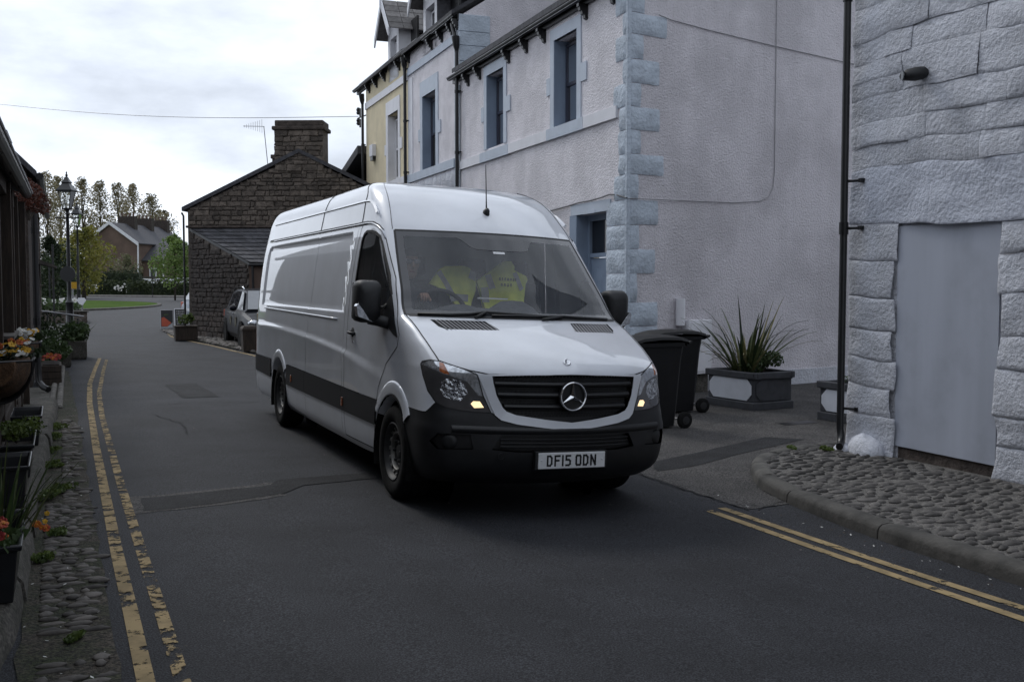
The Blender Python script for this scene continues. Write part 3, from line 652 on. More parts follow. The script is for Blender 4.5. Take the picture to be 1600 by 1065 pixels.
# rubble under the sill band
for k in range(22):
    r_, c_ = divmod(k, 11); x0 = MA0+.37+c_*.36; m = MB(); rock_face(m, FP, x0, x1 := min(x0+.35, MA1-.03), 3.5+r_*.38+.005, 3.87+r_*.38, .03, k*1.7, 4, 3, .03); m.build('rubble_stone', M['white_stone'], h2, smooth=50)
gutter(h2, MA0+.02, 9.9, 7.64); gutter(h2, 9.86, 10.75, 7.66)
for a in (10.4, 9.54, 8.76, 8.3): bracket(h2, a, 7.56)
downpipe(h2, MA0-.02, -.1, 6.85, True)
m = MB(); m.tube([FP(MA0-.02, 6.8, -.09), FP(MA0+.12, 7.2, -.09), FP(MA0+.3, 7.5, -.1)], .045, 10); m.build('downpipe_neck', M['black_paint'], h2, smooth=40)
def dormer(parent, a0, a1, zb, zt, apex, dp, wall, trim, roofm, open_, hw=.35, frame=None):
    m = MB(); fn = FP
    wall_holes(m, fn, a0, a1, zb, zt, [open_], .2)
    m.add([fn(a0, zt, 0), fn(a1, zt, 0), fn((a0+a1)/2, apex-.12, 0)], [(0, 1, 2)])
    m.build('dormer_front', wall, parent)
    for x in (a0, a1):
        m = MB(); slab(m, fn, x-.002, x+.002, zb, zt+.02, .003, dp); m.build('dormer_cheek', trim, parent)
    ac = (a0+a1)/2
    for s_ in (-1, 1):
        e = a0-.22 if s_ < 0 else a1+.22
        ez = zt-.22*(apex-zt)/((a1-a0)/2)
        n = 5
        for k in range(n):
            f0, f1 = k/n, (k+1)/n
            for q in range(6):
                d0 = -.3+(dp+.5)*q/6; d1 = -.3+(dp+.5)*(q+1)/6-.012
                m = MB(); P0 = (e+(ac-e)*f0, ez+(apex-ez)*f0+.05); P1 = (e+(ac-e)*min(1, f1+.05), ez+(apex-ez)*min(1, f1+.05)+.03)
                m.hexa([fn(P0[0], P0[1], d0), fn(P0[0], P0[1], d1), fn(P1[0], P1[1], d1), fn(P1[0], P1[1], d0), fn(P0[0], P0[1]+.025, d0), fn(P0[0], P0[1]+.025, d1), fn(P1[0], P1[1]+.025, d1), fn(P1[0], P1[1]+.025, d0)])
                m.build('roof_slate', roofm, parent)
        m = MB(); w0 = .16
        m.hexa([fn(e, ez-w0, -.36), fn(ac, apex-w0, -.36), fn(ac, apex-w0, -.32), fn(e, ez-w0, -.32), fn(e, ez+.06, -.36), fn(ac, apex+.06, -.36), fn(ac, apex+.06, -.32), fn(e, ez+.06, -.32)])
        m.build('bargeboard', M['white_paint'], parent)
    m = MB(); m.box(fn(ac, apex+.15, -.35), (.07, .07, .7), math.atan2(fd.y, fd.x)); m.box(fn(ac, apex+.52, -.35), (.03, .03, .2), math.atan2(fd.y, fd.x)); m.build('finial', M['white_paint'], parent)
    sash(parent, fn, open_[0]+.02, open_[1]-.02, open_[2]+.03, open_[3]-.05, .14, frame or M['white_paint'], curtain=False)
dormer(h2, 10.0, 11.18, 7.3, 8.75, 9.5, 1.9, M['white_paint'], M['slate_blue'] if 'slate_blue' in M else M['slate'], M['slate_light'], (10.2, 10.98, 7.36, 8.42))
# ---- yellow house
YA0, YA1 = 12.62, 17.65
h3 = thing('yellow_house', 'pale yellow terraced house with a white dormer and bargeboards', 'house', FP(15, 0))
m = MB(); wall_holes(m, FP, YA0+.003, YA1, -.3, 7.7, [(13.7, 14.86, 4.55, 6.4)], .26); m.build('front_wall', M['yellow_wall'], h3)
m = MB(); m.add([FP(YA1, -.3, 0), FP(YA1, -.3, 8), FP(YA1, 7.7, 8), FP(YA1, 10.4, 4.2), FP(YA1, 7.7, 0)], [(4, 3, 2, 1, 0)]); m.build('side_wall', M['yellow_wall'], h3)
m = MB(); m.hexa([FP(YA0, 7.68, -.2), FP(YA1+.1, 7.68, -.2), FP(YA1+.1, 10.6, 4.4), FP(YA0, 10.6, 4.4), FP(YA0, 7.78, -.2), FP(YA1+.1, 7.78, -.2), FP(YA1+.1, 10.7, 4.4), FP(YA0, 10.7, 4.4)]); m.build('roof', M['slate'], h3)
opening_trim(h3, FP, 13.7, 14.86, 4.55, 6.4, M['white_paint'], .2, .38)
m = MB(); slab(m, FP, 14.84, 14.863, 4.55, 6.4, -.018, .25); m.build('reveal', M['white_paint'], h3)
sash(h3, FP, 13.72, 14.84, 4.6, 6.3, .2, M['white_paint'])
m = MB(); slab(m, FP, YA0+.003, YA1, 7.0, 7.2, -.04, .02); m.build('cornice_band', M['white_paint'], h3)
m = MB(); slab(m, FP, YA0+.003, YA1, 4.3, 4.53, -.05, .02); m.build('sill_band', M['white_paint'], h3)
gutter(h3, 11.15, 13.5, 7.74); gutter(h3, 14.95, 18.75, 7.76)
for a in (17.08, 16.14, 15.14, 13.5, 12.5): bracket(h3, a, 7.66)
downpipe(h3, 12.67, -.1, 7.3); downpipe(h3, 17.75, -.1, 7.2)
dormer(h3, 13.62, 14.8, 7.3, 8.72, 9.4, 1.9, M['white_paint'], M['white_paint'], M['slate_light'], (13.85, 14.55, 7.75, 8.45))
m = MB(); slab(m, FP, 13.6, 13.615, 7.72, 8.5, .5, 1.7); m.build('dormer_side_window', M['dark_glass'], h3)
lb = thing('wall_lamp', 'slim white box light on the yellow wall', 'lamp', FP(16.5, 5.5, -.05))
m = MB(); slab(m, FP, 16.35, 16.75, 5.45, 5.8, -.12, 0); m.build('housing', M['white_paint'], lb, bevel=.01)
m = MB(); slab(m, FP, 16.4, 16.7, 5.33, 5.45, -.1, 0); m.build('base', M['black_paint'], lb)
# insulators and the overhead wire
ins = thing('wire_bracket', 'black insulator bracket where the overhead wire meets the yellow house', 'bracket', FP(17.75, 6.85, -.1))
m = MB(); m.tube([FP(17.7, 6.85, 0), FP(18.35, 6.85, -.1)], .02, 6); m.build('arm', M['black_paint'], ins)
for z_ in (6.62, 6.95):
    m = MB(); m.lathe([(.03, 0), (.07, .05), (.05, .1), (.07, .15), (.04, .22)], 10, FP(18.3, z_, -.1)); m.build('insulator', M['black_paint'], ins, smooth=40)
    m = MB(); m.tube([FP(18.05, z_-.1, -.1), FP(18.05, z_+.16, -.1)], .03, 6); m.build('clip', M['black_paint'], ins)
A_ = FP(18.3, 6.9, -.1); B_ = Vector((-.4974*44, 1.0113*44, 1.661+.1734*44))
m = MB(); m.tube([A_.lerp(B_, k/20)-Vector((0, 0, .25*math.sin(math.pi*k/20))) for k in range(21)], .011, 5); tag(m.build('overhead_wire', M['metal_grey']), 'thin overhead wire crossing the sky from the yellow house', 'wire')
# low outbuilding past the yellow house
ob = thing('outbuilding', 'low brown stone outbuilding with a dark roof beyond the yellow house', 'outbuilding', FP(22, 0))
m = MB(); slab(m, FP, 18.2, 26, -.2, 4.9, 0, 5); m.build('wall', M['stone'], ob)
m = MB(); m.hexa([FP(18.0, 5.7, -.2), FP(27, 3.9, -.2), FP(27, 3.9, 5.5), FP(18.0, 5.7, 5.5), FP(18.0, 5.95, -.2), FP(27, 4.15, -.2), FP(27, 4.15, 5.5), FP(18.0, 5.95, 5.5)]); m.build('roof', M['slate'], ob)
# ------------------------------------------------------------------ white rubble building on the right
WL = 7.2
def RP(t, z, dep=0.): return W(WL+dep, t, z)      # a = t, dep into the wall (to the right)
rb = thing('white_stone_building', 'white painted rubble stone building with a blocked doorway', 'building', W(WL, 6, 0))
m = MB(); wall_holes(m, lambda a, z, d: RP(a, z, d+.035), -14, 8.05, -.2, 7.2, [(6.29, 7.4, -.2, 2.2)], .12)
m.add([RP(8.05, -.2, .035), RP(8.05, -.2, 9), RP(8.05, 7.2, 9), RP(8.05, 7.2, .035)], [(0, 1, 2, 3)]); m.build('wall', M['white_stone'], rb)
def wrel(a, z):     # one continuous rough relief for the whole wall
    v = mn.noise(Vector((a*1.6, z*2.9, 1.7)))*.026+mn.noise(Vector((a*5.5, z*8.5, 4.1)))*.017+mn.noise(Vector((a*15, z*19, 8.3)))*.007
    return v
def rstone(a0, a1, z0, z1, seed, proud=.02, joint=.02, m_='white_stone', name='stone', slope=0.):
    m = MB(); rr = random.Random(seed); w_, h_ = a1-a0, z1-z0
    def cuts(L_, st): k = max(2, int((L_-.08)/st)); return [0, .010, .034]+[.034+(L_-.068)*q/k for q in range(1, k)]+[L_-.034, L_-.010, L_]
    A, Zs = cuts(w_, .075), cuts(h_, .06); n = len(A); vs = []
    tilt = rr.uniform(-.002, .010); roll = rr.uniform(-.004, .004); jb, jt, js = joint*rr.uniform(.5, 1.5), joint*rr.uniform(.2, .9), joint*rr.uniform(.1, .9)
    drop = lambda d: 1. if d < .005 else .38 if d < .02 else 0.
    for zz_ in Zs:
        for aa in A:
            a, z = a0+aa, z0+zz_; u, v = aa/w_, zz_/h_
            dep = -(proud+wrel(a, z)+tilt*(.5-v)*2+roll*(u-.5)*2)
            dep += max(js*drop(min(aa, w_-aa)), jb*drop(zz_), jt*drop(h_-zz_))
            z2 = z+.026*math.sin(a*2.3+z*1.1)+.03*mn.noise(Vector((a*2.5, z*2, 3.3)))
            vs.append(RP(a+.04*mn.noise(Vector((a*2, z*3, 7.7))), z2, dep))
    m.add(vs, [(j*n+i, j*n+i+1, (j+1)*n+i+1, (j+1)*n+i) for j in range(len(Zs)-1) for i in range(n-1)])
    return m.build(name, M[m_], rb, smooth=True)
rs = random.Random(21); sd_ = 0
z = 2.74
while z < 6.6:
    h = rs.uniform(.19, .36); a = 8.04
    while a > 2.5:
        l_ = rs.uniform(.3, .95); a1 = max(2.4, a-l_); zc = z+h/2
        jn = .006+.010*max(0, min(1, (7.3-a)/1.5))*rs.uniform(.5, 1.3)
        if rs.random() < .22 and h > .26:
            hm = z+h*rs.uniform(.4, .6); rstone(a1, a, z, hm, sd_, rs.uniform(.0, .010), jn); sd_ += 1; rstone(a1, a, hm, z+h, sd_, rs.uniform(.0, .010), jn)
        else: rstone(a1, a, z, z+h, sd_, rs.uniform(.0, .012), jn)
        sd_ += 1; a = a1
    z += h
for a1, a in ((7.05, 8.04), (5.55, 7.05), (4.0, 5.55), (2.5, 4.0)): rstone(a1, a, 2.2, 2.74, sd_, .012, .012, 'white_lintel', 'lintel_stone'); sd_ += 1
zz = [.0, .4, .67, .93, 1.2, 1.51, 1.86, 2.2]
for k in range(len(zz)-1): rstone(7.42+(.05 if k % 2 else 0), 8.04, zz[k], zz[k+1], sd_, .010, .015); sd_ += 1
z = -.02
while z < 2.18:
    h = min(rs.uniform(.24, .4), 2.2-z); h = h if 2.2-(z+h) > .12 else 2.2-z
    a = 6.29-rs.uniform(0, .06)
    while a > 2.5: a1 = a-rs.uniform(.4, .9); rstone(a1, a, z, z+h, sd_, .010, .015); sd_ += 1; a = a1
    z += h
m = MB(); m.hexa([RP(6.27, .115, .02), RP(7.43, .125, .02), RP(7.43, .125, .07), RP(6.27, .115, .07), RP(6.27, 2.205, .02), RP(7.43, 2.195, .02), RP(7.43, 2.195, .07), RP(6.27, 2.205, .07)]); m.build('door_panel', M['panel_paint'], rb, bevel=.004)
m = MB(); slab(m, RP, 6.2, 7.45, -.05, .125, .045, .12); m.build('threshold', M['stone_dark'], rb)
m = MB(); m.blob(W(7.17, 7.76, .02), (.15, .30, .17), 14, .05, 18, 12); m.blob(W(7.09, 7.97, .0), (.10, .13, .08), 15, .05, 14, 8); m.build('foot_boulder', M['white_stone'], rb, smooth=True)
m = MB(); m.tube([W(7.10, 8.03, 7), W(7.10, 8.03, .22), W(7.09, 8.0, .13), W(7.05, 7.96, .075), W(6.98, 7.9, .06)], .036, 12)
for z_ in (2.14, 4.4): m.tube([W(7.10, 8.03, z_), W(7.10, 8.03, z_+.12)], .046, 12)
rdp = m.build('downpipe', M['black_paint'], rb, smooth=40)
for z_ in (.42, 2.2, 2.66, 4.5):
    m = MB(); m.tube([W(7.10, 8.03, z_), W(7.16, 7.9, z_)], .014, 6); m.box(W(7.18, 7.88, z_), (.05, .04, .04), YAW); m.build('pipe_bracket', M['black_paint'], rdp)
fl = thing('floodlight', 'small black floodlight fixed high on the white rubble wall', 'light', W(7.15, 7.1, 3.55))
rot = Matrix.Rotation(YAW, 3, 'Z')
m = MB(); m.ring([[W(7.2-d, 7.12+dy+r*math.cos(k*math.pi/6), 3.55+dz+r*.85*math.sin(k*math.pi/6)) for k in range(12)] for d, r, dy, dz in ((0, .05, 0, 0), (.04, .07, 0, 0), (.1, .075, .02, -.01), (.17, .06, .05, -.02), (.2, .04, .07, -.025))]); m.build('housing', M['black_plastic'], fl, smooth=50)
m = MB(); m.lathe([(.045, 0), (.045, .012), (.03, .016)], 12, W(6.99, 7.19, 3.525), 'X'); m.build('lens', M['dark_glass'], fl, smooth=40)
# ------------------------------------------------------------------ bins
def bin_(loc, rz, label):
    r = thing('wheelie_bin', label, 'wheelie bin', loc, rz, 'black wheelie bins by the gable', world=False)
    m = MB(); rings = []
    def rr_(x0, x1, y, z, c=.05): return [(x0+c, -y, z), (x1-c, -y, z), (x1, -y+c, z), (x1, y-c, z), (x1-c, y, z), (x0+c, y, z), (x0, y-c, z), (x0, -y+c, z)]
    m.ring([rr_(-.60, -.1, .235, .03), rr_(-.62, -.07, .245, .3), rr_(-.66, -.03, .265, .8), rr_(-.69, -.005, .275, .98), rr_(-.72, .02, .295, .985), rr_(-.72, .02, .295, 1.03)])
    m.build('body', M['bin_plastic'], r, smooth=35)
    m = MB(); rings = []
    for x, z in ((-.76, 1.02), (-.74, 1.05), (-.6, 1.085), (-.35, 1.10), (-.1, 1.09), (.02, 1.065), (.04, 1.04)):
        rings.append([(x, y, z+dz) for y, dz in ((-.31, -.03), (-.29, 0), (-.15, .018), (0, .022), (.15, .018), (.29, 0), (.31, -.03), (.2, -.035), (-.2, -.035))])
    m.ring(rings); m.build('lid', M['bin_plastic'], r, smooth=35)
    m = MB(); m.tube([(.02, -.25, 1.0), (.1, -.25, 1.03), (.1, .25, 1.03), (.02, .25, 1.0)], .017, 8); m.build('handle', M['bin_plastic'], r, smooth=40)
    m = MB(); m.tube([(-.02, -.3, .1), (-.02, .3, .1)], .012, 6); m.build('axle', M['metal_grey'], r)
    for y in (-.29, .29):
        m = MB(); m.lathe([(.02, -.03), (.06, -.032), (.085, -.028), (.1, -.018), (.1, .018), (.085, .028), (.06, .032), (.02, .03)], 16, (-.02, y, .1), 'X')
        m2 = MB()
        for p in m.v: m2.v.append((p[0], p[1], p[2]))
        m2.v = [(-.02+(p[1]-y), y+(p[0]+.02), p[2]) for p in m.v]; m2.f = m.f; m2.m = m.m
        wh = m2.build('wheel', M['rubber'], r, smooth=40)
        h = MB(); h.lathe([(.035, -.036), (.05, -.034), (.05, .034), (.035, .036)], 12, (0, 0, 0), 'Y' if False else 'Z')
        h.v = [(-.02+p[0], y+p[2], .1+p[1]) for p in h.v]; h.build('hub', M['black_plastic'], wh, smooth=40)
    return r
bin_(WG(6.82, 10.68), YAW+.06, 'black wheelie bin nearest the van')
bin_(WG(7.9, 11.85), YAW-.05, 'black wheelie bin standing behind the other one, against the gable')
# ------------------------------------------------------------------ planters
def planter(l, t, dl, dt, h, rz, label, group):
    r = thing('planter', label, 'planter', WG(l, t), YAW+rz, group, world=False)
    m = MB(); m.box((0, 0, .055), (dl+.05, dt+.05, .11)); m.build('plinth', M['planter_grey'], r, bevel=.012)
    m = MB(); m.box((0, 0, .11+(h-.2)/2), (dl, dt, h-.2)); m.build('box', M['planter_grey'], r, bevel=.008)
    m = MB()
    for s_ in (-1, 1): m.box((s_*(dl/2), 0, h-.045), (.07, dt+.07, .09)); m.box((0, s_*(dt/2), h-.046), (dl-.07, .07, .088))
    m.build('rim', M['planter_grey'], r, bevel=.012)
    m = MB(); m.box((0, 0, h-.1), (dl-.06, dt-.06, .06)); m.build('soil', M['soil'], r)
    def pan(wd_, ax, mt, pw=.0):
        c = .09; w2 = wd_/2-.035; z0, z1 = .125, h-.095
        poly = [(-w2+c, z0), (w2-c, z0), (w2, z0+c), (w2, z1-c), (w2-c, z1), (-w2+c, z1), (-w2, z1-c), (-w2, z0+c)]
        m = MB()
        if ax == 'x': m.prism(poly, lambda a, b, d: Vector((-dl/2-d, a, b)), .0, .012)
        else: m.prism(poly, lambda a, b, d: Vector((a, -dt/2-d, b)), .0, .012)
        m.build('panel', mt, r, bevel=.004)
    pan(dt, 'x', M['planter_white']); pan(dl, 'y', M['planter_grey'])
    return r
planter(8.93, 11.97, .70, .94, .52, .10, 'large grey planter with white side panel holding the spiky plant', 'grey planters with white panels')
planter(9.3, 9.98, .82, .9, .5, .06, 'grey planter with white side panel partly hidden by the downpipe', 'grey planters with white panels')
def blades(name, c, n, length, spread, m_, label, cat, w_=.018, seed=0, hang=.5, group=None, base=.12, mats=None):
    rr = random.Random(seed); mb = MB(); root = thing(name, label, cat, c, group=group)
    for k in range(n):
        mb = MB(); az = rr.uniform(0, 6.283); L_ = length*rr.uniform(.5, 1.05); tilt = rr.uniform(.03, spread); p = Vector(c)+Vector((math.cos(az)*rr.uniform(0, base), math.sin(az)*rr.uniform(0, base), 0))
        d = Vector((math.cos(az)*math.sin(tilt), math.sin(az)*math.sin(tilt), math.cos(tilt))); side = Vector((-math.sin(az+rr.uniform(-.6, .6)), math.cos(az), 0)).normalized()
        pts = []; S_ = 7; bend = rr.uniform(.2, 1)*hang*rr.choice((.3, 1, 1))
        for i in range(S_+1):
            pts.append(p.copy()); p = p+d*(L_/S_); d = (d+Vector((0, 0, -bend*.16*(i/S_)))+Vector((math.cos(az), math.sin(az), 0))*bend*.05).normalized()
        vs = []
        for i, q in enumerate(pts):
            wq = w_*rr.uniform(.95, 1.05)*(1-(i/S_)**2.2)*(0.6+.4*min(1, i/2))+.0015; mid = q+Vector((0, 0, -.004))
            vs += [q-side*wq, mid, q+side*wq]
        mb.add(vs, [(3*i+j, 3*i+j+1, 3*i+4+j, 3*i+3+j) for i in range(S_) for j in (0, 1)])
        mb.build('leaf', m_ if not mats else rr.choice(mats), root, smooth=True)
    return root
pz = gz(8.97, 12)+.45
blades('spiky_plant', W(8.9, 12.0, pz), 70, 1.15, .9, M['blade'], 'spiky variegated plant with long strap leaves in the large planter', 'plant', .022, 4, 2.6, mats=[M['blade'], M['blade_yellow'], M['leaf_dark']], base=.2)
def leaf_cloud(mb, c, r, n, size, rr, shell=.5, drop=0, lean=None):
    c = Vector(c)
    for k in range(n):
        while True:
            q = Vector((rr.uniform(-1, 1), rr.uniform(-1, 1), rr.uniform(-1, 1)))
            if .02 < q.length < 1: break
        q = q.normalized()*(q.length**shell)
        p = c+Vector((q.x*r[0], q.y*r[1], q.z*r[2]))
        s_ = size*rr.uniform(.6, 1.3); a = Vector((rr.uniform(-1, 1), rr.uniform(-1, 1), rr.uniform(-.8, .8))).normalized(); b = a.orthogonal().normalized(); b = (Matrix.Rotation(rr.uniform(0, 6.28), 3, a) @ b)
        e = a.cross(b)
        mb.add([p-b*s_*.5, p+e*s_*.28, p+b*s_*.5, p-e*s_*.28], [(0, 1, 2, 3)])
def bush(name, label, cat, c, r, n, size, m_, seed, clumps=7, stems=True, group=None, kind=None):
    rr = random.Random(seed); root = thing(name, label, cat, (c[0], c[1], c[2]), group=group); mb = MB()
    for k in range(clumps):
        q = Vector((rr.uniform(-1, 1)*r[0]*.6, rr.uniform(-1, 1)*r[1]*.6, r[2]*(1+rr.uniform(-.35, .45)))); f = rr.uniform(.35, .6)
        leaf_cloud(mb, Vector(c)+q, (r[0]*f, r[1]*f, r[2]*f), n//clumps, size, rr)
    mb.build('foliage', m_, root)
    if stems:
        m = MB()
        for k in range(6):
            q = Vector((rr.uniform(-1, 1)*r[0]*.6, rr.uniform(-1, 1)*r[1]*.6, r[2]*1.2)); m.tube([Vector(c), Vector(c)+q*.5+Vector((0, 0, .02)), Vector(c)+q], [.012, .009, .004], 5)
        m.build('stem', M['bark'], root)
    return root
bush('shrub', 'small dark leafy shrub beside the spiky plant', 'shrub', W(9.15, 11.95, pz), (.34, .36, .2), 900, .055, M['leaf_mid'], 31)
bush('shrub', 'small green shrub in the half hidden planter', 'shrub', W(9.15, 9.9, gz(9, 10)+.42), (.3, .3, .15), 300, .05, M['leaf_mid'], 32)
# ------------------------------------------------------------------ delivery van
VT = [ # z, vc, uf, vf, w, vs
(.24,.16,.70,.32,.90,.75),(.30,.07,.76,.24,.94,.62),(.38,.015,.80,.20,.962,.55),(.50,-.01,.82,.19,.978,.52),
(.62,-.01,.84,.205,.985,.50),(.68,.0,.83,.21,.975,.52),(.78,.01,.83,.24,.970,.55),(.90,.015,.83,.26,.968,.62),
(1.0,.02,.84,.28,.966,.72),(1.035,.035,.845,.30,.966,.75),(1.06,.06,.85,.33,.965,.80),(1.10,.11,.86,.39,.965,.90),(1.15,.19,.87,.48,.965,.98),
(1.20,.30,.88,.58,.965,1.08),(1.25,.42,.885,.69,.965,1.18),(1.30,.56,.89,.80,.965,1.28),(1.35,.71,.895,.93,.965,1.38),
(1.39,.82,.90,1.05,.965,1.46),(1.6,1.02,.87,1.26,.955,1.62),(1.85,1.265,.835,1.51,.935,1.83),(2.065,1.475,.80,1.722,.905,2.02),
(2.13,1.55,.79,1.79,.893,2.10),(2.24,1.70,.765,1.92,.872,2.20),(2.33,1.84,.745,2.04,.855,2.30),(2.42,2.02,.72,2.20,.825,2.42),
(2.48,2.20,.69,2.36,.79,2.55),(2.53,2.42,.64,2.55,.72,2.70),(2.56,2.65,.55,2.75,.62,2.85),(2.585,2.95,.40,3.0,.45,3.1),
(2.60,3.4,.18,3.45,.22,3.5),(2.605,3.9,.02,3.95,.03,4.0)]
VR = [(.24,6.85,.93),(.3,6.93,.965),(.5,6.945,.985),(1.0,6.945,.992),(1.3,6.945,.985),(1.7,6.935,.955),(2.0,6.925,.918),(2.13,6.92,.893),(2.24,6.90,.872),(2.33,6.87,.855),
(2.42,6.83,.825),(2.48,6.79,.79),(2.53,6.75,.72),(2.56,6.7,.62),(2.585,6.6,.45),(2.60,6.5,.22),(2.605,6.4,.03)]
def pchip(tab, k):
    xs=[r[0] for r in tab]; ys=[r[k] for r in tab]; n=len(xs)
    h=[xs[i+1]-xs[i] for i in range(n-1)]; d=[(ys[i+1]-ys[i])/h[i] for i in range(n-1)]
    m=[d[0]]
    for i in range(1,n-1):
        if d[i-1]*d[i]<=0: m.append(0.)
        else:
            a=2*h[i]+h[i-1]; b=h[i]+2*h[i-1]; m.append((a+b)/(a/d[i-1]+b/d[i]))
    m.append(d[-1])
    def f(x):
        x=min(max(x,xs[0]),xs[-1]); i=0
        while i<n-2 and x>xs[i+1]: i+=1
        t=(x-xs[i])/h[i]
        return ((1+2*t)*(1-t)**2*ys[i]+t*(1-t)**2*h[i]*m[i]+t*t*(3-2*t)*ys[i+1]+t*t*(t-1)*h[i]*m[i+1])
    return f
CREASE=[(1.0,.86),(1.524,.938),(2.464,1.043),(4.3,1.119),(6.0,1.15),(7.0,1.15)]
def shell_grid():
    fv=[pchip(VT,k) for k in range(1,6)]; fr=[pchip(VR,k) for k in (1,2)]; fcr=pchip(CREASE,1)
    rows=[.24,.27,.30,.34,.38,.42,.46,.5,.54,.58,.61,.635,.66,.69,.72,.75]
    z=.775
    while z<1.0: rows.append(z); z+=.025
    rows+=[1.0,1.015,1.03,1.045,1.06,1.075,1.09,1.11,1.13,1.15]
    z=1.175
    while z<1.38: rows.append(z); z+=.02
    rows+=[1.39]; z=1.43
    while z<2.04: rows.append(z); z+=.045
    rows+=[2.065,2.09,2.115,2.13,2.15,2.18,2.21,2.24,2.27,2.30,2.33,2.36,2.39,2.42,2.45,2.48,2.505,2.53,2.545,2.56,2.575,2.585,2.595,2.60,2.605]
    FA=[i/12*.93 for i in range(12)]+[.93,.965,1.0]
    NC=12
    NS=44; NR=5
    grid=[]
    for z in rows:
        vc,uf,vf,w,vs=[f(z) for f in fv]; vr,wr=[f(z) for f in fr]
        half=[]
        for a in FA: half.append((uf*a, vc+(vf-vc)*a*a))
        m=2*(vf-vc)/uf; v1=min(vf+m*(w-uf),vs-.02)
        for i in range(1,NC+1):
            t=i/NC; q0=(1-t)**2;q1=2*t*(1-t);q2=t*t
            half.append((q0*uf+q1*w+q2*w, q0*vf+q1*v1+q2*vs))
        rr=min(.10,wr*.4); L=vr-rr-vs
        for i in range(1,NS+1):
            t=i/NS; v=vs+L*t; b=min(1,max(0,(v-.9)/1.4)); b=b*b*(3-2*b)
            u=w+(wr-w)*b
            if .45<z<1.3:
                zc=fcr(v); dd=zc-z
                g=min(1,max(0,(v-1.25)/.6))*min(1,(7.1-v)/.5)
                if dd>0: u+=.022*g*math.exp(-dd/.16)*min(1,dd/.03)
            half.append((u,v))
        for i in range(1,NR+1):
            t=i/NR*math.pi/2; half.append((wr-rr+rr*math.cos(t),vr-rr+rr*math.sin(t)))
        for i in range(1,5): half.append(((wr-rr)*(1-i/4),vr))
        ring=[(u,v,z) for u,v in half]+[(-u,v,z) for u,v in reversed(half[1:-1])]
        grid.append(ring)
    return rows,grid
M['paint'] = mat('van_paint', (.69, .715, .765), .3, .04, 2.2, coat=1., col2=(.61, .63, .665), mix=(.3, .62), obj=True)
M['slat_grey'] = mat('slat_grey', (.22, .22, .23), .5, .1, 9)  # slats lightened in colour for the sky they catch
M['bumper'] = mat('bumper_plastic', (.0115, .012, .0135), .5, .2, 10, .15, 260, .001, obj=True)
M['grille_black'] = mat('grille_black', (.012, .012, .013), .4, .1, 10, obj=True)
M['screen_glass'] = glass('screen_glass', (.97, .98, .98), .085, .015, (.42, .46, .53), 1.5)  # diffuse film paints reflected sky haze together with dust
M['side_glass'] = glass('side_glass', (.62, .66, .68), .04, .02)
M['frit'] = mat('frit', (.030, .032, .038), .12, .1, 6, coat=.3)
M['lamp_black'] = mat('lamp_black', (.065, .063, .065), .15, .1, 6, coat=1.)
M['lamp_clear'] = mat('lamp_clear', (.5, .52, .55), .12, .3, 40, metal=.7, coat=1., obj=True)
M['lamp_chrome'] = mat('lamp_chrome', (.7, .72, .75), .12, .8, 40, metal=1., col2=(.16, .165, .18), mix=(.40, .6), bump=1, bscale=38, bdist=.02, obj=True, coat=1.)
M['lamp_lit'] = mat('lamp_lit', (.8, .6, .35), .3, .3, 60, emit=(1., .74, .42, 1.0))
M['lamp_amber'] = mat('lamp_amber', (.35, .10, .03), .2, .3, 40, coat=1.)
M['cab_dark'] = mat('cab_dark', (.022, .022, .024), .8, .2, 8)
M['cab_grey'] = mat('cab_grey', (.16, .165, .175), .8, .2, 8)
M['plate'] = mat('plate_white', (.72, .73, .74), .35, .05, 20)
M['hivis'] = mat('hivis', (.86, .98, .17), .7, .15, 7, .3, 14, .02)
M['reflective'] = mat('reflective', (.42, .42, .42), .5, .2, 12)
M['seam'] = mat('seam', (.008, .008, .009), .7, .1, 8)
van = thing('delivery_van', 'long white high-roof delivery van driving up the lane, number plate DF15 ODN', 'van', (.3909, 7.1461, 0), world=False, rot=(0, .0393, YAW))
van.rotation_euler = (Matrix.Rotation(YAW, 3, 'Z') @ Matrix.Rotation(.0393, 3, 'Y')).to_euler()
rows, vgrid = shell_grid(); ncol = len(vgrid[0])
vbm = bmesh.new()
vv = [[vbm.verts.new(p) for p in r] for r in vgrid]
reg = vbm.faces.layers.int.new('reg'); half = (ncol+2)//2
zi = {round(z, 3): i for i, z in enumerate(rows)}
for i in range(len(rows)-1):
    for j in range(ncol):
        k = (j+1) % ncol
        f = vbm.faces.new((vv[i][j], vv[i][k], vv[i+1][k], vv[i+1][j]))
        jj = j if j < half-1 else ncol-1-j      # quad index from the front centre
        zc = (rows[i]+rows[i+1])/2
        if jj < 14 and 1.39 < zc < 2.065: f[reg] = 2 if (jj < 12 and 1.43 <= zc < 2.02) else 3
f_top = vbm.faces.new([v for v in vv[-1]]); vbm.normal_update()
if sum(f.normal.dot(f.calc_center_median()-Vector((0, 3.5, 1.3))) for f in vbm.faces) < 0: bmesh.ops.reverse_faces(vbm, faces=vbm.faces)
vbm.normal_update()
def pip(poly, x, y): return inside(poly, x, y)
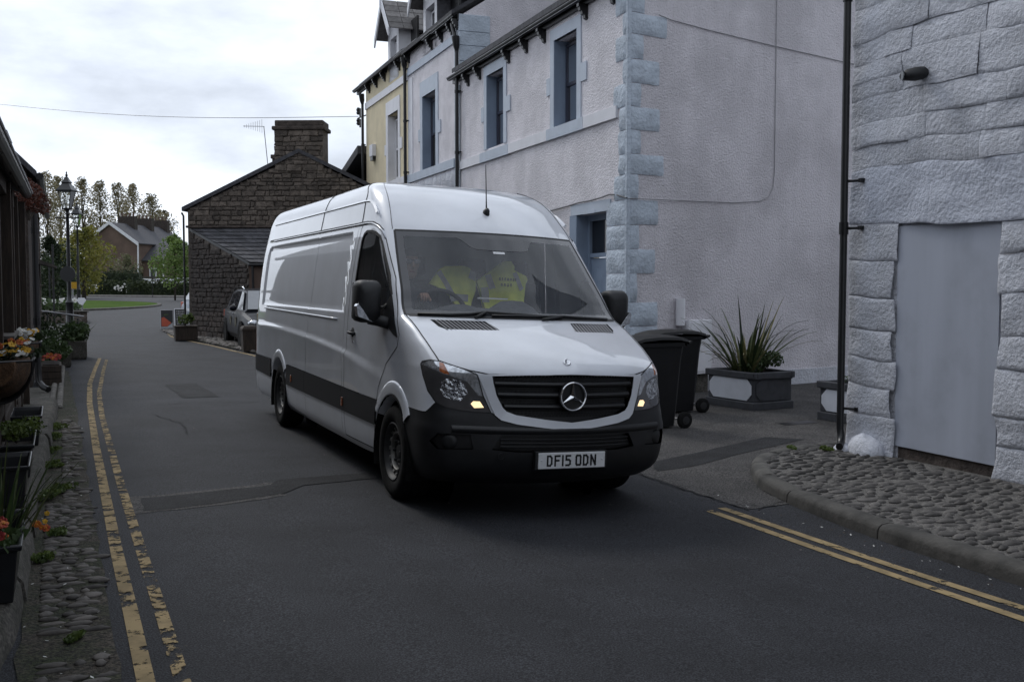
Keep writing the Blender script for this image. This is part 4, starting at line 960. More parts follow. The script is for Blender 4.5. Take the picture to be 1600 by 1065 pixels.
def cut(pts, d, label, only=None, depth=.35):
    """cut the outline pts (3-D, projected along d) into the shell and give the faces inside the region number"""
    d = Vector(d).normalized(); ax = d.orthogonal().normalized(); ay = d.cross(ax)
    P = [Vector(p) for p in pts]; n = len(P); c0 = sum(P, Vector())/n
    q2 = [(p.dot(ax), p.dot(ay)) for p in P]; dd = [p.dot(d) for p in P]; dlo, dhi = min(dd)-depth, max(dd)+depth
    lo = (min(q[0] for q in q2)-.12, min(q[1] for q in q2)-.12); hi = (max(q[0] for q in q2)+.12, max(q[1] for q in q2)+.12)
    def near():
        r = []
        for f in vbm.faces:
            c = f.calc_center_median(); u = c.dot(ax); v = c.dot(ay)
            if lo[0] < u < hi[0] and lo[1] < v < hi[1] and dlo < c.dot(d) < dhi and f.normal.dot(d) < .05: r.append(f)
        return r
    fs = near()
    for i in range(n):
        a, b = P[i], P[(i+1) % n]; e = b-a
        no = e.cross(d)
        if no.length < 1e-7: continue
        no.normalize(); el = e.length; mid = (a+b)/2
        ed = (e-d*e.dot(d)); eln = ed.length; ed.normalize()
        sel = []
        for f in fs:
            if not f.is_valid: continue
            s = [(v.co-a).dot(no) for v in f.verts]
            if min(s) < -1e-5 and max(s) > 1e-5:
                t = [(v.co-a).dot(ed) for v in f.verts]
                if max(t) > -.01 and min(t) < eln+.01: sel.append(f)
        if not sel: continue
        ve = set(); geom = list(sel)
        for f in sel:
            for x in f.edges: ve.add(x)
            for x in f.verts: ve.add(x)
        r = bmesh.ops.bisect_plane(vbm, geom=geom+list(ve), dist=1e-5, plane_co=a, plane_no=no)
        fs = [f for f in fs if f.is_valid]; s_ = set(fs)
        for g in r['geom']:
            if isinstance(g, bmesh.types.BMFace) and g not in s_: fs.append(g); s_.add(g)
    cnt = 0
    for f in near():
        c = f.calc_center_median()
        if pip(q2, c.dot(ax), c.dot(ay)) and (only is None or f[reg] in only): f[reg] = label; cnt += 1
    return cnt
def mir(pts): return [(-x, y, z) for x, y, z in pts]
def both(pts, d, lab, labm, only=None): return cut(pts, d, lab, only), cut(mir(pts), (-d[0], d[1], d[2]), labm, only)
CD = (.352, .932, -.087)
FRONT = (0, 1, 0)
# regions: 1 bonnet 2 screen 3 frit 4 grille 5 surround 6/7 headlight 8 bumper 9/10 door 11/12 door glass 13/14 strips 15 arch openings
bon = [(-.571, .1, 1.012), (-.3, .05, 1.02), (0, .03, 1.024), (.3, .05, 1.02), (.571, .1, 1.012), (.70, .2, 1.035), (.80, .3, 1.066), (.862, .4, 1.09), (.875, .5, 1.16), (.885, .7, 1.25), (.892, .85, 1.33), (.897, 1.0, 1.389), (-.897, 1.0, 1.389), (-.892, .85, 1.33), (-.885, .7, 1.25), (-.875, .5, 1.16), (-.862, .4, 1.09), (-.80, .3, 1.066), (-.70, .2, 1.035)]
cut(bon, FRONT, 1, {0}, .8)
bump = [(-1.1, .3, .2), (1.1, .3, .2), (1.1, .3, .735), (.951, .38, .73), (.905, .31, .80), (.85, .25, .775), (.75, .19, .76), (.56, .11, .75), (.5, .08, .70), (0, 0, .64), (-.5, .08, .70), (-.56, .11, .75), (-.75, .19, .76), (-.85, .25, .775), (-.905, .31, .80), (-.951, .38, .73), (-1.1, .3, .735)]
cut(bump, FRONT, 8, {0}, .75)
for s_ in (-1, 1):   # bumper wraps round the corner to the wheel arch
    cut([(s_*.97, .2, .2), (s_*.97, 1.0, .2), (s_*.97, .80, .690), (s_*.97, .36, .735), (s_*.97, .2, .735)], (-s_, 0, 0), 8, {0}, .5)
sl = [(-.645, .172, 1.006), (-.606, .146, .905), (-.563, .117, .788), (-.54, .1, .735), (-.50, .083, .702), (-.394, .046, .676), (-.2, .01, .652), (0, -.009, .632)]
cut(sl+[(-x, y, z) for x, y, z in reversed(sl[:-1])]+[(.571, .13, 1.013), (.3, .05, 1.021), (0, .03, 1.025), (-.3, .05, 1.021), (-.571, .13, 1.013)], FRONT, 5, {0, 1, 8}, .3)
gl = [(-.556, .133, 1.0), (-.55, .13, .96), (-.528, .113, .868), (-.49, .09, .79), (-.465, .083, .762), (-.40, .055, .738), (-.2, .02, .71), (0, 0, .688)]
cut(gl+[(-x, y, z) for x, y, z in reversed(gl[:-1])]+[(.3, .05, 1.012), (0, .03, 1.018), (-.3, .05, 1.012)], FRONT, 4, {0, 1, 5, 8}, .3)
hl = [(-.945, .526, 1.055), (-.938, .516, 1.075), (-.907, .437, 1.09), (-.857, .367, 1.086), (-.739, .249, 1.047), (-.650, .175, 1.008), (-.636, .163, .95), (-.613, .145, .862), (-.566, .111, .751), (-.66, .155, .752), (-.75, .194, .758), (-.846, .249, .775), (-.9, .306, .805), (-.934, .384, .88), (-.946, .469, .984)]
both(hl, CD, 6, 7, {0, 1, 8, 5})
band = [(-.944, .514, 1.057), (-.907, .437, 1.087), (-.857, .367, 1.083), (-.739, .249, 1.045), (-.650, .175, 1.006), (-.636, .163, .95), (-.617, .147, .862), (-.645, .159, .866), (-.68, .181, .913), (-.712, .201, .956), (-.773, .237, .978), (-.866, .303, 1.007), (-.92, .408, 1.039)]
both(band, CD, 21, 22, {6, 7})
amb = [(-.862, .37, 1.08), (-.84, .34, 1.075), (-.815, .28, 1.0), (-.85, .29, 1.005), (-.875, .32, 1.02)]
both(amb, CD, 27, 28, {21, 22})
lamp = [(-.859, .29, .971), (-.808, .256, .976), (-.747, .22, .96), (-.72, .202, .916), (-.712, .192, .878), (-.757, .208, .825), (-.818, .243, .833), (-.861, .274, .855), (-.879, .3, .898)]
both(lamp, CD, 23, 24, {6, 7})
park = [(-.692, .176, .808), (-.676, .170, .826), (-.635, .151, .826), (-.61, .135, .785), (-.672, .159, .780)]
both(park, CD, 25, 26, {6, 7})
vent = [(-.754, .908, 1.362), (-.361, .785, 1.362), (-.313, .604, 1.305), (-.36, .61, 1.302), (-.70, .7, 1.300), (-.735, .75, 1.315)]
both(vent, FRONT, 31, 32, {1})
# lower intake and fog recesses
cut([(-.50, .07, .60), (.50, .07, .60), (.56, .09, .50), (.40, .05, .485), (-.40, .05, .485), (-.56, .09, .50)], FRONT, 33, {8}, .3)
fog = [(-.90, .25, .60), (-.70, .14, .60), (-.68, .14, .50), (-.90, .25, .49), (-.94, .3, .54)]
both(fog, FRONT, 34, 35, {8})
# side panels
dwl = [(-.9, 2.27, 2.0), (-.9, 2.24, 2.045), (-.9, 2.17, 2.067), (-.9, 2.0, 2.06), (-.9, 1.90, 2.043), (-.9, 1.80, 2.01), (-.9, 1.72, 1.95), (-.9, 1.43, 1.69), (-.9, 1.02, 1.215), (-.9, 1.12, 1.235), (-.9, 1.30, 1.30), (-.9, 1.40, 1.318), (-.9, 2.2, 1.318), (-.9, 2.3, 1.35)]
door = [(-.9, 2.43, .30), (-.9, 2.455, .75), (-.9, 2.41, 1.06), (-.9, 2.405, 1.7), (-.9, 2.355, 2.10), (-.9, 2.33, 2.128), (-.9, 2.1, 2.128), (-.9, 1.93, 2.11), (-.9, 1.80, 2.06), (-.9, 1.70, 1.98), (-.9, 1.35, 1.665), (-.9, .99, 1.24), (-.9, 1.02, 1.15), (-.9, 1.28, 1.0), (-.9, 1.44, .80), (-.9, 1.50, .60), (-.9, 1.52, .30)]
SD = (1, 0, 0)
both(door, SD, 9, 10, {0})
both(dwl, SD, 11, 12, {0, 9, 10})
both([(-.9, 1.43, 1.32), (-.9, 1.35, 1.47), (-.9, 1.275, 1.56), (-.9, 1.0, 1.2), (-.9, 1.10, 1.225), (-.9, 1.28, 1.29)], SD, 37, 38, {11, 12})
st = [[(-.9, 1.44, .705), (-.9, 1.47, .505), (-.9, 4.96, .515), (-.9, 4.93, .735)], [(-.9, 5.84, .735), (-.9, 5.84, .52), (-.9, 6.86, .535), (-.9, 6.86, .735)]]
both(st[0], SD, 13, 14, {0, 9, 10}); both(st[1], SD, 13, 14, {0})
def arch(c, r, n=18, z0=.1): return [(-.9, c+r, z0)]+[(-.9, c+r*math.cos(math.pi*k/n), .345+r*1.02*math.sin(math.pi*k/n)) for k in range(n+1)]+[(-.9, c-r, z0)]
for c, r in ((1.06, .425), (5.385, .425)): both(arch(c, r), SD, 15, 15)
# slice out the side seams (rear door line etc.) as narrow grooves
def groove(path, w_=.007, only={0, 9, 10, 13, 14}):
    for a, b in zip(path[:-1], path[1:]):
        A = Vector((-.9, *a)); B = Vector((-.9, *b)); d = (B-A).normalized(); q = Vector((0, -d.z, d.y))*w_/2
        both([tuple(A+q), tuple(B+q), tuple(B-q), tuple(A-q)], SD, 16, 16, only)
groove([(4.02, .33), (4.02, .7), (3.95, 1.25), (3.925, 1.7), (3.93, 2.1)]); groove([(2.53, .33), (2.53, 1.2), (2.50, 1.8), (2.44, 2.12)])
def rim(path): groove(path, .009)
groove([(4.02, 2.13), (3.93, 2.12)], .006)
# recessed load panel and roof side panel: push the faces in a little
def recess(pts, amt, soft, d=SD):
    for s_ in (1, -1):
        P = [(p[1], p[2]) for p in pts]
        for v in vbm.verts:
            if v.co.x*s_ > -.6: continue
            if inside(P, v.co.y, v.co.z):
                dist = 9
                for i in range(len(P)):
                    a = Vector(P[i]); b = Vector(P[(i+1) % len(P)]); e = b-a; t = max(0, min(1, (Vector((v.co.y, v.co.z))-a).dot(e)/e.dot(e))); dist = min(dist, ((a+e*t)-Vector((v.co.y, v.co.z))).length)
                v.co.x += s_*amt*min(1, dist/soft)
pan = [(-.9, 6.55, 1.36), (-.9, 6.56, 2.02), (-.9, 6.48, 2.075), (-.9, 2.62, 2.082), (-.9, 2.56, 2.03), (-.9, 2.60, 1.36)]
pan2 = [(-.9, 6.52, 1.39), (-.9, 6.53, 2.005), (-.9, 6.465, 2.047), (-.9, 2.635, 2.053), (-.9, 2.59, 2.015), (-.9, 2.63, 1.39)]
both(pan, SD, 17, 18, {0, 16}); both(pan2, SD, 19, 20, {17, 18, 16}); vbm.verts.ensure_lookup_table(); recess([tuple(p) for p in pan], .013, .026)
groove([(3.95, 1.36), (3.925, 1.7), (3.93, 2.08)], .007, {17, 18, 19, 20})
# longitudinal crease of the high roof and drip rail are made of thin rails below
for f in list(vbm.faces):
    if f[reg] == 15: vbm.faces.remove(f)
mats_r = {}
def region(name, labs, m_, parent=van, smooth=True, push=0.):
    labs = labs if isinstance(labs, (tuple, set, list)) else (labs,)
    fs = [f for f in vbm.faces if f[reg] in labs]
    if not fs: return None
    idx = {}; vs = []; fc = []
    for f in fs:
        t = []
        for v in f.verts:
            if v.index not in idx or True:
                key = v
                if key not in idx: idx[key] = len(vs); vs.append(v.co-v.normal*push)
                t.append(idx[key])
        fc.append(tuple(t))
    me = bpy.data.meshes.new(name); me.from_pydata([tuple(v) for v in vs], [], fc); me.materials.append(m_)
    b = bmesh.new(); b.from_mesh(me); bmesh.ops.remove_doubles(b, verts=b.verts, dist=2e-5); b.normal_update(); b.to_mesh(me); b.free()
    me.polygons.foreach_set('use_smooth', [True]*len(me.polygons)); me.set_sharp_from_angle(angle=R(38))
    o = bpy.data.objects.new(name, me); COL.objects.link(o); adopt(o, parent); return o
vbm.normal_update()
def border_tubes(la, lb, r, name, m_, parent=van):
    """thin shut-line along the border of two regions"""
    mb = MB()
    for e in vbm.edges:
        L_ = [f[reg] for f in e.link_faces]
        if len(L_) == 2 and ((L_[0] in la) != (L_[1] in la)) and (L_[0] in lb or L_[1] in lb):
            a, b = e.verts; n = (a.normal+b.normal).normalized(); d = (b.co-a.co)
            if d.length < 1e-4: continue
            q = d.normalized().cross(n)*r; h = n*.0012
            mb.add([a.co+q+h, b.co+q+h, b.co-q+h, a.co-q+h], [(0, 1, 2, 3)])
    return mb.build(name, m_, parent) if mb.v else None
body = region('body', {0, 17, 18, 19, 20}, M['paint'])
region('panel_gap', 16, M['seam'], body, push=.004)
bonnet = region('bonnet', 1, M['paint'])
screen = region('windscreen', 2, M['screen_glass'])
frit = region('windscreen_surround', 3, M['frit'])
sur = region('grille_surround', 5, M['paint'], push=-.012)
bumper = region('bumper', 8, M['bumper'])
region('bumper_intake', 33, M['grille_black'], bumper, push=.035)
for l_ in (34, 35):
    r_ = region('fog_recess', l_, M['grille_black'], bumper, push=.02)
hls = []
for s_, (a, bn, lp, pk, am) in enumerate(((6, 21, 23, 25, 27), (7, 22, 24, 26, 28))):
    h = region('headlight', a, M['lamp_black']); hls.append(h)
    region('indicator_band', bn, M['lamp_clear'], h); region('lamp_reflector', lp, M['lamp_chrome'], h, push=.0); region('parking_light', pk, M['lamp_lit'], h); region('amber_lens', am, M['lamp_amber'], h)
doors = []
for a, b, c in ((9, 11, 37), (10, 12, 38)):
    d_ = region('door', a, M['paint']); doors.append(d_)
    region('door_window', b, M['side_glass'], d_, push=.008); region('mirror_triangle', c, M['black_plastic'], d_, push=-.006)
for l_ in (13, 14): region('rub_strip', l_, M['bumper'], push=-.012)
border_tubes({1}, {0, 5}, .0045, 'panel_gap', M['seam'], body)
border_tubes({9, 10}, {0}, .0045, 'panel_gap', M['seam'], body)
border_tubes({11, 12}, {9, 10, 0}, .012, 'window_seal', M['seam'], body)
border_tubes({6, 7, 21, 22}, {0, 1, 8, 5}, .004, 'panel_gap', M['seam'], body)
border_tubes({8}, {0}, .004, 'panel_gap', M['seam'], body)
border_tubes({3}, {0, 1}, .009, 'windscreen_seal', M['seam'], body)
# vents with slats
for l_, s_ in ((31, -1), (32, 1)):
    v_ = region('bonnet_vent', l_, M['grille_black'], push=.02)
    for k in range(13):
        f0 = (k+.8)/13.6; x = .745-(.745-.33)*f0
        y0 = .72-.10*f0; y1 = .89-.10*f0
        m = MB(); top = Vector((s_*(x), y1-.002, 1.3625)); bot = Vector((s_*(x-.03), y0-.022, 1.302)); e = Vector((.006, 0, 0)); n_ = Vector((0, -.2, .03)).normalized()*.004
        m.hexa([bot-e, bot+e, bot+e+Vector((0, .02, -.02)), bot-e+Vector((0, .02, -.02)), top-e, top+e, top+e+Vector((0, .02, -.02)), top-e+Vector((0, .02, -.02))]); m.build('slat', M['slat_grey'], v_)
# grille: recessed backing, bars, mesh, star
def fv_(u, z):   # depth of the front surface at (u,z)
    vc, uf, vf = [pchip(VT, k)(z) for k in (1, 2, 3)]; return vc+(vf-vc)*(u/uf)**2
grl = region('grille', 4, M['grille_black'], push=.045)
def gwid(z): # half width of the grille opening
    return pchip([(.69, .02), (.72, .26), (.74, .40), (.763, .467), (.79, .49), (.868, .528), (.96, .55), (1.0, .556)], 1)(z)
for z0, z1 in ((.93, .972), (.855, .897), (.775, .815)):
    m = MB(); rings = []; n = 16; w0 = min(gwid(z0), gwid(z1))-.004
    for k in range(n+1):
        u = -w0+2*w0*k/n; dz = -.012*(abs(u)/.5)**2*0
        rings.append([(u, fv_(u, zz_)+dd, zz_-.0) for zz_, dd in ((z0, .022), (z0+.008, .004), ((z0+z1)/2, -.002), (z1-.008, .004), (z1, .022), (z1, .04), (z0, .04))])
    m.ring(rings); m.build('grille_bar', M['bumper'], grl, smooth=40)
m = MB()
for zc in (.988, .915, .835, .748):
    for rr_ in (-1, 0, 1):
        z = zc+rr_*.016; w0 = gwid(z)-.02; n = int(w0*2/.026)
        for k in range(n):
            u = -w0+(k+.5+(.5 if rr_ % 2 else 0))*2*w0/n
            if abs(u) > w0: continue
            y = fv_(u, z)+.036; m.add([(u-.010, y, z-.006), (u+.010, y, z-.006), (u+.010, y, z+.006), (u-.010, y, z+.006)], [(0, 1, 2, 3)])
g_ = m.build('grille_holes', M['seam'], grl); tag(g_, kind='stuff')
star = MB(); cy, cz = .002, .872; R_ = .104
def ringtube(mb, c, r, t, n=40): mb.tube([(c[0]+r*math.sin(2*math.pi*k/n), c[1]+0, c[2]+r*math.cos(2*math.pi*k/n)) for k in range(n+1)], t, 8, cap=False)
ringtube(star, (0, -.012, cz), R_-.008, .0085)
for k in range(3):
    a = 2*math.pi*k/3; d = Vector((math.sin(a), 0, math.cos(a))); q = Vector((math.cos(a), 0, -math.sin(a))); c = Vector((0, -.02, cz)); tip = c+d*(R_-.01)+Vector((0, .008, 0)); L1 = c+q*.017+d*.012+Vector((0, .010, 0)); L2 = c-q*.017+d*.012+Vector((0, .010, 0)); base = c-d*.004
    star.add([c+Vector((0, -.006, 0)), L1, tip, L2, c+Vector((0, .012, 0))], [(0, 1, 2), (0, 2, 3), (1, 4, 2), (2, 4, 3), (0, 4, 1), (0, 3, 4)])
em = star.build('emblem', M['chrome'], grl, smooth=30)
m = MB(); m.lathe([(R_, .0), (R_, .01)], 32, (0, 0, 0), 'Z'); m.v = [(p[0], .004+p[2], cz+p[1]) for p in m.v]; m.build('emblem_backing', M['grille_black'], grl)
m = MB(); m.lathe([(.028, 0), (.028, .006), (.022, .010), (.018, .008)], 20, (0, 0, 0)); Mx = Matrix.Translation((0, .104, 1.102)) @ Matrix.Rotation(R(52), 4, 'X'); m.v = [tuple(Mx @ Vector(p)) for p in m.v]; m.build('bonnet_badge', M['chrome'], bonnet, smooth=30)
# number plate
np_ = MB(); np_.box((0, -.028, .43), (.52, .012, .111)); pl = np_.build('number_plate', M['plate'], bumper, bevel=.004)
m = MB(); m.box((0, .0, .43), (.56, .05, .13)); m.build('plate_holder', M['bumper'], bumper, bevel=.006)
G_ = {'D': [[(0, 0), (0, 1)], [(0, 1), (.6, 1), (.92, .8), (.92, .2), (.6, 0), (0, 0)]], 'F': [[(0, 0), (0, 1)], [(0, 1), (1, 1)], [(0, .52), (.8, .52)]], '1': [[(.5, 0), (.5, 1)]],
      '5': [[(.95, 1), (.05, 1), (.05, .58), (.65, .58), (.95, .45), (.95, .13), (.65, 0), (.05, 0)]], 'O': [[(.15, 0), (.85, 0), (1, .15), (1, .85), (.85, 1), (.15, 1), (0, .85), (0, .15), (.15, 0)]], 'N': [[(0, 0), (0, 1)], [(0, 1), (1, 0)], [(1, 0), (1, 1)]]}
def glyph(mb, ch, x, z, w_, h, t, y):
    for seg in G_[ch]:
        for (a, b) in zip(seg[:-1], seg[1:]):
            A = Vector((x+a[0]*w_, 0, z+a[1]*h)); B = Vector((x+b[0]*w_, 0, z+b[1]*h)); d = (B-A).normalized(); q = Vector((-d.z, 0, d.x))*t/2; A -= d*t/2*.98; B += d*t/2*.98
            y -= .00004
            mb.add([(p.x, y, p.z) for p in (A-q, B-q, B+q, A+q)], [(0, 1, 2, 3)])
m = MB(); x = -.197; t_ = .0135; yy = -.0345
for k, ch in enumerate('DF15 ODN'):
    if ch == ' ': x += .022; continue
    w_ = .034 if ch != '1' else .006
    glyph(m, ch, x+t_/2, .43-.0395+t_/2, w_ if ch != '1' else .001, .079-t_, t_, yy); yy -= .0005; x += (w_ if ch != '1' else .001)+t_+.0105
m.build('plate_lettering', M['seam'], pl)
for s_ in (-.236, .236):
    m = MB(); m.lathe([(.006, 0), (.006, .003), (.002, .005)], 10, (0, 0, 0)); m.v = [(s_+p[0], -.034-p[2], .435+p[1]) for p in m.v]; m.build('plate_screw', M['plate'], pl, smooth=True)
# bumper details: fog blanks, tow cover, lower lip
for s_ in (-1, 1):
    m = MB(); m.lathe([(.055, .0), (.055, .02), (.045, .03), (.02, .034)], 20, (0, 0, 0)); Mx = Matrix.Translation((s_*.815, .235, .545)) @ Matrix.Rotation(s_*R(28), 4, 'Z') @ Matrix.Rotation(R(90), 4, 'X'); m.v = [tuple(Mx @ Vector(p)) for p in m.v]; m.build('fog_blank', M['bumper'], bumper, smooth=40)
m = MB(); ringtube(m, (-.50, .065, .455), .022, .002, 20); m.build('tow_cover', M['bumper'], bumper)
for zc in (.52, .545, .57):
    m = MB(); m.tube([(-.5+.1*k, fv_(-.5+.1*k, zc)+.012, zc) for k in range(11)], .007, 6); m.build('intake_bar', M['bumper'], bumper)
m = MB()
m.ring([[(u, fv_(u, .63)+dy, z) for dy, z in ((.004, .66), (-.014, .645), (-.018, .632), (-.010, .615), (.004, .60))] for u in [-.82+.082*k for k in range(21)]], closed=False, cap=False); m.build('bumper_step', M['bumper'], bumper, smooth=60)
# wheel arches
def arch_trim(c, z0a, z0b, r0, r1, s_, m_, name):
    m = MB(); rings = []; n = 26
    fw = [pchip(VT, 4), pchip(VR, 2)]
    for k in range(n+1):
        a = z0a+(z0b-z0a)*k/n; cs, sn = math.cos(a), math.sin(a); rg = []
        for r, o in ((r0-.035, -.06), (r0-.006, -.002), (r0, .010), (r0+.015, .015), ((r0+r1)/2+.01, .015), (r1-.016, .013), (r1-.004, .006), (r1+.004, -.012)):
            y = c+r*cs; z = .345+r*1.02*sn; x = fw[0](z) if y < 1.6 else fw[1](z)
            if y < .95: 
                vs_ = pchip(VT, 5)(z)
                if y < vs_:
                    f_ = (vs_-y); x -= .16*f_*f_*2
            rg.append((s_*(x+o), y, z))
        rings.append(rg)
    m.ring(rings, closed=False, cap=False); return m.build(name, m_, van, smooth=50)
for s_ in (-1, 1):
    arch_trim(1.06, R(-2) if False else R(46), R(143), .43, .545, s_, M['paint'], 'wheel_arch') if False else None
    arch_trim(1.06, R(37), R(142), .428, .535, s_, M['paint'], 'wheel_arch'); arch_trim(5.385, R(40), R(140), .428, .52, s_, M['paint'], 'wheel_arch')
    for c in (1.06, 5.385):
        m = MB(); rings = []
        for k in range(21):
            a = -.35+(math.pi+.7)*k/20; rings.append([(s_*x, c+.425*math.cos(a), .345+.4335*math.sin(a)) for x in (.99, .8, .6)])
        m.ring(rings, closed=False, cap=False); m.add([(s_*.6, c+.425*math.cos(a), .345+.4335*math.sin(a)) for a in [math.pi*2*k/20 for k in range(20)]], [tuple(range(20))]); m.build('arch_liner', M['rubber'], van)
# underbody
m = MB(); m.box((0, 3.6, .40), (1.5, 5.9, .22)); m.box((0, 3.6, .5), (1.2, 6.4, .2)); tag(m.build('underbody', M['rubber'], van))
for s_ in (-1, 1):
    m = MB(); m.hexa([(s_*.925, 1.52, .24), (s_*.60, 1.52, .24), (s_*.60, 4.92, .24), (s_*.925, 4.92, .24), (s_*.925, 1.52, .42), (s_*.60, 1.52, .42), (s_*.60, 4.92, .42), (s_*.925, 4.92, .42)]); m.build('sill', M['rubber'], van)
# wheels
def wheel(x, y, s_):
    tm = MB()
    prof = [(.215, -.09), (.235, -.115), (.29, -.122), (.325, -.118), (.345, -.10), (.354, -.07), (.354, -.045), (.347, -.043), (.347, -.037), (.355, -.035), (.356, .035), (.348, .037), (.348, .043), (.354, .045), (.354, .07), (.345, .10), (.325, .118), (.29, .122), (.235, .115), (.215, .09)]
    tm.lathe(prof, 40, (0, 0, 0), 'Z', cap=False)
    def fix(mb): mb.v = [(x+s_*p[2], y+p[0], .355+p[1]) for p in mb.v]
    fix(tm); ty = tm.build('tyre', M['rubber'], None, smooth=50)
    w_ = thing('wheel', '', '', (0, 0, 0), world=False); 
    for k_ in ('label', 'category'): del w_[k_]
    w_.parent = van; ty.parent = w_
    rm = MB(); rm.lathe([(.218, .10), (.222, .108), (.214, .112), (.20, .10), (.185, .05), (.172, .01), (.165, .02), (.15, .05), (.11, .05), (.10, .03), (.06, .03), (.055, .06), (.045, .065), (.01, .065)], 40, (0, 0, 0), cap=False); fix(rm); rm.build('rim', M['wheel_dark'], w_, smooth=40)
    rm = MB(); rm.lathe([(.158, .045), (.160, .062), (.150, .078), (.138, .080), (.132, .07), (.132, .045)], 40, (0, 0, 0), cap=False); fix(rm); rm.build('hub_ring', M['steel'], w_, smooth=40)
    rm = MB(); rm.lathe([(.20, -.02), (.05, -.03)], 30, (0, 0, 0)); fix(rm); rm.build('brake_disc', M['rubber'], w_)
    for k in range(16):
        a = 2*math.pi*k/16; m = MB(); m.box((0, 0, 0), (.03, .028, .03)); Mx = Matrix.Rotation(a, 4, 'Z') @ Matrix.Translation((.176, 0, .062)) @ Matrix.Rotation(R(-35), 4, 'Y'); m.v = [tuple(Mx @ Vector(p)) for p in m.v]; fix(m); m.build('rim_lug', M['steel'], w_, bevel=.005)
    for k in range(6):
        a = 2*math.pi*k/6; m = MB(); m.lathe([(.013, .05), (.013, .078), (.006, .082)], 6, (.08*math.cos(a), .08*math.sin(a), 0)); fix(m); m.build('wheel_nut', M['black_plastic'], w_)
for s_ in (-1, 1):
    for y in (1.06, 5.385): wheel(s_*.855, y, s_)
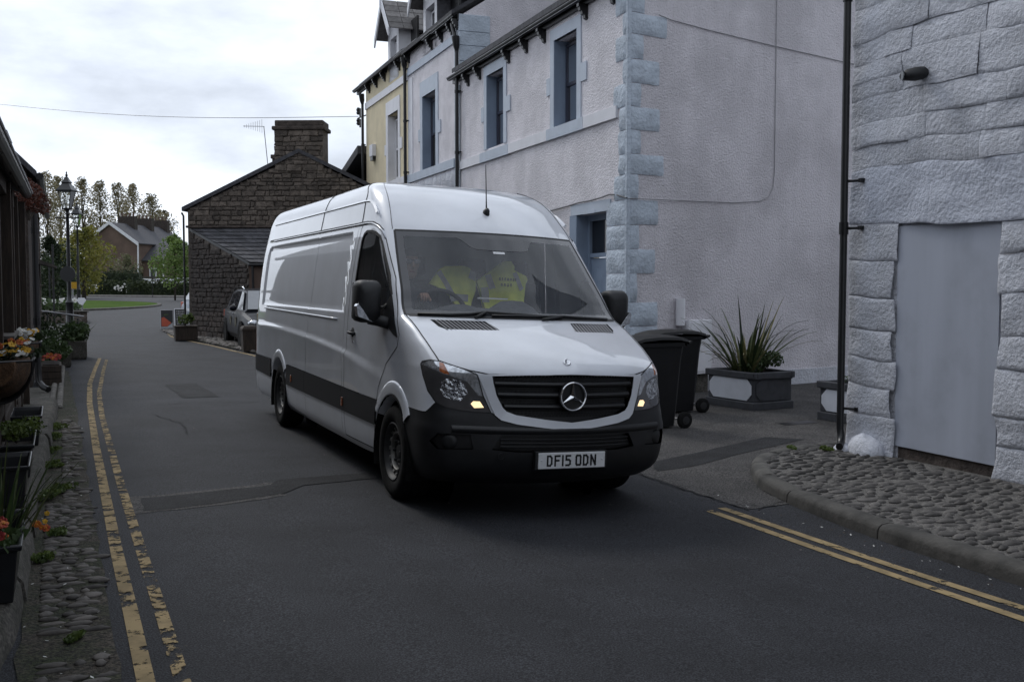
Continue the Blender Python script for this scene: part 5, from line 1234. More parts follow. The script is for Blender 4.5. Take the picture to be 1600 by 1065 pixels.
# rails and mouldings on the side
def sx(z, v): 
    b = min(1, max(0, (v-.9)/1.4)); b = b*b*(3-2*b); return pchip(VT, 4)(z)*(1-b)+pchip(VR, 2)(z)*b
for s_ in (-1, 1):
    m = MB(); pts = [(s_*(sx(1.326-.009*(6.57-v)/1.27*.6, v)+.001), v, 1.328-.027*(6.57-v)/3.8) for v in [2.78+.3*k for k in range(13)]]
    m.tube(pts, .010, 6); m.build('side_moulding', M['paint'], body, smooth=True)
    m = MB(); pts = [(s_*(sx(2.135, v)+.004), v, 2.137) for v in [6.6-.3*k for k in range(15)]]+[(s_*.897, 2.2, 2.138), (s_*.895, 2.03, 2.128), (s_*.886, 1.9, 2.098), (s_*.874, 1.80, 2.055), (s_*.870, 1.72, 1.99)]
    m.tube(pts, .011, 6); m.build('drip_rail', M['paint'], body, smooth=True)
    m = MB(); pts = [(s_*(sx(2.137, v)+.003), v, 2.152) for v in [6.6-.3*k for k in range(15)]]+[(s_*.893, 2.2, 2.153), (s_*.890, 2.03, 2.143), (s_*.882, 1.9, 2.113), (s_*.870, 1.80, 2.07)]
    m.tube(pts, .005, 5); m.build('panel_gap', M['seam'], body)
    m = MB(); rings = []
    for v in [6.5-.3*k for k in range(14)]+[2.4, 2.25, 2.12, 2.02, 1.97]:
        zc = 2.335 if v > 2.35 else 2.335-.9*(2.35-v)**2.0; x = sx(zc, v)
        rings.append([(s_*(sx(zc+.022, v)+.001), v, zc+.022), (s_*(x+.011), v, zc+.006), (s_*(x-.004), v, zc-.008), (s_*(x-.02), v, zc-.0)])
    m.ring(rings, closed=True); m.build('roof_crease', M['paint'], body, smooth=30)
    # seams over the roof
    for v0, v1 in ((3.93, 3.45), (2.375, 2.52)):
        m = MB(); pts = []
        for k in range(14):
            z = 2.13+((2.59 if v0 > 3 else 2.555)-2.13)*(1-(1-k/13)**2); f = k/13; v = max(v0+(v1-v0)*f, pchip(VT, 5)(z)+.03) if v0 < 3 else v0
            pts.append((s_*(sx(z, 3.5)+.0015), v, z+.001))
        m.tube(pts, .0035, 5); m.build('panel_gap', M['seam'], body)
    # A pillar to roof seam of the cap
    m = MB(); pts = []
    for k in range(16):
        z = 2.07+(2.53-2.07)*k/15; uf, vf = pchip(VT, 2)(z), pchip(VT, 3)(z); pts.append((s_*(uf+.012), vf+.012, z+.003))
    m.tube(pts, .004, 5); m.build('panel_gap', M['frit'], body)
    # door handle
    m = MB(); m.tube([(s_*.985, 2.15, 1.195), (s_*1.015, 2.17, 1.197), (s_*1.02, 2.22, 1.20), (s_*1.015, 2.28, 1.203), (s_*.985, 2.3, 1.205)], .014, 8); hd = m.build('door_handle', M['black_plastic'], doors[0 if s_ < 0 else 1], smooth=True)
    m = MB(); m.blob((s_*.985, 2.225, 1.205), (.014, .055, .045), 1, 0); m.build('handle_cup', M['seam'], doors[0 if s_ < 0 else 1], smooth=True)
    m = MB(); m.lathe([(.011, 0), (.011, .006)], 10, (0, 0, 0)); m.v = [(s_*(.988+p[2]), 2.2+p[0], 1.125+p[1]) for p in m.v]; m.build('door_lock', M['chrome'], doors[0 if s_ < 0 else 1])
    for v, z in ((4.66, .60), (2.47, .585)):
        m = MB(); m.box((s_*1.0, v, z), (.02, .035, .075)); m.build('side_marker', M['lamp_amber'], van, bevel=.004)
    # mirror
    m = MB(); rings = []
    for y, k in ((1.30, .5), (1.325, .86), (1.37, 1), (1.44, 1.0), (1.50, .97), (1.515, .9)):
        cx, cz_ = 1.10, 1.478; w_, h_ = .100*k, .165*k; c = .055*k
        rg = []
        for (qx, qz, a0) in ((w_-c, h_-c, 0), (-w_+c, h_-c, 90), (-w_+c, -h_+c, 180), (w_-c, -h_+c, 270)):
            for i in range(4):
                a = R(a0+30*i); rg.append((s_*(cx+qx+c*math.cos(a)), y+ .0*(qx), cz_+qz+c*math.sin(a)))
        rings.append(rg)
    m.ring(rings); mi_ = m.build('mirror', M['black_plastic'], van, smooth=45)
    m = MB(); m.tube([(s_*1.07, 1.42, 1.345), (s_*1.01, 1.36, 1.33), (s_*.95, 1.27, 1.315)], [.05, .045, .05], 10); m.build('mirror_arm', M['black_plastic'], mi_, smooth=True)
    m = MB(); m.tube([(s_*1.0, 1.42, 1.435), (s_*.975, 1.38, 1.438), (s_*.94, 1.33, 1.475)], .012, 8); m.build('mirror_stay', M['steel'], mi_, smooth=True)
    m = MB(); m.prism([(1.06, 1.315), (1.198, 1.36), (1.212, 1.44), (1.198, 1.46), (1.155, 1.41), (1.105, 1.335)], lambda a, b, d: Vector((s_*a, d, b)), 1.302, 1.38); m.build('mirror_indicator', M['lamp_clear'], mi_, bevel=.008)
    m = MB(); m.add([(s_*1.01, 1.517, 1.34), (s_*1.19, 1.517, 1.34), (s_*1.19, 1.517, 1.62), (s_*1.01, 1.517, 1.62)], [(0, 1, 2, 3)]); m.build('mirror_glass', M['dark_glass'], mi_)
# windscreen fittings: mirror pod print, sticker, wipers, scuttle, aerial
def scr(u, z, off=.0):
    vc, uf, vf = [pchip(VT, k)(z) for k in (1, 2, 3)]; return Vector((u, vc+(vf-vc)*(u/uf)**2-off, z-off*.0))
m = MB(); n = 16
up = pchip([(-.36, 2.015), (-.31, 1.99), (-.27, 1.945), (-.2, 1.925), (0, 1.922), (.2, 1.925), (.245, 1.945), (.27, 1.985), (.31, 2.015)], 1)
vs = []
for k in range(n*2+1):
    u = -.36+.67*k/(2*n); vs += [scr(u, up(u), .003), scr(u, 2.022, .003)]
m.add(vs, [(2*k, 2*k+2, 2*k+3, 2*k+1) for k in range(2*n)]); m.build('mirror_housing_print', M['frit'], frit)
m = MB(); m.add([scr(-.09, 1.895, .004), scr(.01, 1.895, .004), scr(.01, 1.913, .004), scr(-.09, 1.913, .004)], [(0, 1, 2, 3)]); m.build('screen_sticker', M['plate'], screen)
for pts in ([(-.82, 1.40), (-.6, 1.402), (-.44, 1.412), (-.32, 1.43), (-.2, 1.425), (.0, 1.418), (.2, 1.408)], [(-.28, 1.404), (-.1, 1.408), (.1, 1.408), (.32, 1.415), (.5, 1.408), (.8, 1.40)]):
    m = MB(); m.tube([scr(u, z, .025) for u, z in pts], .011, 6); wp = m.build('wiper', M['black_plastic'], van, smooth=True)
    m = MB(); a = scr(pts[2][0]+.02, 1.385, .03); b = scr(pts[3][0], pts[3][1], .04); m.tube([a, b], .012, 6); m.build('wiper_arm', M['black_plastic'], wp, smooth=True)
m = MB(); vs = []
for k in range(21):
    u = -.88+.088*k; vs += [scr(u, 1.380, .004), scr(u, 1.402, .010)]
m.add(vs, [(2*k, 2*k+2, 2*k+3, 2*k+1) for k in range(20)]); m.build('scuttle', M['black_plastic'], body, smooth=True)
m = MB(); m.ring([[(x*.032, 1.725-y, 2.245-z) for x, y, z in [(math.cos(a)*r, math.sin(a)*r*.062+c, h) for a in [k*math.pi/5 for k in range(10)]]] for r, c, h in ((1.0, -.015, .035), (.95, -.01, .0), (.75, .01, -.03), (.3, .02, -.05))]); ab = m.build('aerial_base', M['black_plastic'], van, smooth=True)
m = MB(); m.tube([(0, 1.715, 2.275), (0, 1.725, 2.36), (0, 1.765, 2.665)], [.008, .005, .003], 6); m.build('aerial', M['black_plastic'], ab)
# rear end and reversing camera, tow step
m = MB(); m.box((0, 6.99, .42), (1.7, .14, .12)); m.build('rear_bumper', M['bumper'], van, bevel=.02)
for s_ in (-1, 1):
    m = MB(); m.box((s_*.93, 6.93, 1.0), (.1, .06, .5)); m.build('tail_light', M['lamp_amber'], van, bevel=.01)
# ---- cab interior
cab = MB(); cab.box((0, 2.44, 1.35), (1.7, .03, 1.4)); cab.build('bulkhead', mat('bulkhead', (.68, .69, .71), .8, .1, 3), van)
m = MB(); m.add([(-.8, 1.0, .62), (.8, 1.0, .62), (.8, 2.43, .62), (-.8, 2.43, .62)], [(0, 1, 2, 3)]); m.build('cab_floor', M['cab_dark'], van)
m = MB(); m.add([(-.78, 1.8, 2.09), (.78, 1.8, 2.09), (.84, 2.43, 2.10), (-.84, 2.43, 2.10)], [(0, 1, 2, 3)]); m.build('headlining', mat('headlining', (.6, .6, .6), .9, .1, 3), van)
m = MB(); rings = []
for k in range(19):
    u = -.86+1.72*k/18; y0 = fv_(u, 1.39)+.03
    hump = .10*math.exp(-((u+.42)/.24)**2)+.135*math.exp(-((u-.03)/.20)**4)
    rings.append([(u, y0, 1.36), (u, y0+.12, 1.375+hump*.4), (u, y0+.26, 1.385+hump), (u, y0+.42, 1.36+hump*.8), (u, y0+.46, 1.2), (u, y0+.4, .8), (u, y0+.05, .8)])
m.ring(rings); m.build('dashboard', M['cab_grey'], van, smooth=50)
m = MB(); m.box((-.09, 1.3, 1.535), (.26, .02, .012)); m.build('dash_trim', M['plate'], van)
tilt = Matrix.Rotation(R(-32), 3, 'X')
m = MB(); c0 = Vector((-.46, 1.46, 1.40)); tilt = Matrix.Rotation(R(62), 3, 'X')
m.tube([c0+tilt@Vector((.215*math.cos(2*math.pi*k/28), .215*math.sin(2*math.pi*k/28), 0)) for k in range(29)], .017, 8, cap=False)
for a in (R(200), R(340), R(270)): m.tube([c0+Vector((0, -.03, -.02)), c0+tilt@Vector((.21*math.cos(a), .21*math.sin(a), 0))], .018, 6)
m.blob(c0+Vector((0, -.03, -.01)), (.07, .05, .07), 2, 0)
m.build('steering_wheel', M['cab_dark'], van, smooth=True)
for cx, w_ in ((-.47, .25), (.1, .24), (.52, .24)):
    m = MB(); m.box((cx, 1.85, .95), (w_*2, .5, .16)); st_ = m.build('seat', M['cab_dark'], van, bevel=.05)
    m = MB(); Mx = Matrix.Rotation(R(-14), 3, 'X'); m.box((cx, 2.15, 1.33), (w_*1.9, .13, .72), M=Mx); m.build('backrest', M['cab_dark'], st_, bevel=.05)
    m = MB(); m.box((cx, 2.26, 1.80), (.26, .1, .17), M=Mx); m.build('headrest', M['cab_dark'], st_, bevel=.04)
vanM = Matrix.LocRotScale(van.location, van.rotation_euler, None)
# ------------------------------------------------------------------ driver and jackets (in the van's frame)
def skin(name, verts, edges, m_, parent, sub=2, root=0):
    me = bpy.data.meshes.new(name); me.from_pydata([v[:3] for v in verts], edges, [])
    o = bpy.data.objects.new(name, me); COL.objects.link(o)
    md = o.modifiers.new('skin', 'SKIN'); sv = me.skin_vertices[0].data
    for i, v in enumerate(verts):
        r = v[3]; sv[i].radius = (r, v[4] if len(v) > 4 else r); sv[i].use_root = (i == root)
    s = o.modifiers.new('sub', 'SUBSURF'); s.levels = sub; s.render_levels = sub
    dg = bpy.context.evaluated_depsgraph_get(); dg.update(); e = o.evaluated_get(dg); nm = bpy.data.meshes.new_from_object(e); o.modifiers.clear(); o.data = nm
    nm.materials.clear(); nm.materials.append(m_); nm.polygons.foreach_set('use_smooth', [True]*len(nm.polygons)); adopt(o, parent); return o
M['skin'] = mat('skin', (.42, .25, .19), .6, .15, 12)
M['shirt'] = mat('shirt', (.035, .04, .055), .85, .2, 9, .3, 30, .01)
M['hair'] = mat('hair', (.05, .04, .035), .7, .3, 40)
M['trousers'] = mat('trousers', (.03, .032, .04), .85, .2, 9)
dv = thing('person', 'driver in dark clothes and glasses with a hand on the steering wheel', 'person', (0, 0, 0), world=False)
dv.matrix_world = vanM
bx = -.60
V_ = [(bx, 2.0, 1.06, .16, .13), (bx, 2.02, 1.25, .15, .115), (bx-.0, 2.03, 1.42, .165, .12), (bx, 2.02, 1.55, .12, .09), (bx, 1.99, 1.625, .058, .06), (bx, 1.955, 1.69, .055, .06),
      # shoulders, arms
      (bx-.17, 2.02, 1.53, .07), (bx-.22, 1.88, 1.38, .056), (bx-.21, 1.73, 1.36, .048), (bx-.17, 1.58, 1.45, .036),
      (bx+.17, 2.02, 1.53, .07), (bx+.19, 1.86, 1.36, .056), (bx+.14, 1.72, 1.37, .048), (bx-.02, 1.54, 1.515, .034),
      # legs
      (bx-.1, 1.85, 1.03, .095), (bx-.11, 1.55, 1.05, .075), (bx-.1, 1.35, .75, .055), (bx+.1, 1.85, 1.03, .095), (bx+.11, 1.55, 1.05, .075), (bx+.1, 1.35, .75, .055)]
E_ = [(0, 1), (1, 2), (2, 3), (3, 4), (4, 5), (3, 6), (6, 7), (7, 8), (8, 9), (3, 10), (10, 11), (11, 12), (12, 13), (0, 14), (14, 15), (15, 16), (0, 17), (17, 18), (18, 19)]
bd = skin('body', V_, E_, M['shirt'], dv)
# head: shaped rings
hc = Vector((bx+.005, 1.93, 1.80)); m = MB(); rings = []
for z, rx, ry, oy in ((-.125, .035, .03, -.03), (-.115, .05, .05, -.022), (-.085, .062, .078, -.012), (-.04, .068, .092, 0), (0, .073, .098, .005), (.04, .076, .1, .008), (.08, .072, .094, .01), (.11, .055, .072, .012), (.125, .02, .03, .012)):
    rings.append([hc+Vector((rx*math.sin(a)*(1+.05*math.cos(2*a)), oy-ry*math.cos(a)*(1.0 if math.cos(a) < 0 else .95), z)) for a in [2*math.pi*k/20 for k in range(20)]])
m.ring(rings); hd_ = m.build('head', M['skin'], dv, smooth=True)
m = MB(); m.tube([hc+Vector((0, -.09, .025)), hc+Vector((0, -.112, -.02)), hc+Vector((0, -.094, -.032))], [.010, .016, .013], 8); m.build('nose', M['skin'], hd_, smooth=True)
for s_ in (-1, 1):
    m = MB(); m.blob(hc+Vector((s_*.076, .01, -.005)), (.012, .02, .032), 1, 0); m.build('ear', M['skin'], hd_, smooth=True)
    m = MB(); m.blob(hc+Vector((s_*.032, -.083, .022)), (.014, .008, .009), 1, 0); m.build('eye', M['petal_white'], hd_, smooth=True)
    m = MB(); m.prism([(-.028, -.018), (.028, -.018), (.031, .008), (.022, .018), (-.022, .018), (-.031, .008)], lambda a, b, d: hc+Vector((s_*.034+a, -.1+d, .022+b)), -.003, .003); m.build('lens', M['chrome'], hd_, bevel=.002)
m = MB(); m.tube([hc+Vector((-.076, 0, .028)), hc+Vector((-.066, -.085, .03)), hc+Vector((0, -.105, .03)), hc+Vector((.066, -.085, .03)), hc+Vector((.076, 0, .028))], .004, 6); m.build('glasses_frame', M['black_plastic'], hd_)
m = MB(); m.blob(hc+Vector((0, -.083, -.065)), (.026, .012, .007), 1, 0); m.build('mouth', M['petal_red'], hd_, smooth=True)
m = MB(); rings = []
for z, rx, ry, oy in ((-.03, .077, .075, .035), (.03, .081, .088, .028), (.075, .08, .103, .014), (.115, .062, .08, .014), (.135, .02, .03, .014)):
    rings.append([hc+Vector((rx*math.sin(a), oy-ry*math.cos(a), z)) for a in [2*math.pi*k/18 for k in range(18)]])
m.ring(rings); m.build('hair', M['hair'], hd_, smooth=True)
# hands, fingers curled round the rim
for (wx, wy, wz, s_) in ((bx-.02, 1.54, 1.515, 1), (bx-.17, 1.58, 1.45, -1)):
    w0 = Vector((wx, wy, wz)); V_ = [(w0.x, w0.y+.02, w0.z, .028, .022)]; E_ = []
    pm = w0+Vector((.0, -.07, .03)); V_.append((pm.x, pm.y+.03, pm.z-.01, .036, .02)); E_.append((0, 1)); V_.append((pm.x, pm.y, pm.z+.005, .038, .017)); E_.append((1, 2))
    for k, ln in enumerate((.92, 1.05, 1, .8)):
        x = pm.x+(-.03+.02*k); b0 = len(V_)
        V_ += [(x, pm.y-.022, pm.z+.006, .0098), (x, pm.y-.055*ln, pm.z-.012, .0092), (x, pm.y-.052*ln, pm.z-.042*ln, .0088), (x, pm.y-.03, pm.z-.056*ln, .0078)]
        E_ += [(2, b0), (b0, b0+1), (b0+1, b0+2), (b0+2, b0+3)]
    b0 = len(V_); V_ += [(pm.x+s_*.045, pm.y+.01, pm.z-.012, .012), (pm.x+s_*.052, pm.y-.02, pm.z-.034, .0105), (pm.x+s_*.045, pm.y-.045, pm.z-.05, .009)]; E_ += [(1, b0), (b0, b0+1), (b0+1, b0+2)]
    skin('hand', V_, E_, M['skin'], dv, 1, 1)
def drape(name, label, outline, y0, lean, folds, seed, stripes, letters=None):
    r = thing(name, label, 'jacket', (0, 0, 0), world=False, group='hi-vis jackets over the seats'); r.matrix_world = vanM
    rr = random.Random(seed); bm = bmesh.new(); bm.faces.new([bm.verts.new((x, 0, z)) for x, z in outline]); bmesh.ops.triangulate(bm, faces=bm.faces)
    for _ in range(6):
        es = [e for e in bm.edges if e.calc_length() > .045]
        if not es: break
        bmesh.ops.subdivide_edges(bm, edges=es, cuts=1); bmesh.ops.triangulate(bm, faces=bm.faces)
    xs = [p[0] for p in outline]; zs = [p[1] for p in outline]; xc = sum(xs)/len(xs); zt = max(zs)
    def dep(x, z):
        return y0+(z-1.6)*lean+1.4*(x-xc)**2+.022*math.sin(x*folds+seed)*(.4+(zt-z)*2)+.02*mn.noise(Vector((x*9, z*9, seed)))
    for v in bm.verts: v.co.y = dep(v.co.x, v.co.z)
    g = bmesh.ops.extrude_face_region(bm, geom=list(bm.faces)); 
    for v in [x for x in g['geom'] if isinstance(x, bmesh.types.BMVert)]: v.co.y += .05
    bmesh.ops.recalc_face_normals(bm, faces=bm.faces)
    me = bpy.data.meshes.new('fabric'); bm.to_mesh(me); bm.free(); me.materials.append(M['hivis']); me.polygons.foreach_set('use_smooth', [True]*len(me.polygons)); me.set_sharp_from_angle(angle=R(60))
    o = bpy.data.objects.new('fabric', me); COL.objects.link(o); o.parent = r
    for pts, w_ in stripes:
        m = MB(); vs = []; P = [Vector((p[0], 0, p[1])) for p in pts]; Q_ = []
        for a, b in zip(P[:-1], P[1:]): Q_ += [a.lerp(b, k/5) for k in range(5)]
        Q_.append(P[-1])
        for i, p in enumerate(Q_):
            d = (Q_[min(i+1, len(Q_)-1)]-Q_[max(0, i-1)]).normalized(); q = Vector((-d.z, 0, d.x))*w_/2
            for s_ in (-1, 0, 1): pp_ = p+q*s_; vs.append((pp_.x, dep(pp_.x, pp_.z)-.006, pp_.z))
        m.add(vs, [(3*i+j, 3*i+j+1, 3*i+4+j, 3*i+3+j) for i in range(len(Q_)-1) for j in (0, 1)]); m.build('reflective_stripe', M['reflective'], r, smooth=True)
    if letters:
        m = MB(); rr = random.Random(3)
        for row, (z, x0, x1) in enumerate(letters):
            x = x0
            while x < x1:
                w_ = rr.uniform(.010, .018); h = .024
                for k in range(2):
                    xx = x+k*w_*.7; m.add([(xx, dep(xx, z)-.006, z), (xx+.005, dep(xx, z)-.006, z), (xx+.005, dep(xx, z)-.006, z+h), (xx, dep(xx, z)-.006, z+h)], [(0, 1, 2, 3)])
                zz_ = z+rr.choice((0, .5, 1))*(h-.005); m.add([(x, dep(x, z)-.0062, zz_), (x+w_, dep(x+w_, z)-.0062, zz_), (x+w_, dep(x+w_, z)-.0062, zz_+.005), (x, dep(x, z)-.0062, zz_+.005)], [(0, 1, 2, 3)]); x += w_+.012
        m.build('print', M['seam'], r)
    return r
drape('jacket', 'yellow hi-vis jacket with grey stripes over the seat next to the driver', [(-.41, 1.64), (-.33, 1.77), (-.27, 1.80), (-.12, 1.805), (-.06, 1.79), (.005, 1.70), (.0, 1.60), (-.05, 1.50), (-.09, 1.42), (-.16, 1.40), (-.20, 1.46), (-.24, 1.54), (-.32, 1.60)], 1.84, .2, 24, 1, [([(-.345, 1.75), (-.29, 1.66), (-.235, 1.56), (-.22, 1.5)], .045), ([(-.07, 1.74), (0.0, 1.715)], .075), ([(-.215, 1.535), (-.10, 1.53)], .06)])
drape('jacket', 'yellow hi-vis jacket with printed lettering over the passenger seat', [(.03, 1.68), (.12, 1.75), (.19, 1.80), (.27, 1.87), (.33, 1.865), (.36, 1.82), (.36, 1.79), (.50, 1.745), (.515, 1.71), (.46, 1.62), (.455, 1.40), (.10, 1.42), (.09, 1.55)], 1.86, .2, 20, 5, [([(.09, 1.63), (.10, 1.5)], .07), ([(.36, 1.77), (.44, 1.62)], .05), ([(.12, 1.74), (.16, 1.62)], .05)], [(1.695, .21, .36), (1.645, .225, .33)])
# ------------------------------------------------------------------ left side: timber shelter, troughs, baskets
sh = thing('timber_shelter', 'dark timber shelter with a gutter along the left edge', 'shelter', W(-.6, 9, .2))
M['gutter_edge'] = mat('gutter_edge', (.45, .46, .48), .35, .2, 8)
def box_lt(mb, l0, l1, t0, t1, z0, z1):
    mb.hexa([W(l0, t0, z0), W(l1, t0, z0), W(l1, t1, z0), W(l0, t1, z0), W(l0, t0, z1), W(l1, t0, z1), W(l1, t1, z1), W(l0, t1, z1)])
for k in range(64):
    t0 = 3.4+k*.16; m = MB(); d_ = rnd.uniform(0, .012); box_lt(m, -.70-d_, -.675-d_, t0+.004, t0+.152, .22, 2.5+rnd.uniform(-.01, .01)); m.build('board', M['wood_dark'], sh)
for t0, l0 in ((7.25, -.47), (9.0, -.46), (10.9, -.45), (11.7, -.46), (12.7, -.45), (13.5, -.40)):
    m = MB(); box_lt(m, l0-.05, l0+.045, t0, t0+.1, .2, 2.62); m.build('post', M['wood_dark'], sh, bevel=.006)
for k in range(5):
    m = MB(); z = .30+k*.165; box_lt(m, -.445, -.42, 5.0, 13.5, z, z+.115); m.build('slat', M['wood_dark'], sh, bevel=.004)
m = MB(); box_lt(m, -.5, -.44, 3.0, 13.7, 2.5, 2.66); m.build('beam', M['wood_dark'], sh)
m = MB(); m.hexa([W(-.38, 3, 2.45), W(-1.68, 3, 2.9), W(-1.68, 13.8, 3.15), W(-.38, 13.8, 2.74), W(-.38, 3, 2.5), W(-1.68, 3, 2.96), W(-1.68, 13.8, 3.21), W(-.38, 13.8, 2.79)]); m.build('roof', M['slate'], sh)
m = MB(); rings = []
for t in (3, 13.9):
    rings.append([W(-.34-.06*math.cos(math.pi*k/8), t, 2.37+.027*t-.06*math.sin(math.pi*k/8)) for k in range(9)])
m.ring(rings, closed=False, cap=False); gt = m.build('gutter', M['black_paint'], sh)
m = MB(); m.tube([W(-.275, 3, 2.455), W(-.275, 13.9, 2.75)], .009, 6); m.build('gutter_bright_line', M['gutter_edge'], gt)
for t in (7.6, 9.4, 11.4): m = MB(); m.tube([W(-.42, t, 2.46+.027*t), W(-.34, t, 2.29+.027*t), W(-.27, t, 2.38+.027*t), W(-.30, t, 2.46+.027*t)], .008, 5); m.build('gutter_bracket', M['black_paint'], sh)
m = MB(); box_lt(m, -.62, -.38, 10.2, 11.4, 1.16, 1.19); m.build('shelf', M['wood_grey'], sh)
m = MB(); box_lt(m, -.47, -.38, 13.95, 14.2, .1, .95); m.build('stub_post', M['wood_grey'], sh)
dp = thing('downpipe', 'black cast downpipe standing at the end of the timber shelter', 'downpipe', WG(-.3, 16.4))
m = MB(); m.tube([WG(-.31, 16.4, 2.95), WG(-.31, 16.4, .30), WG(-.30, 16.38, .17), WG(-.25, 16.3, .10), WG(-.18, 16.2, .07)], .045, 10); m.build('pipe', M['black_paint'], dp, smooth=40)
for z in (1.0, 2.3): m = MB(); m.tube([WG(-.31, 16.4, z), WG(-.31, 16.4, z+.1)], .056, 10); m.build('collar', M['black_paint'], dp)
sheet('paving_slab', [(-.55, 14.4), (-.14, 14.4), (-.12, 17.2), (-.55, 17.2)], .02, M['concrete'], 'pale paving slab at the foot of the downpipe', .5)
# pale setts edging
stt = thing('sett_edging', 'double row of pale square setts edging the verge', 'edging', WG(-.05, 18)); tag(stt, kind='structure')
m_p = MB(); m_p.blob((0, 0, 0), (.5, .5, .5), 3, .05, 8, 4); pr = m_p.build('sett', M['cobble_left'], stt, smooth=True); pr.data.materials[0] = mat('pale_sett', (.13, .122, .11), .85, .3, 20, .4, 60, .006, rand=.3)
k = 0; t = 14.2
while t < 23:
    for j in (0, 1):
        M4 = Matrix.Translation(WG(-.135+.095*j+.008*(t-14), t, .02)) @ Matrix.Rotation(YAW+rnd.uniform(-.1, .1), 4, 'Z') @ Matrix.Diagonal((.09, .12, .07, 1))
        if k == 0: pr.matrix_basis = M4
        else: inst(pr, stt, M4)
        k += 1
    t += .135
def trough(l, t, dl, dt, h, rz, label, soil=True, m_='black_plastic'):
    r = thing('trough_planter', label, 'planter', W(l, t, gz(l, t)+.15), YAW+rz, 'black trough planters on the ledge', world=False)
    m = MB(); a, b = dl/2, dt/2; o = .8
    R4 = lambda x, y, z: [(-x, -y, z), (x, -y, z), (x, y, z), (-x, y, z)]
    m.ring([R4(a*o, b*.92, 0), R4(a*.97, b*.98, h-.03), R4(a*1.1, b*1.04, h-.025), R4(a*1.12, b*1.05, h), R4(a*.98, b*.97, h), R4(a*.93, b*.95, h-.03), R4(a*.86, b*.92, h-.16)]); m.build('tub', M[m_], r, bevel=.006)
    m = MB(); m.box((0, 0, h-.10 if soil else h-.13), (dl*.88, dt*.9, .03)); m.build('soil', M['soil'], r); return r
M['trough_black'] = mat('trough_black', (.012, .013, .016), .28, .2, 8)
trough(-.30, 10.35, .24, .75, .27, 0, 'empty glossy black trough farthest along the ledge', False, 'trough_black')
trough(-.33, 8.75, .24, .85, .25, 0, 'black trough filled with a feathery green plant', True, 'trough_black')
trough(-.345, 7.55, .26, .62, .27, 0, 'black trough without flowers in front of the feathery plant', False, 'trough_black')
trough(-.335, 5.45, .28, .80, .27, 0, 'nearest black trough with long grassy leaves and orange flowers', True, 'trough_black')
bush('herb', 'feathery green plant in the second trough', 'plant', W(-.33, 8.72, gz(0, 8)+.37), (.16, .36, .10), 900, .035, M['leaf_weed'], 5, 9)
blades('grassy_plant', W(-.31, 5.5, gz(0, 5)+.37), 80, .44, .7, M['leaf_mid'], 'clump of long grassy leaves in the nearest trough', 'plant', .006, 8, .9, base=.17, mats=[M['blade'], M['leaf_mid'], M['leaf_dark']])
def flowers(name, label, pts, m_names, r=.03, group=None, seed=0, cat='flowers'):
    rr = random.Random(seed); root = thing(name, label, cat, pts[0], group=group)
    for i, p in enumerate(pts):
        mb = MB(); p = Vector(p); n = Vector((rr.uniform(-.4, .7), rr.uniform(-1, -.2), rr.uniform(.2, .9))).normalized(); a = n.orthogonal().normalized(); b = n.cross(a); R_ = r*rr.uniform(.8, 1.25)
        for k in range(5):
            t = 2*math.pi*k/5+rr.random()*.3; c = p+(a*math.cos(t)+b*math.sin(t))*R_*.55+n*rr.uniform(-.2, .2)*R_
            mb.add([c+(a*math.cos(q)+b*math.sin(q))*R_*.6+n*(.12*R_*math.sin(3*q+k)) for q in [2*math.pi*j/7 for j in range(7)]], [tuple(range(7))])
        fl_ = mb.build('flower', M[m_names[i % len(m_names)] if not callable(m_names) else m_names(i)], root)
        mb = MB(); mb.blob(p+n*R_*.1, (R_*.18,)*3, 1, 0, 6, 4); mb.build('flower_eye', M['petal_yellow'], fl_)
    return root
rf = random.Random(77)
flowers('pansies', 'orange and dark red flowers in the nearest trough', [W(-.30+rf.uniform(-.07, .05), 5.12+rf.uniform(-.08, .12), gz(0, 5)+.42+rf.uniform(0, .10)) for _ in range(24)], ['petal_orange', 'petal_red', 'petal_orange'], .019, None, 3)
bush('foliage', 'low leaves under the orange flowers in the nearest trough', 'plant', W(-.31, 5.18, gz(0, 5)+.36), (.13, .22, .05), 160, .06, M['leaf_mid'], 15, 4, False)
M['coir'] = mat('coir', (.085, .045, .022), .95, .4, 14, .8, 60, .02)
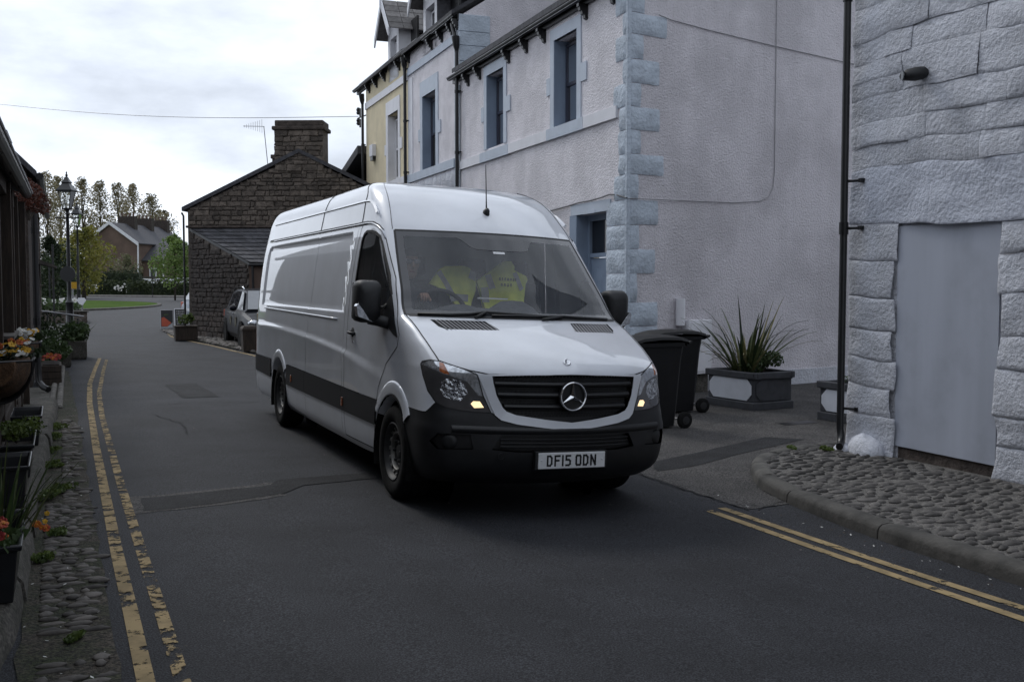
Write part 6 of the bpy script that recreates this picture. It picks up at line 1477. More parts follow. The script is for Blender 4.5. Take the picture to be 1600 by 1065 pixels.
def hayrack(t0, t1, z, label, seed, cols, n):
    r = thing('hayrack_basket', label, 'basket', W(-.42, (t0+t1)/2, z-.2), group='hayrack baskets on the shelter')
    m = MB(); rings = []
    for k in range(9):
        t = t0+(t1-t0)*k/8; q = max(.25, math.sin(math.pi*(k+.6)/9.2))**.45
        rings.append([W(-.43, t, z+.02), W(-.43, t, z-.27*q)]+[W(-.43+.22*q*math.sin(a), t, z-.27*q*math.cos(a)) for a in [math.pi/2*j/5 for j in range(1, 6)]]+[W(-.43+.21*q, t, z+.03)])
    m.ring(rings); m.build('liner', M['coir'], r, smooth=50)
    for k in range(1, 8):
        t = t0+(t1-t0)*k/8; m = MB(); m.tube([W(-.43+.232*math.sin(a), t, z-.28*math.cos(a)) for a in [math.pi/2*j/8 for j in range(9)]]+[W(-.195, t, z+.04)], .009, 5); m.build('bar', M['black_paint'], r)
    m = MB(); m.tube([W(-.43, t0, z+.03), W(-.2, t0+.08, z+.03), W(-.19, (t0+t1)/2, z+.03), W(-.2, t1-.08, z+.03), W(-.43, t1, z+.03)], .01, 6); m.build('rim_bar', M['black_paint'], r)
    rr = random.Random(seed)
    bush('basket_foliage', 'dark green leaves spilling over '+label.split(' with')[0], 'plant', W(-.34, (t0+t1)/2, z), (.12, (t1-t0)*.5, .07), 500, .05, M['leaf_dark'], seed, 6, False, 'foliage in the hayrack baskets')
    flowers('pansies', label.split(' with')[1].strip()+' in '+label.split(' with')[0], [W(-.35+rr.uniform(-.07, .12), t0+(t1-t0)*rr.random(), z+.07+rr.uniform(0, .09)) for _ in range(int(n*1.6))], cols, .022, 'pansies in the hayrack baskets', seed)
hayrack(8.25, 9.15, 1.06, 'near hayrack basket with yellow, orange and white pansies', 4, ['petal_yellow', 'petal_white', 'petal_orange', 'petal_yellow', 'petal_white'], 30)
hayrack(11.5, 12.4, 1.02, 'farther hayrack basket with white and yellow pansies', 6, ['petal_white', 'petal_white', 'petal_yellow', 'petal_white'], 22)
cr_ = bush('red_creeper', 'reddish brown creeper hanging from the end of the shelter gutter', 'creeper', W(-.33, 14.3, 2.45), (.2, .75, .30), 1900, .042, M['leaf_red'], 12, 9, True)
# weeds
for k, (l, t, s_) in enumerate(((-.06, 7.0, .7), (-.09, 8.25, 1), (-.02, 8.5, .8), (-.1, 11.4, 1.), (-.06, 12.2, .9), (-.1, 9.6, .8), (-.12, 6.4, .7), (0, 22.8, 1.5), (.02, 4.9, .4), (-.1, 10.5, .7), (6.85, 7.95, .6), (6.6, 8.15, .5))):
    bush('weed', ['weed tuft at the foot of the ledge beside the empty near trough', 'bushy weed at the foot of the ledge level with the feathery plant', 'weed tuft in the cobbles just right of the bushy weed', 'weed tuft below the farthest black trough', 'leafy weed at the foot of the ledge past the farthest black trough', 'weed tuft between the feathery plant and the farthest trough', 'weed tuft next to the stray orange flowers', 'mossy grass tuft in front of the square stone trough', 'tiny weed in the nearest part of the cobbled verge', 'small weed close to the farthest black trough', 'mossy weed between the white boulder and the kerb', 'smaller mossy weed at the back of the curved kerb'][k], 'weed', W(l, t, gz(l, t)+(.0 if k < 10 else .09)), (.11*s_, .19*s_, .045*s_), int(420*s_)+60, .028, M['leaf_weed'], 40+k, 6, False, ['weeds along the ledge', 'weeds by the white building'][k > 9])
flowers('stray_flowers', 'stray orange flowers seeded in the gutter', [WG(-.14+rf.uniform(-.04, .04), 7.05+rf.uniform(-.2, .2), .07+rf.uniform(0, .05)) for _ in range(7)], ['petal_orange', 'petal_yellow'], .018, None, 9)
wt = thing('wooden_planter', 'brown wooden planter box with red flowers beyond the downpipe', 'planter', WG(-.15, 18))
for k in range(3):
    m = MB(); box_lt(m, -.30, .0, 17.65, 18.6, .06+k*.105, .06+k*.105+.098); m.build('plank', M['wood_dark'], wt, bevel=.006)
m = MB(); box_lt(m, -.27, -.03, 17.7, 18.55, .37, .385); m.build('soil', M['soil'], wt)
flowers('red_flowers', 'small red flowers in the wooden planter', [WG(-.15+rf.uniform(-.13, .13), 17.8+rf.uniform(-.1, .6), .40+rf.uniform(0, .08)) for _ in range(26)], ['petal_red', 'petal_red', 'petal_orange'], .03, None, 10)
for l0, l1, t0, t1, h, lab in ((-.1, .18, 22.0, 22.9, .36, 'square stone trough at the edge of the shrubs'), (.14, .52, 24.3, 25.3, .40, 'farther rounded stone trough with trailing leaves')):
    r = thing('stone_trough', lab, 'trough', WG((l0+l1)/2, t0)); m = MB()
    R4 = lambda i, z: [WG(l0+i, t0+i, z), WG(l1-i, t0+i, z), WG(l1-i, t1-i, z), WG(l0+i, t1-i, z)]
    m.ring([R4(.02, 0), R4(0, .05), R4(0, h), R4(.05, h), R4(.06, h-.06)]); m.build('bowl', M['concrete'], r, bevel=.015); m = MB(); m.ring([R4(.06, h-.08), R4(.06, h-.05)]); m.build('soil', M['soil'], r)
for k, (l, t, rl, rt, h, mm) in enumerate(((-.45, 19.5, .3, .9, .28, 'leaf_mid'), (-.15, 21.2, .3, .9, .34, 'leaf_mid'), (-.25, 23.8, .45, 1.2, .38, 'leaf_mid'), (.22, 24.8, .28, .6, .42, 'leaf_mid'), (-.5, 26.5, .5, 1.4, .5, 'leaf_dark'))):
    bush('border_shrub', ['leafy green shrub just past the wooden planter', 'low green shrub behind the square stone trough', 'broad green shrub in front of the lamp post', 'spiky trailing plant in the farther stone trough', 'dark shrub against the left cottage wall'][k], 'shrub', WG(l, t), (rl, rt, h), 1100, .09, M[mm], 60+k, 8)
blades('strap_plant', WG(.3, 24.8, .42), 40, .5, 1.0, M['leaf_mid'], 'strappy green leaves arching over the stone trough', 'plant', .02, 12, 1.2, base=.15)
# left cottage
lc = thing('left_cottage', 'dark stone cottage with a steep roof behind the shelter', 'cottage', W(-2.5, 20))
m = MB(); m.prism([(-.42, 0), (-5.4, 0), (-5.4, 3.4), (-2.9, 5.9), (-.42, 3.4)], lambda a, b, d: W(a, d, b), 17.5, 27.5); m.build('wall', M['stone_dark'], lc)
for s_, e in ((0, (-.28, 3.26)), (1, (-5.54, 3.26))):
    m = MB(); m.hexa([W(e[0], 17.3, e[1]), W(-2.9, 17.3, 5.88), W(-2.9, 27.7, 5.88), W(e[0], 27.7, e[1]), W(e[0], 17.3, e[1]+.1), W(-2.9, 17.3, 5.98), W(-2.9, 27.7, 5.98), W(e[0], 27.7, e[1]+.1)]); m.build('roof', M['slate'], lc)
m = MB(); m.tube([W(-.24, 17.3, 3.28), W(-.24, 27.7, 3.28)], .06, 8); m.build('gutter', M['black_paint'], lc)
m = MB(); m.hexa([W(-.42, 25.4, 2.1), W(-.05, 25.4, 2.0), W(-.05, 27, 2.0), W(-.42, 27, 2.1), W(-.42, 25.4, 2.2), W(-.05, 25.4, 2.05), W(-.05, 27, 2.05), W(-.42, 27, 2.2)]); m.build('door_canopy', M['wood_grey'], lc)
for k in range(40):
    r_, c_ = divmod(k, 2); z0 = .05+r_*.16; m = MB(); w0 = .28 if (r_+c_) % 2 else .45
    box_lt(m, -.44, -.405, 27.5-.02-(w0 if c_ == 0 else .74), 27.5-(0 if c_ == 0 else w0+.01), z0, z0+.15); m.build('stone', M['stone'], lc, bevel=.01)
# houses standing across the lane beside the camera (out of view; reflected in the van, set close and tall to shade the lane)
def plain_house(name, label, l0, l1, t0, t1, eave, ridge, wall, chim):
    h = thing(name, label, 'house', W((l0+l1)/2, (t0+t1)/2)); lm = (l0+l1)/2
    m = MB(); m.prism([(l0, -.2), (l1, -.2), (l1, eave), (lm, ridge), (l0, eave)], lambda a, b, d: W(a, d, b), t0, t1); m.build('wall', M[wall], h)
    for e in (l0-.2, l1+.2):
        m = MB(); m.hexa([W(e, t0-.1, eave-.1), W(lm, t0-.1, ridge+.02), W(lm, t1+.1, ridge+.02), W(e, t1+.1, eave-.1), W(e, t0-.1, eave), W(lm, t0-.1, ridge+.14), W(lm, t1+.1, ridge+.14), W(e, t1+.1, eave)]); m.build('roof', M['slate'], h)
    for t in chim:
        m = MB(); box_lt(m, lm-.4, lm+.4, t-.35, t+.35, ridge-.5, ridge+1.2); box_lt(m, lm-.45, lm+.45, t-.4, t+.4, ridge+1.2, ridge+1.35); m.build('chimney', M['stone'], h)
    for t in frange(t0+1.2, t1-1, 2.4):
        for z in (1.0, 3.4):
            m = MB(); box_lt(m, l1+.002, l1+.03, t, t+.9, z, z+1.3); w_ = m.build('window', M['white_paint'], h); m = MB(); box_lt(m, l1+.03, l1+.034, t+.07, t+.83, z+.07, z+1.23); m.build('pane', M['dark_glass'], w_)
    return h
plain_house('facing_house', 'stone house across the lane, beside the camera', -6.6, -.95, -14, 3.8, 5.8, 8.4, 'stone', (-8, 3))
plain_house('facing_house', 'taller stone house across the lane, behind the timber shelter', -7.5, -1.7, 4.2, 13.6, 6.3, 8.9, 'stone', (4.8, 13))
# ------------------------------------------------------------------ stone cottage at the bend
CA = Vector((-9.9, 31.56, 0)); cdx = Vector((1, -.03, 0)).normalized(); cin = Vector((.03, 1, 0)).normalized()
def CP(a, z, dep=0.): return CA+cdx*a+cin*dep+Vector((0, 0, z))
ct = thing('stone_cottage', 'dark rubble stone cottage with a big gable chimney and lean-to at the bend', 'cottage', CA)
GE, GA = 3.95, 5.6     # eave, apex
m = MB(); m.prism([(0, 0), (6.9, 0), (6.9, GE-.1), (3.45, GA-.05), (0, GE-.05)], lambda a, b, d: CP(a, b, d), .03, 9); m.build('wall', M['mortar'], ct)
for e, x in ((0, -.15), (1, 7.05)):
    m = MB(); m.hexa([CP(x, GE-.1, -.08), CP(3.45, GA, -.08), CP(3.45, GA, 9.2), CP(x, GE-.1, 9.2), CP(x, GE+.02, -.08), CP(3.45, GA+.12, -.08), CP(3.45, GA+.12, 9.2), CP(x, GE+.02, 9.2)]); m.build('roof', M['slate'], ct)
rs2 = random.Random(9); cstones = 0
stone_rest = {}
def small_stone(fn, a0, a1, z0, z1, parent, m_, seed):
    if seed >= 295: m = stone_rest.setdefault(parent.name, (MB(), parent, m_))[0]
    else: m = MB()
    rr = random.Random(seed); j = lambda: rr.uniform(-.02, .02); o = -rr.uniform(.006, .028); g = .009
    A = [(a0+g+j(), z0+g+j()), (a1-g+j(), z0+g+j()), (a1-g+j(), z1-g+j()), (a0+g+j(), z1-g+j())]; i = .022
    c = ((a0+a1)/2, (z0+z1)/2); B = [(a+(i if a < c[0] else -i), z+(i if z < c[1] else -i)) for a, z in A]
    m.add([fn(a, z, .05) for a, z in A]+[fn(a, z, o+.012) for a, z in A]+[fn(a, z, o-rr.uniform(0, .01)) for a, z in B], [(0, 1, 5, 4), (1, 2, 6, 5), (2, 3, 7, 6), (3, 0, 4, 7), (4, 5, 9, 8), (5, 6, 10, 9), (6, 7, 11, 10), (7, 4, 8, 11), (8, 9, 10, 11)])
    return m.build('stone', m_, parent) if seed < 295 else None
z = 3.42
while z < GA-.15:
    h = rs2.uniform(.10, .17); lo = max(0, (z+h-GE)/(GA-GE)*3.45) if z+h > GE else 0; a = lo+.02; hi = 6.9-lo if z+h > GE else 6.9; hi = min(hi, 5.2)
    while a < hi-.1:
        w_ = rs2.uniform(.14, .42); small_stone(CP, a, min(a+w_, hi), z, z+h, ct, M['stone'], cstones); cstones += 1; a += w_
    z += h
# chimney
def CH(a, z, dep): return CP(a, z, dep)
m = MB(); slab(m, CP, 2.72, 4.18, 5.0, 6.32, -.10+.1, .75); chm = m.build('chimney', M['mortar'], ct)
z = 5.05
while z < 6.25:
    h = rs2.uniform(.12, .19); a = 2.70
    while a < 4.12: w_ = rs2.uniform(.22, .48); small_stone(lambda q, y, d: CP(q, y, d-.03), a, min(a+w_, 4.2), z, min(z+h, 6.3), chm, M['stone'], cstones); cstones += 1; a += w_
    z += h
m = MB(); slab(m, CP, 2.64, 4.26, 6.28, 6.40, -.10, .85); slab(m, CP, 2.72, 4.2, 6.4, 6.58, -.04, .8); m.build('chimney_cap', M['stone_dark'], chm, bevel=.03)
m = MB(); slab(m, CP, 2.2, 2.95, 4.9, 5.62, 1.6, 2.5); slab(m, CP, 2.16, 2.99, 5.62, 5.75, 1.56, 2.54); m.build('rear_chimney', M['stone_dark'], ct, bevel=.02)
m = MB(); slab(m, CP, -.02, 6.9, 3.34, 3.41, -.13, .02); m.build('string_course', M['stone_dark'], ct, bevel=.01)
m = MB(); m.tube([CP(-.16, 3.8, -.05), CP(-.1, 3.7, -.06), CP(-.1, .1, -.06)], .033, 8); m.build('downpipe', M['black_paint'], ct)
# lean-to: angled end wall, slate roof
L0 = CP(.08, 0, -.02); L1 = Vector((-7.45, 29.05, 0)); ld = (L1-L0).normalized(); ll = (L1-L0).length; lin = Vector((-ld.y, ld.x, 0))
if lin.y < 0: lin = -lin
def LP(a, z, dep=0.): return L0+ld*a+lin*dep+Vector((0, 0, z))
m = MB(); m.prism([(0, 0), (ll, 0), (ll, 2.22), (0, 3.26)], LP, .03, .3); lw = m.build('lean_to_wall', M['mortar'], ct)
z = .02; n0 = cstones
while z < 3.1:
    h = rs2.uniform(.11, .19); hi = ll if z+h < 2.22 else ll*(3.26-(z+h))/(1.04); a = .02
    while a < hi-.12:
        w_ = rs2.uniform(.15, .42); small_stone(LP, a, min(a+w_, hi), z, z+h, lw, M['stone_dark'], cstones); cstones += 1; a += w_
    z += h
for mb_, par_, m__ in stone_rest.values(): tag(mb_.build('stonework', m__, par_), kind='stuff')
R0 = LP(-.05, 3.34); R1 = LP(ll+.1, 2.24); R2 = R1+Vector((4.5, -.1, 0)); R3 = CP(6.9, 3.34, -.02)
m = MB(); m.hexa([R0-Vector((0, 0, .08)), R1-Vector((0, 0, .08)), R2-Vector((0, 0, .08)), R3-Vector((0, 0, .08)), R0, R1, R2, R3]); m.build('lean_to_roof', M['black_paint'], ct)
ns = 0
nr = 9
for i in range(nr):
    f0, f1 = i/nr, (i+1.25)/nr
    A = R0.lerp(R1, f0); B = R3.lerp(R2, f0); A2 = R0.lerp(R1, min(1.02, f1)); B2 = R3.lerp(R2, min(1.02, f1)); L_ = (B-A).length; n = int(3.4/.24)
    for j in range(n):
        x0 = (j-(i % 2)*.5)*.24/L_; x1 = x0+.226/L_; x0 = max(0, x0)
        up = Vector((0, 0, .012+.02+rs2.uniform(0, .012))); P = [A.lerp(B, x0)+Vector((0, 0, .004)), A.lerp(B, x1)+Vector((0, 0, .004)), A2.lerp(B2, x1)+up, A2.lerp(B2, x0)+up]
        m = MB(); m.hexa([p-Vector((0, 0, .012)) for p in P]+P); m.build('slate', M['slate'], ct); ns += 1
m = MB(); m.hexa([LP(ll-.1, 0, .05), LP(ll, 0, .05), LP(ll, 0, .05)+Vector((4, 0, 0)), LP(ll-.1, 0, .3)+Vector((4, 0, 0)), LP(ll-.1, 2.2, .05), LP(ll, 2.2, .05), LP(ll, 2.2, .05)+Vector((4, 0, 0)), LP(ll-.1, 2.2, .3)+Vector((4, 0, 0))]); m.build('lean_to_front', M['render_brown'], ct)
m = MB(); m.tube([R1-Vector((0, 0, .06)), R2-Vector((0, 0, .06))], .05, 8); m.tube([R1+Vector((.1, -.02, -.1)), R1+Vector((.14, 0, -2.1))], .035, 8); m.build('lean_to_gutter', M['black_paint'], ct)
ae = thing('tv_aerial', 'thin television aerial on a mast by the cottage chimney', 'aerial', CP(2.3, 5.0, 1.5))
m = MB(); m.tube([CP(2.12, 5.1, 1.5), CP(1.98, 6.62, 1.5)], .014, 6); m.build('mast', M['metal_grey'], ae)
m = MB(); m.tube([CP(1.35, 6.62, 1.4), CP(2.0, 6.62, 1.5)], .01, 5); m.build('boom', M['metal_grey'], ae)
for k in range(9):
    a = 1.38+k*.07; h = .03+.018*k; m = MB(); m.tube([CP(a, 6.62-h*1.2, 1.42), CP(a, 6.62+h*1.2, 1.42)], .006, 4); m.build('element', M['metal_grey'], ae)
m = MB(); m.tube([CP(1.9, 5.3, 1.5), CP(2.2, 5.3, 1.6)], .012, 4); m.tube([CP(1.92, 5.1, 1.5), CP(2.2, 5.1, 1.6)], .012, 4); m.build('wall_bracket', M['metal_grey'], ae)
# far cobbled corner
fc_ = sheet('pavement', [(3.35, 39.5), (3.25, 37), (3.2, 34.5), (3.4, 31.6), (3.75, 28.9), (3.98, 26.4), (4.2, 24.3), (6.5, 24.3), (7, 31), (3.9, 33)], .03, M['dirt'], 'cobbled corner in front of the stone cottage', 1.0)
m = MB(); rr = random.Random(4); pl_ = [(3.3, 38.5), (3.25, 36), (3.25, 34), (3.45, 31.6), (3.8, 28.9), (4.03, 26.4), (4.25, 24.5), (5.6, 24.5), (5.6, 29), (4.2, 31.5), (3.9, 33)]
for k in range(1500):
    l, t = rr.uniform(3.2, 5.6), rr.uniform(24.5, 38.5)
    if inside(pl_, l, t): m.blob(WG(l, t, .03), (rr.uniform(.07, .12), rr.uniform(.06, .1), .045), k, .1, 6, 4)
tag(m.build('cobbles', M['cobble_left'], fc_, smooth=True), kind='stuff')
# litter bin, corner planter
lb_ = thing('litter_bin', 'square dark brown litter bin in front of the parked estate car', 'litter bin', W(4.16, 25.2))
R4c = lambda x, z: [W(4.16+x*sx_, 25.2+x*sy_, z) for sx_, sy_ in ((-1, -1), (1, -1), (1, 1), (-1, 1))]
m = MB(); m.ring([R4c(.17, .03), R4c(.185, .52), R4c(.19, .52)]); m.build('body', M['wood_dark'], lb_, bevel=.01)
m = MB(); m.ring([R4c(.2, .52), R4c(.2, .58), R4c(.15, .64)]); m.build('lid', M['wood_dark'], lb_, bevel=.01)
cpn = thing('corner_planter', 'brown box planter at the corner of the stone cottage', 'planter', W(3.25, 31.0))
m = MB(); slab(m, lambda a, z, d: W(3.0+a, 30.8+d, z), 0, .62, .02, .40, 0, .45); m.build('box', M['wood_dark'], cpn, bevel=.015)
m = MB(); slab(m, lambda a, z, d: W(3.0+a, 30.8+d, z), -.02, .64, .40, .44, -.02, .47); m.build('rim', M['wood_dark'], cpn, bevel=.008)
bush('corner_shrub', 'yellow-green leafy plant in the cottage corner planter', 'shrub', W(3.3, 31.0, .42), (.3, .22, .22), 420, .08, M['leaf_weed'], 70, 6)
# A-boards
def aboard(l, t, rz, label, art):
    r = thing('a_board', label, 'sign', W(l, t), YAW+rz, 'pavement A-boards at the bend', world=False); w_, h = .44, .72
    for s_ in (-1, 1):
        Mx = Matrix.Translation((0, s_*.17, .03)) @ Matrix.Rotation(s_*R(13), 4, 'X')
        def P(mb): mb.v = [tuple(Mx @ Vector(p)) for p in mb.v]; return mb
        m = MB(); m.box((0, 0, h/2), (w_, .02, h)); P(m).build('board_frame', M['white_paint'] if art == 2 else M['metal_grey'], r, bevel=.008)
        m = MB(); m.box((0, s_*.013, h/2), (w_-.05, .006, h-.06)); pn = P(m).build('poster', M['black_plastic'], r)
        if s_ < 0:
            if art == 1:
                m = MB(); m.add([(-.18, -.0175, .12), (.02, -.0175, .12), (.15, -.0175, .24), (-.1, -.0175, .45), (-.18, -.0175, .42)], [(0, 1, 2, 3, 4)]); P(m).build('red_shape', M['petal_red'] if False else M['poster_red'], pn)
                m = MB(); m.add([(-.19, -.0172, .05), (.19, -.0172, .05), (.19, -.0172, .25), (.02, -.0172, .1), (-.19, -.0172, .1)], [(0, 1, 2, 3, 4)]); P(m).build('grey_band', M['metal_grey'], pn)
                m = MB(); m.add([(-.1, -.0174, .5), (.05, -.0174, .52), (.05, -.0174, .56), (-.1, -.0174, .55)], [(0, 1, 2, 3)]); P(m).build('green_mark', M['leaf_mid'], pn)
            else:
                m = MB(); rr = random.Random(8)
                for row in range(9):
                    z = .62-row*.06; x = -.15
                    while x < .13: q = rr.uniform(.02, .07); m.add([(x, -.0175, z), (x+q, -.0175, z), (x+q, -.0175, z+.028), (x, -.0175, z+.028)], [(0, 1, 2, 3)]); x += q+.018
                P(m).build('chalk_writing', M['reflective'], pn)
M['poster_red'] = mat('poster_red', (.42, .07, .03), .5, .1, 5)
aboard(3.45, 38.2, -.12, 'leaning A-board with an orange-red poster', 1); aboard(4.05, 39.6, .0, 'A-board with white writing on black beside the red poster', 2)
# ------------------------------------------------------------------ cars
def car(loc, ang, label, paint, group=None, rails=False, badge=False, L_=4.5):
    r = thing('parked_car', label, 'car', loc, 0, group, world=False); r.rotation_euler = (0, 0, ang)      # +y is forward
    hw = .9; st = [ # y, bottom z, belt z, halfwidth
        (-L_/2, .42, .80, .74), (-L_/2+.05, .32, .93, .84), (-L_/2+.5, .24, .99, .89), (-.9, .22, .98, .9), (.4, .22, .96, .9), (1.1, .22, .94, .9), (L_/2-.75, .24, .88, .88), (L_/2-.25, .28, .76, .80), (L_/2-.03, .36, .62, .68)]
    m = MB(); rings = []
    for y, z0, z1, h in st:
        zm = z0+(z1-z0)*.5
        rings.append([(-h*.92, y, z0), (h*.92, y, z0), (h, y, z0+.14), (h*1.0, y, zm), (h*.97, y, z1-.05), (h*.88, y, z1+.005), (0, y, z1+.03), (-h*.88, y, z1+.005), (-h*.97, y, z1-.05), (-h*1.0, y, zm), (-h, y, z0+.14)])
    m.ring(rings); bd = m.build('body', paint, r, smooth=22)
    gh = [(-L_/2+.12, .97, .76, .96, .70), (-L_/2+.35, .97, .78, 1.42, .60), (-.8, .97, .80, 1.50, .63), (.2, .95, .80, 1.50, .63), (.55, .95, .80, 1.44, .60), (1.25, .92, .78, .97, .72)]
    m = MB(); m.ring([[(-b, y, z0), (b, y, z0), (tw, y, zt), (0, y, zt+.03), (-tw, y, zt)] for y, z0, b, zt, tw in gh]); m.build('roof', paint, r, smooth=45)
    def side(p, s_):  # window quad on the greenhouse side, pushed out
        return [(s_*(x+.008), y, z) for x, y, z in p]
    for s_ in (-1, 1):
        for p in ([(.775, -.75, 1.01), (.785, .1, 1.0), (.655, .12, 1.44), (.655, -.72, 1.44)], [(.785, .17, 1.0), (.775, 1.0, .98), (.645, .48, 1.42), (.655, .19, 1.44)], [(.76, -1.65, 1.03), (.775, -.82, 1.01), (.655, -.79, 1.43), (.645, -1.5, 1.36)]):
            m = MB(); m.add(side(p, s_), [(0, 1, 2, 3)]); m.build('side_window', M['dark_glass'], r)
        m = MB(); m.blob((s_*1.0, .85, 1.02), (.10, .06, .08), 1, 0); m.build('wing_mirror', paint, r, smooth=True)
        if rails: m = MB(); m.tube([(s_*.62, -1.6, 1.46), (s_*.63, -1.4, 1.54), (s_*.64, .1, 1.57), (s_*.63, .35, 1.5)], .02, 6); m.build('roof_rail', M['chrome'], r, smooth=True)
        m = MB(); m.box((s_*.72, -L_/2+.06, .82), (.24, .1, .2)); m.build('tail_light', M['poster_red'], r, bevel=.02)
        m = MB(); m.blob((s_*.66, L_/2-.22, .66), (.16, .14, .09), 1, 0); m.build('headlight', M['lamp_clear'], r, smooth=True)
        for y in (-L_/2+.85, L_/2-.9):
            m = MB(); m.lathe([(.2, -.1), (.29, -.11), (.32, -.08), (.32, .08), (.29, .11), (.2, .1)], 24, (0, 0, 0)); m.v = [(s_*(.82+p[2]), y+p[0], .32+p[1]) for p in m.v]; ty = m.build('wheel', M['rubber'], r, smooth=40)
            m = MB(); m.lathe([(.205, .09), (.2, .1), (.18, .08), (.06, .09), (.02, .1)], 20, (0, 0, 0)); m.v = [(s_*(.82+p[2]), y+p[0], .32+p[1]) for p in m.v]; m.build('rim', M['steel'], ty, smooth=40)
            m = MB(); m.lathe([(.36, .0), (.36, .02), (.0, .02)], 24, (0, 0, 0)); m.v = [(s_*(.905+p[2]-.02), y+p[0], .34+p[1]) for p in m.v]; m.build('wheel_arch', M['rubber'], r)
        for y in (.14, -.78): m = MB(); m.add([(s_*.905, y, .35), (s_*.905, y+.012, .35), (s_*.885, y+.012, .95), (s_*.885, y, .95)], [(0, 1, 2, 3)]); m.build('door_gap', M['seam'], r)
        for y in (.0, -.95): m = MB(); m.box((s_*.90, y, .86), (.03, .14, .03)); m.build('door_handle', M['chrome'], r, bevel=.006)
        if badge:
            for y in (-.4, .55): m = MB(); m.lathe([(.13, 0), (.13, .002)], 20, (0, 0, 0)); m.v = [(s_*(.905+p[2]), y+p[0], .66+p[1]) for p in m.v]; m.build('door_roundel', M['badge_yellow'], r)
    m = MB(); m.add([(-.70, 1.27, .985), (.70, 1.27, .985), (.58, .60, 1.45), (-.58, .60, 1.45)], [(0, 1, 2, 3)]); m.v = [(x, y+.012, z+.012) for x, y, z in m.v]; m.build('windscreen', M['win_glass'] if False else M['car_screen'], r)
    m = MB(); m.add([(-.68, -L_/2+.13, 1.0), (.68, -L_/2+.13, 1.0), (.57, -L_/2+.34, 1.39), (-.57, -L_/2+.34, 1.39)], [(0, 1, 2, 3)]); m.v = [(x, y-.012, z+.01) for x, y, z in m.v]; m.build('rear_window', M['car_screen'], r)
    m = MB(); m.box((0, L_/2-.02, .36), (.5, .03, .11)); m.build('number_plate', M['plate'], r); m = MB(); m.box((0, L_/2-.09, .55), (.8, .1, .14)); m.build('grille', M['grille_black'], r, bevel=.02)
    m = MB(); m.box((0, -L_/2-.005, .62), (.5, .03, .11)); m.build('number_plate', M['plate'], r)
    return r
M['badge_yellow'] = mat('badge_yellow', (.05, .04, .006), .6, .2, 9)
M['car_screen'] = mat('car_screen', (.10, .11, .12), .05, .1, 3, coat=1., spec=1.)
def cpaint(n, c): M[n] = mat(n, c, .35, .04, 3, coat=.1, obj=True, spec=.2); return M[n]
fwd = Vector((.39, -.92, 0)).normalized(); a_ = math.atan2(fwd.y, fwd.x)-math.pi/2
rw = Vector((-7.95, 28.75, 0)); right = Vector((fwd.y, -fwd.x, 0))
cpos = rw+fwd*1.4-right*.85
car(cpos, a_, 'dark navy estate car with roof rails parked beside the stone cottage', cpaint('navy_paint', (.006, .007, .012)), None, True, True)
car(Vector((-11.0, 42.0, 0)), R(-52), 'silver-blue car showing its red tail light behind the cottage corner', cpaint('silver_paint', (.30, .33, .38)))
# ------------------------------------------------------------------ lamps, bed wall, signs
def lamp_post(p, H_, label, disc=False):
    r = thing('lamp_post', label, 'lamp post', p, group='Victorian lamp posts', world=False); s_ = H_/5.5
    m = MB(); m.lathe([(.17, 0), (.17, .25), (.13, .3), (.12, .95), (.14, 1.0), (.08, 1.08), (.07, 1.3), (.06, 3.0), (.05, 4.0), (.08, 4.05), (.05, 4.1), (.07, 4.19)], 12, (0, 0, 0)); m.build('column', M['black_paint'], r, smooth=40)
    m = MB(); m.tube([(-.42, 0, 3.92), (.42, 0, 3.92)], .022, 6); m.build('ladder_bar', M['black_paint'], r)
    m = MB(); B = .11; T = .21; sq = lambda a, z: [(-a, -a, z), (a, -a, z), (a, a, z), (-a, a, z)]
    for k in range(4): m.tube([sq(B, 4.25)[k], sq(T, 4.82)[k]], .014, 5)
    m.ring([sq(B, 4.19), sq(B+.02, 4.25)]); m.ring([sq(T+.05, 4.81), sq(T+.06, 4.86), sq(.13, 5.06), sq(.11, 5.1), sq(.14, 5.13), sq(.08, 5.22), sq(.04, 5.32)]); m.build('lantern_frame', M['black_paint'], r)
    m = MB(); m.lathe([(.02, 5.3), (.05, 5.38), (.02, 5.43), (.03, 5.46), (.005, 5.52)], 8, (0, 0, 0)); m.build('finial', M['black_paint'], r)
    for k in range(4):
        m = MB(); a, b = sq(B, 4.26), sq(T, 4.81); m.add([a[k], a[(k+1) % 4], b[(k+1) % 4], b[k]], [(0, 1, 2, 3)]); m.build('lantern_pane', M['lantern_glass'], r)
    m = MB(); m.lathe([(.03, 4.4), (.05, 4.5), (.05, 4.65), (.03, 4.75)], 8, (0, 0, 0)); m.build('lamp_globe', M['lantern_glass'], r)
    if disc: m = MB(); m.lathe([(.27, 0), (.27, .02)], 20, (0, 0, 0)); m.v = [(p_[0], -.09-p_[2], 1.98+p_[1]) for p_ in m.v]; m.build('sign_disc', M['black_paint'], r)
    return r
M['lantern_glass'] = glass('lantern_glass', (.97, .98, .98), .05, .05, ior=1.2)
lamp_post(Vector((-15.38, 35.8, 0)), 5.5, 'near Victorian lamp post with a round sign on its column', True)
lamp_post(Vector((-27.75, 66, 0)), 5.5, 'farther Victorian lamp post behind the near one').scale = (1, 1, 1.25)
bw = thing('flower_bed', 'low stone flower bed wall behind the near lamp post', 'flower bed', W(-1, 48))
nb = 0
for r_ in range(3):
    l = -4.0+(r_ % 2)*-.3
    while l < 1.0:
        w_ = rnd.uniform(.4, .7); m = MB(); box_lt(m, l+.008, min(1.05, l+w_)-.008, 46.8+rnd.uniform(-.02, .02), 47.1, r_*.15, r_*.15+.142); m.build('stone', M['stone'], bw, bevel=.02); l += w_
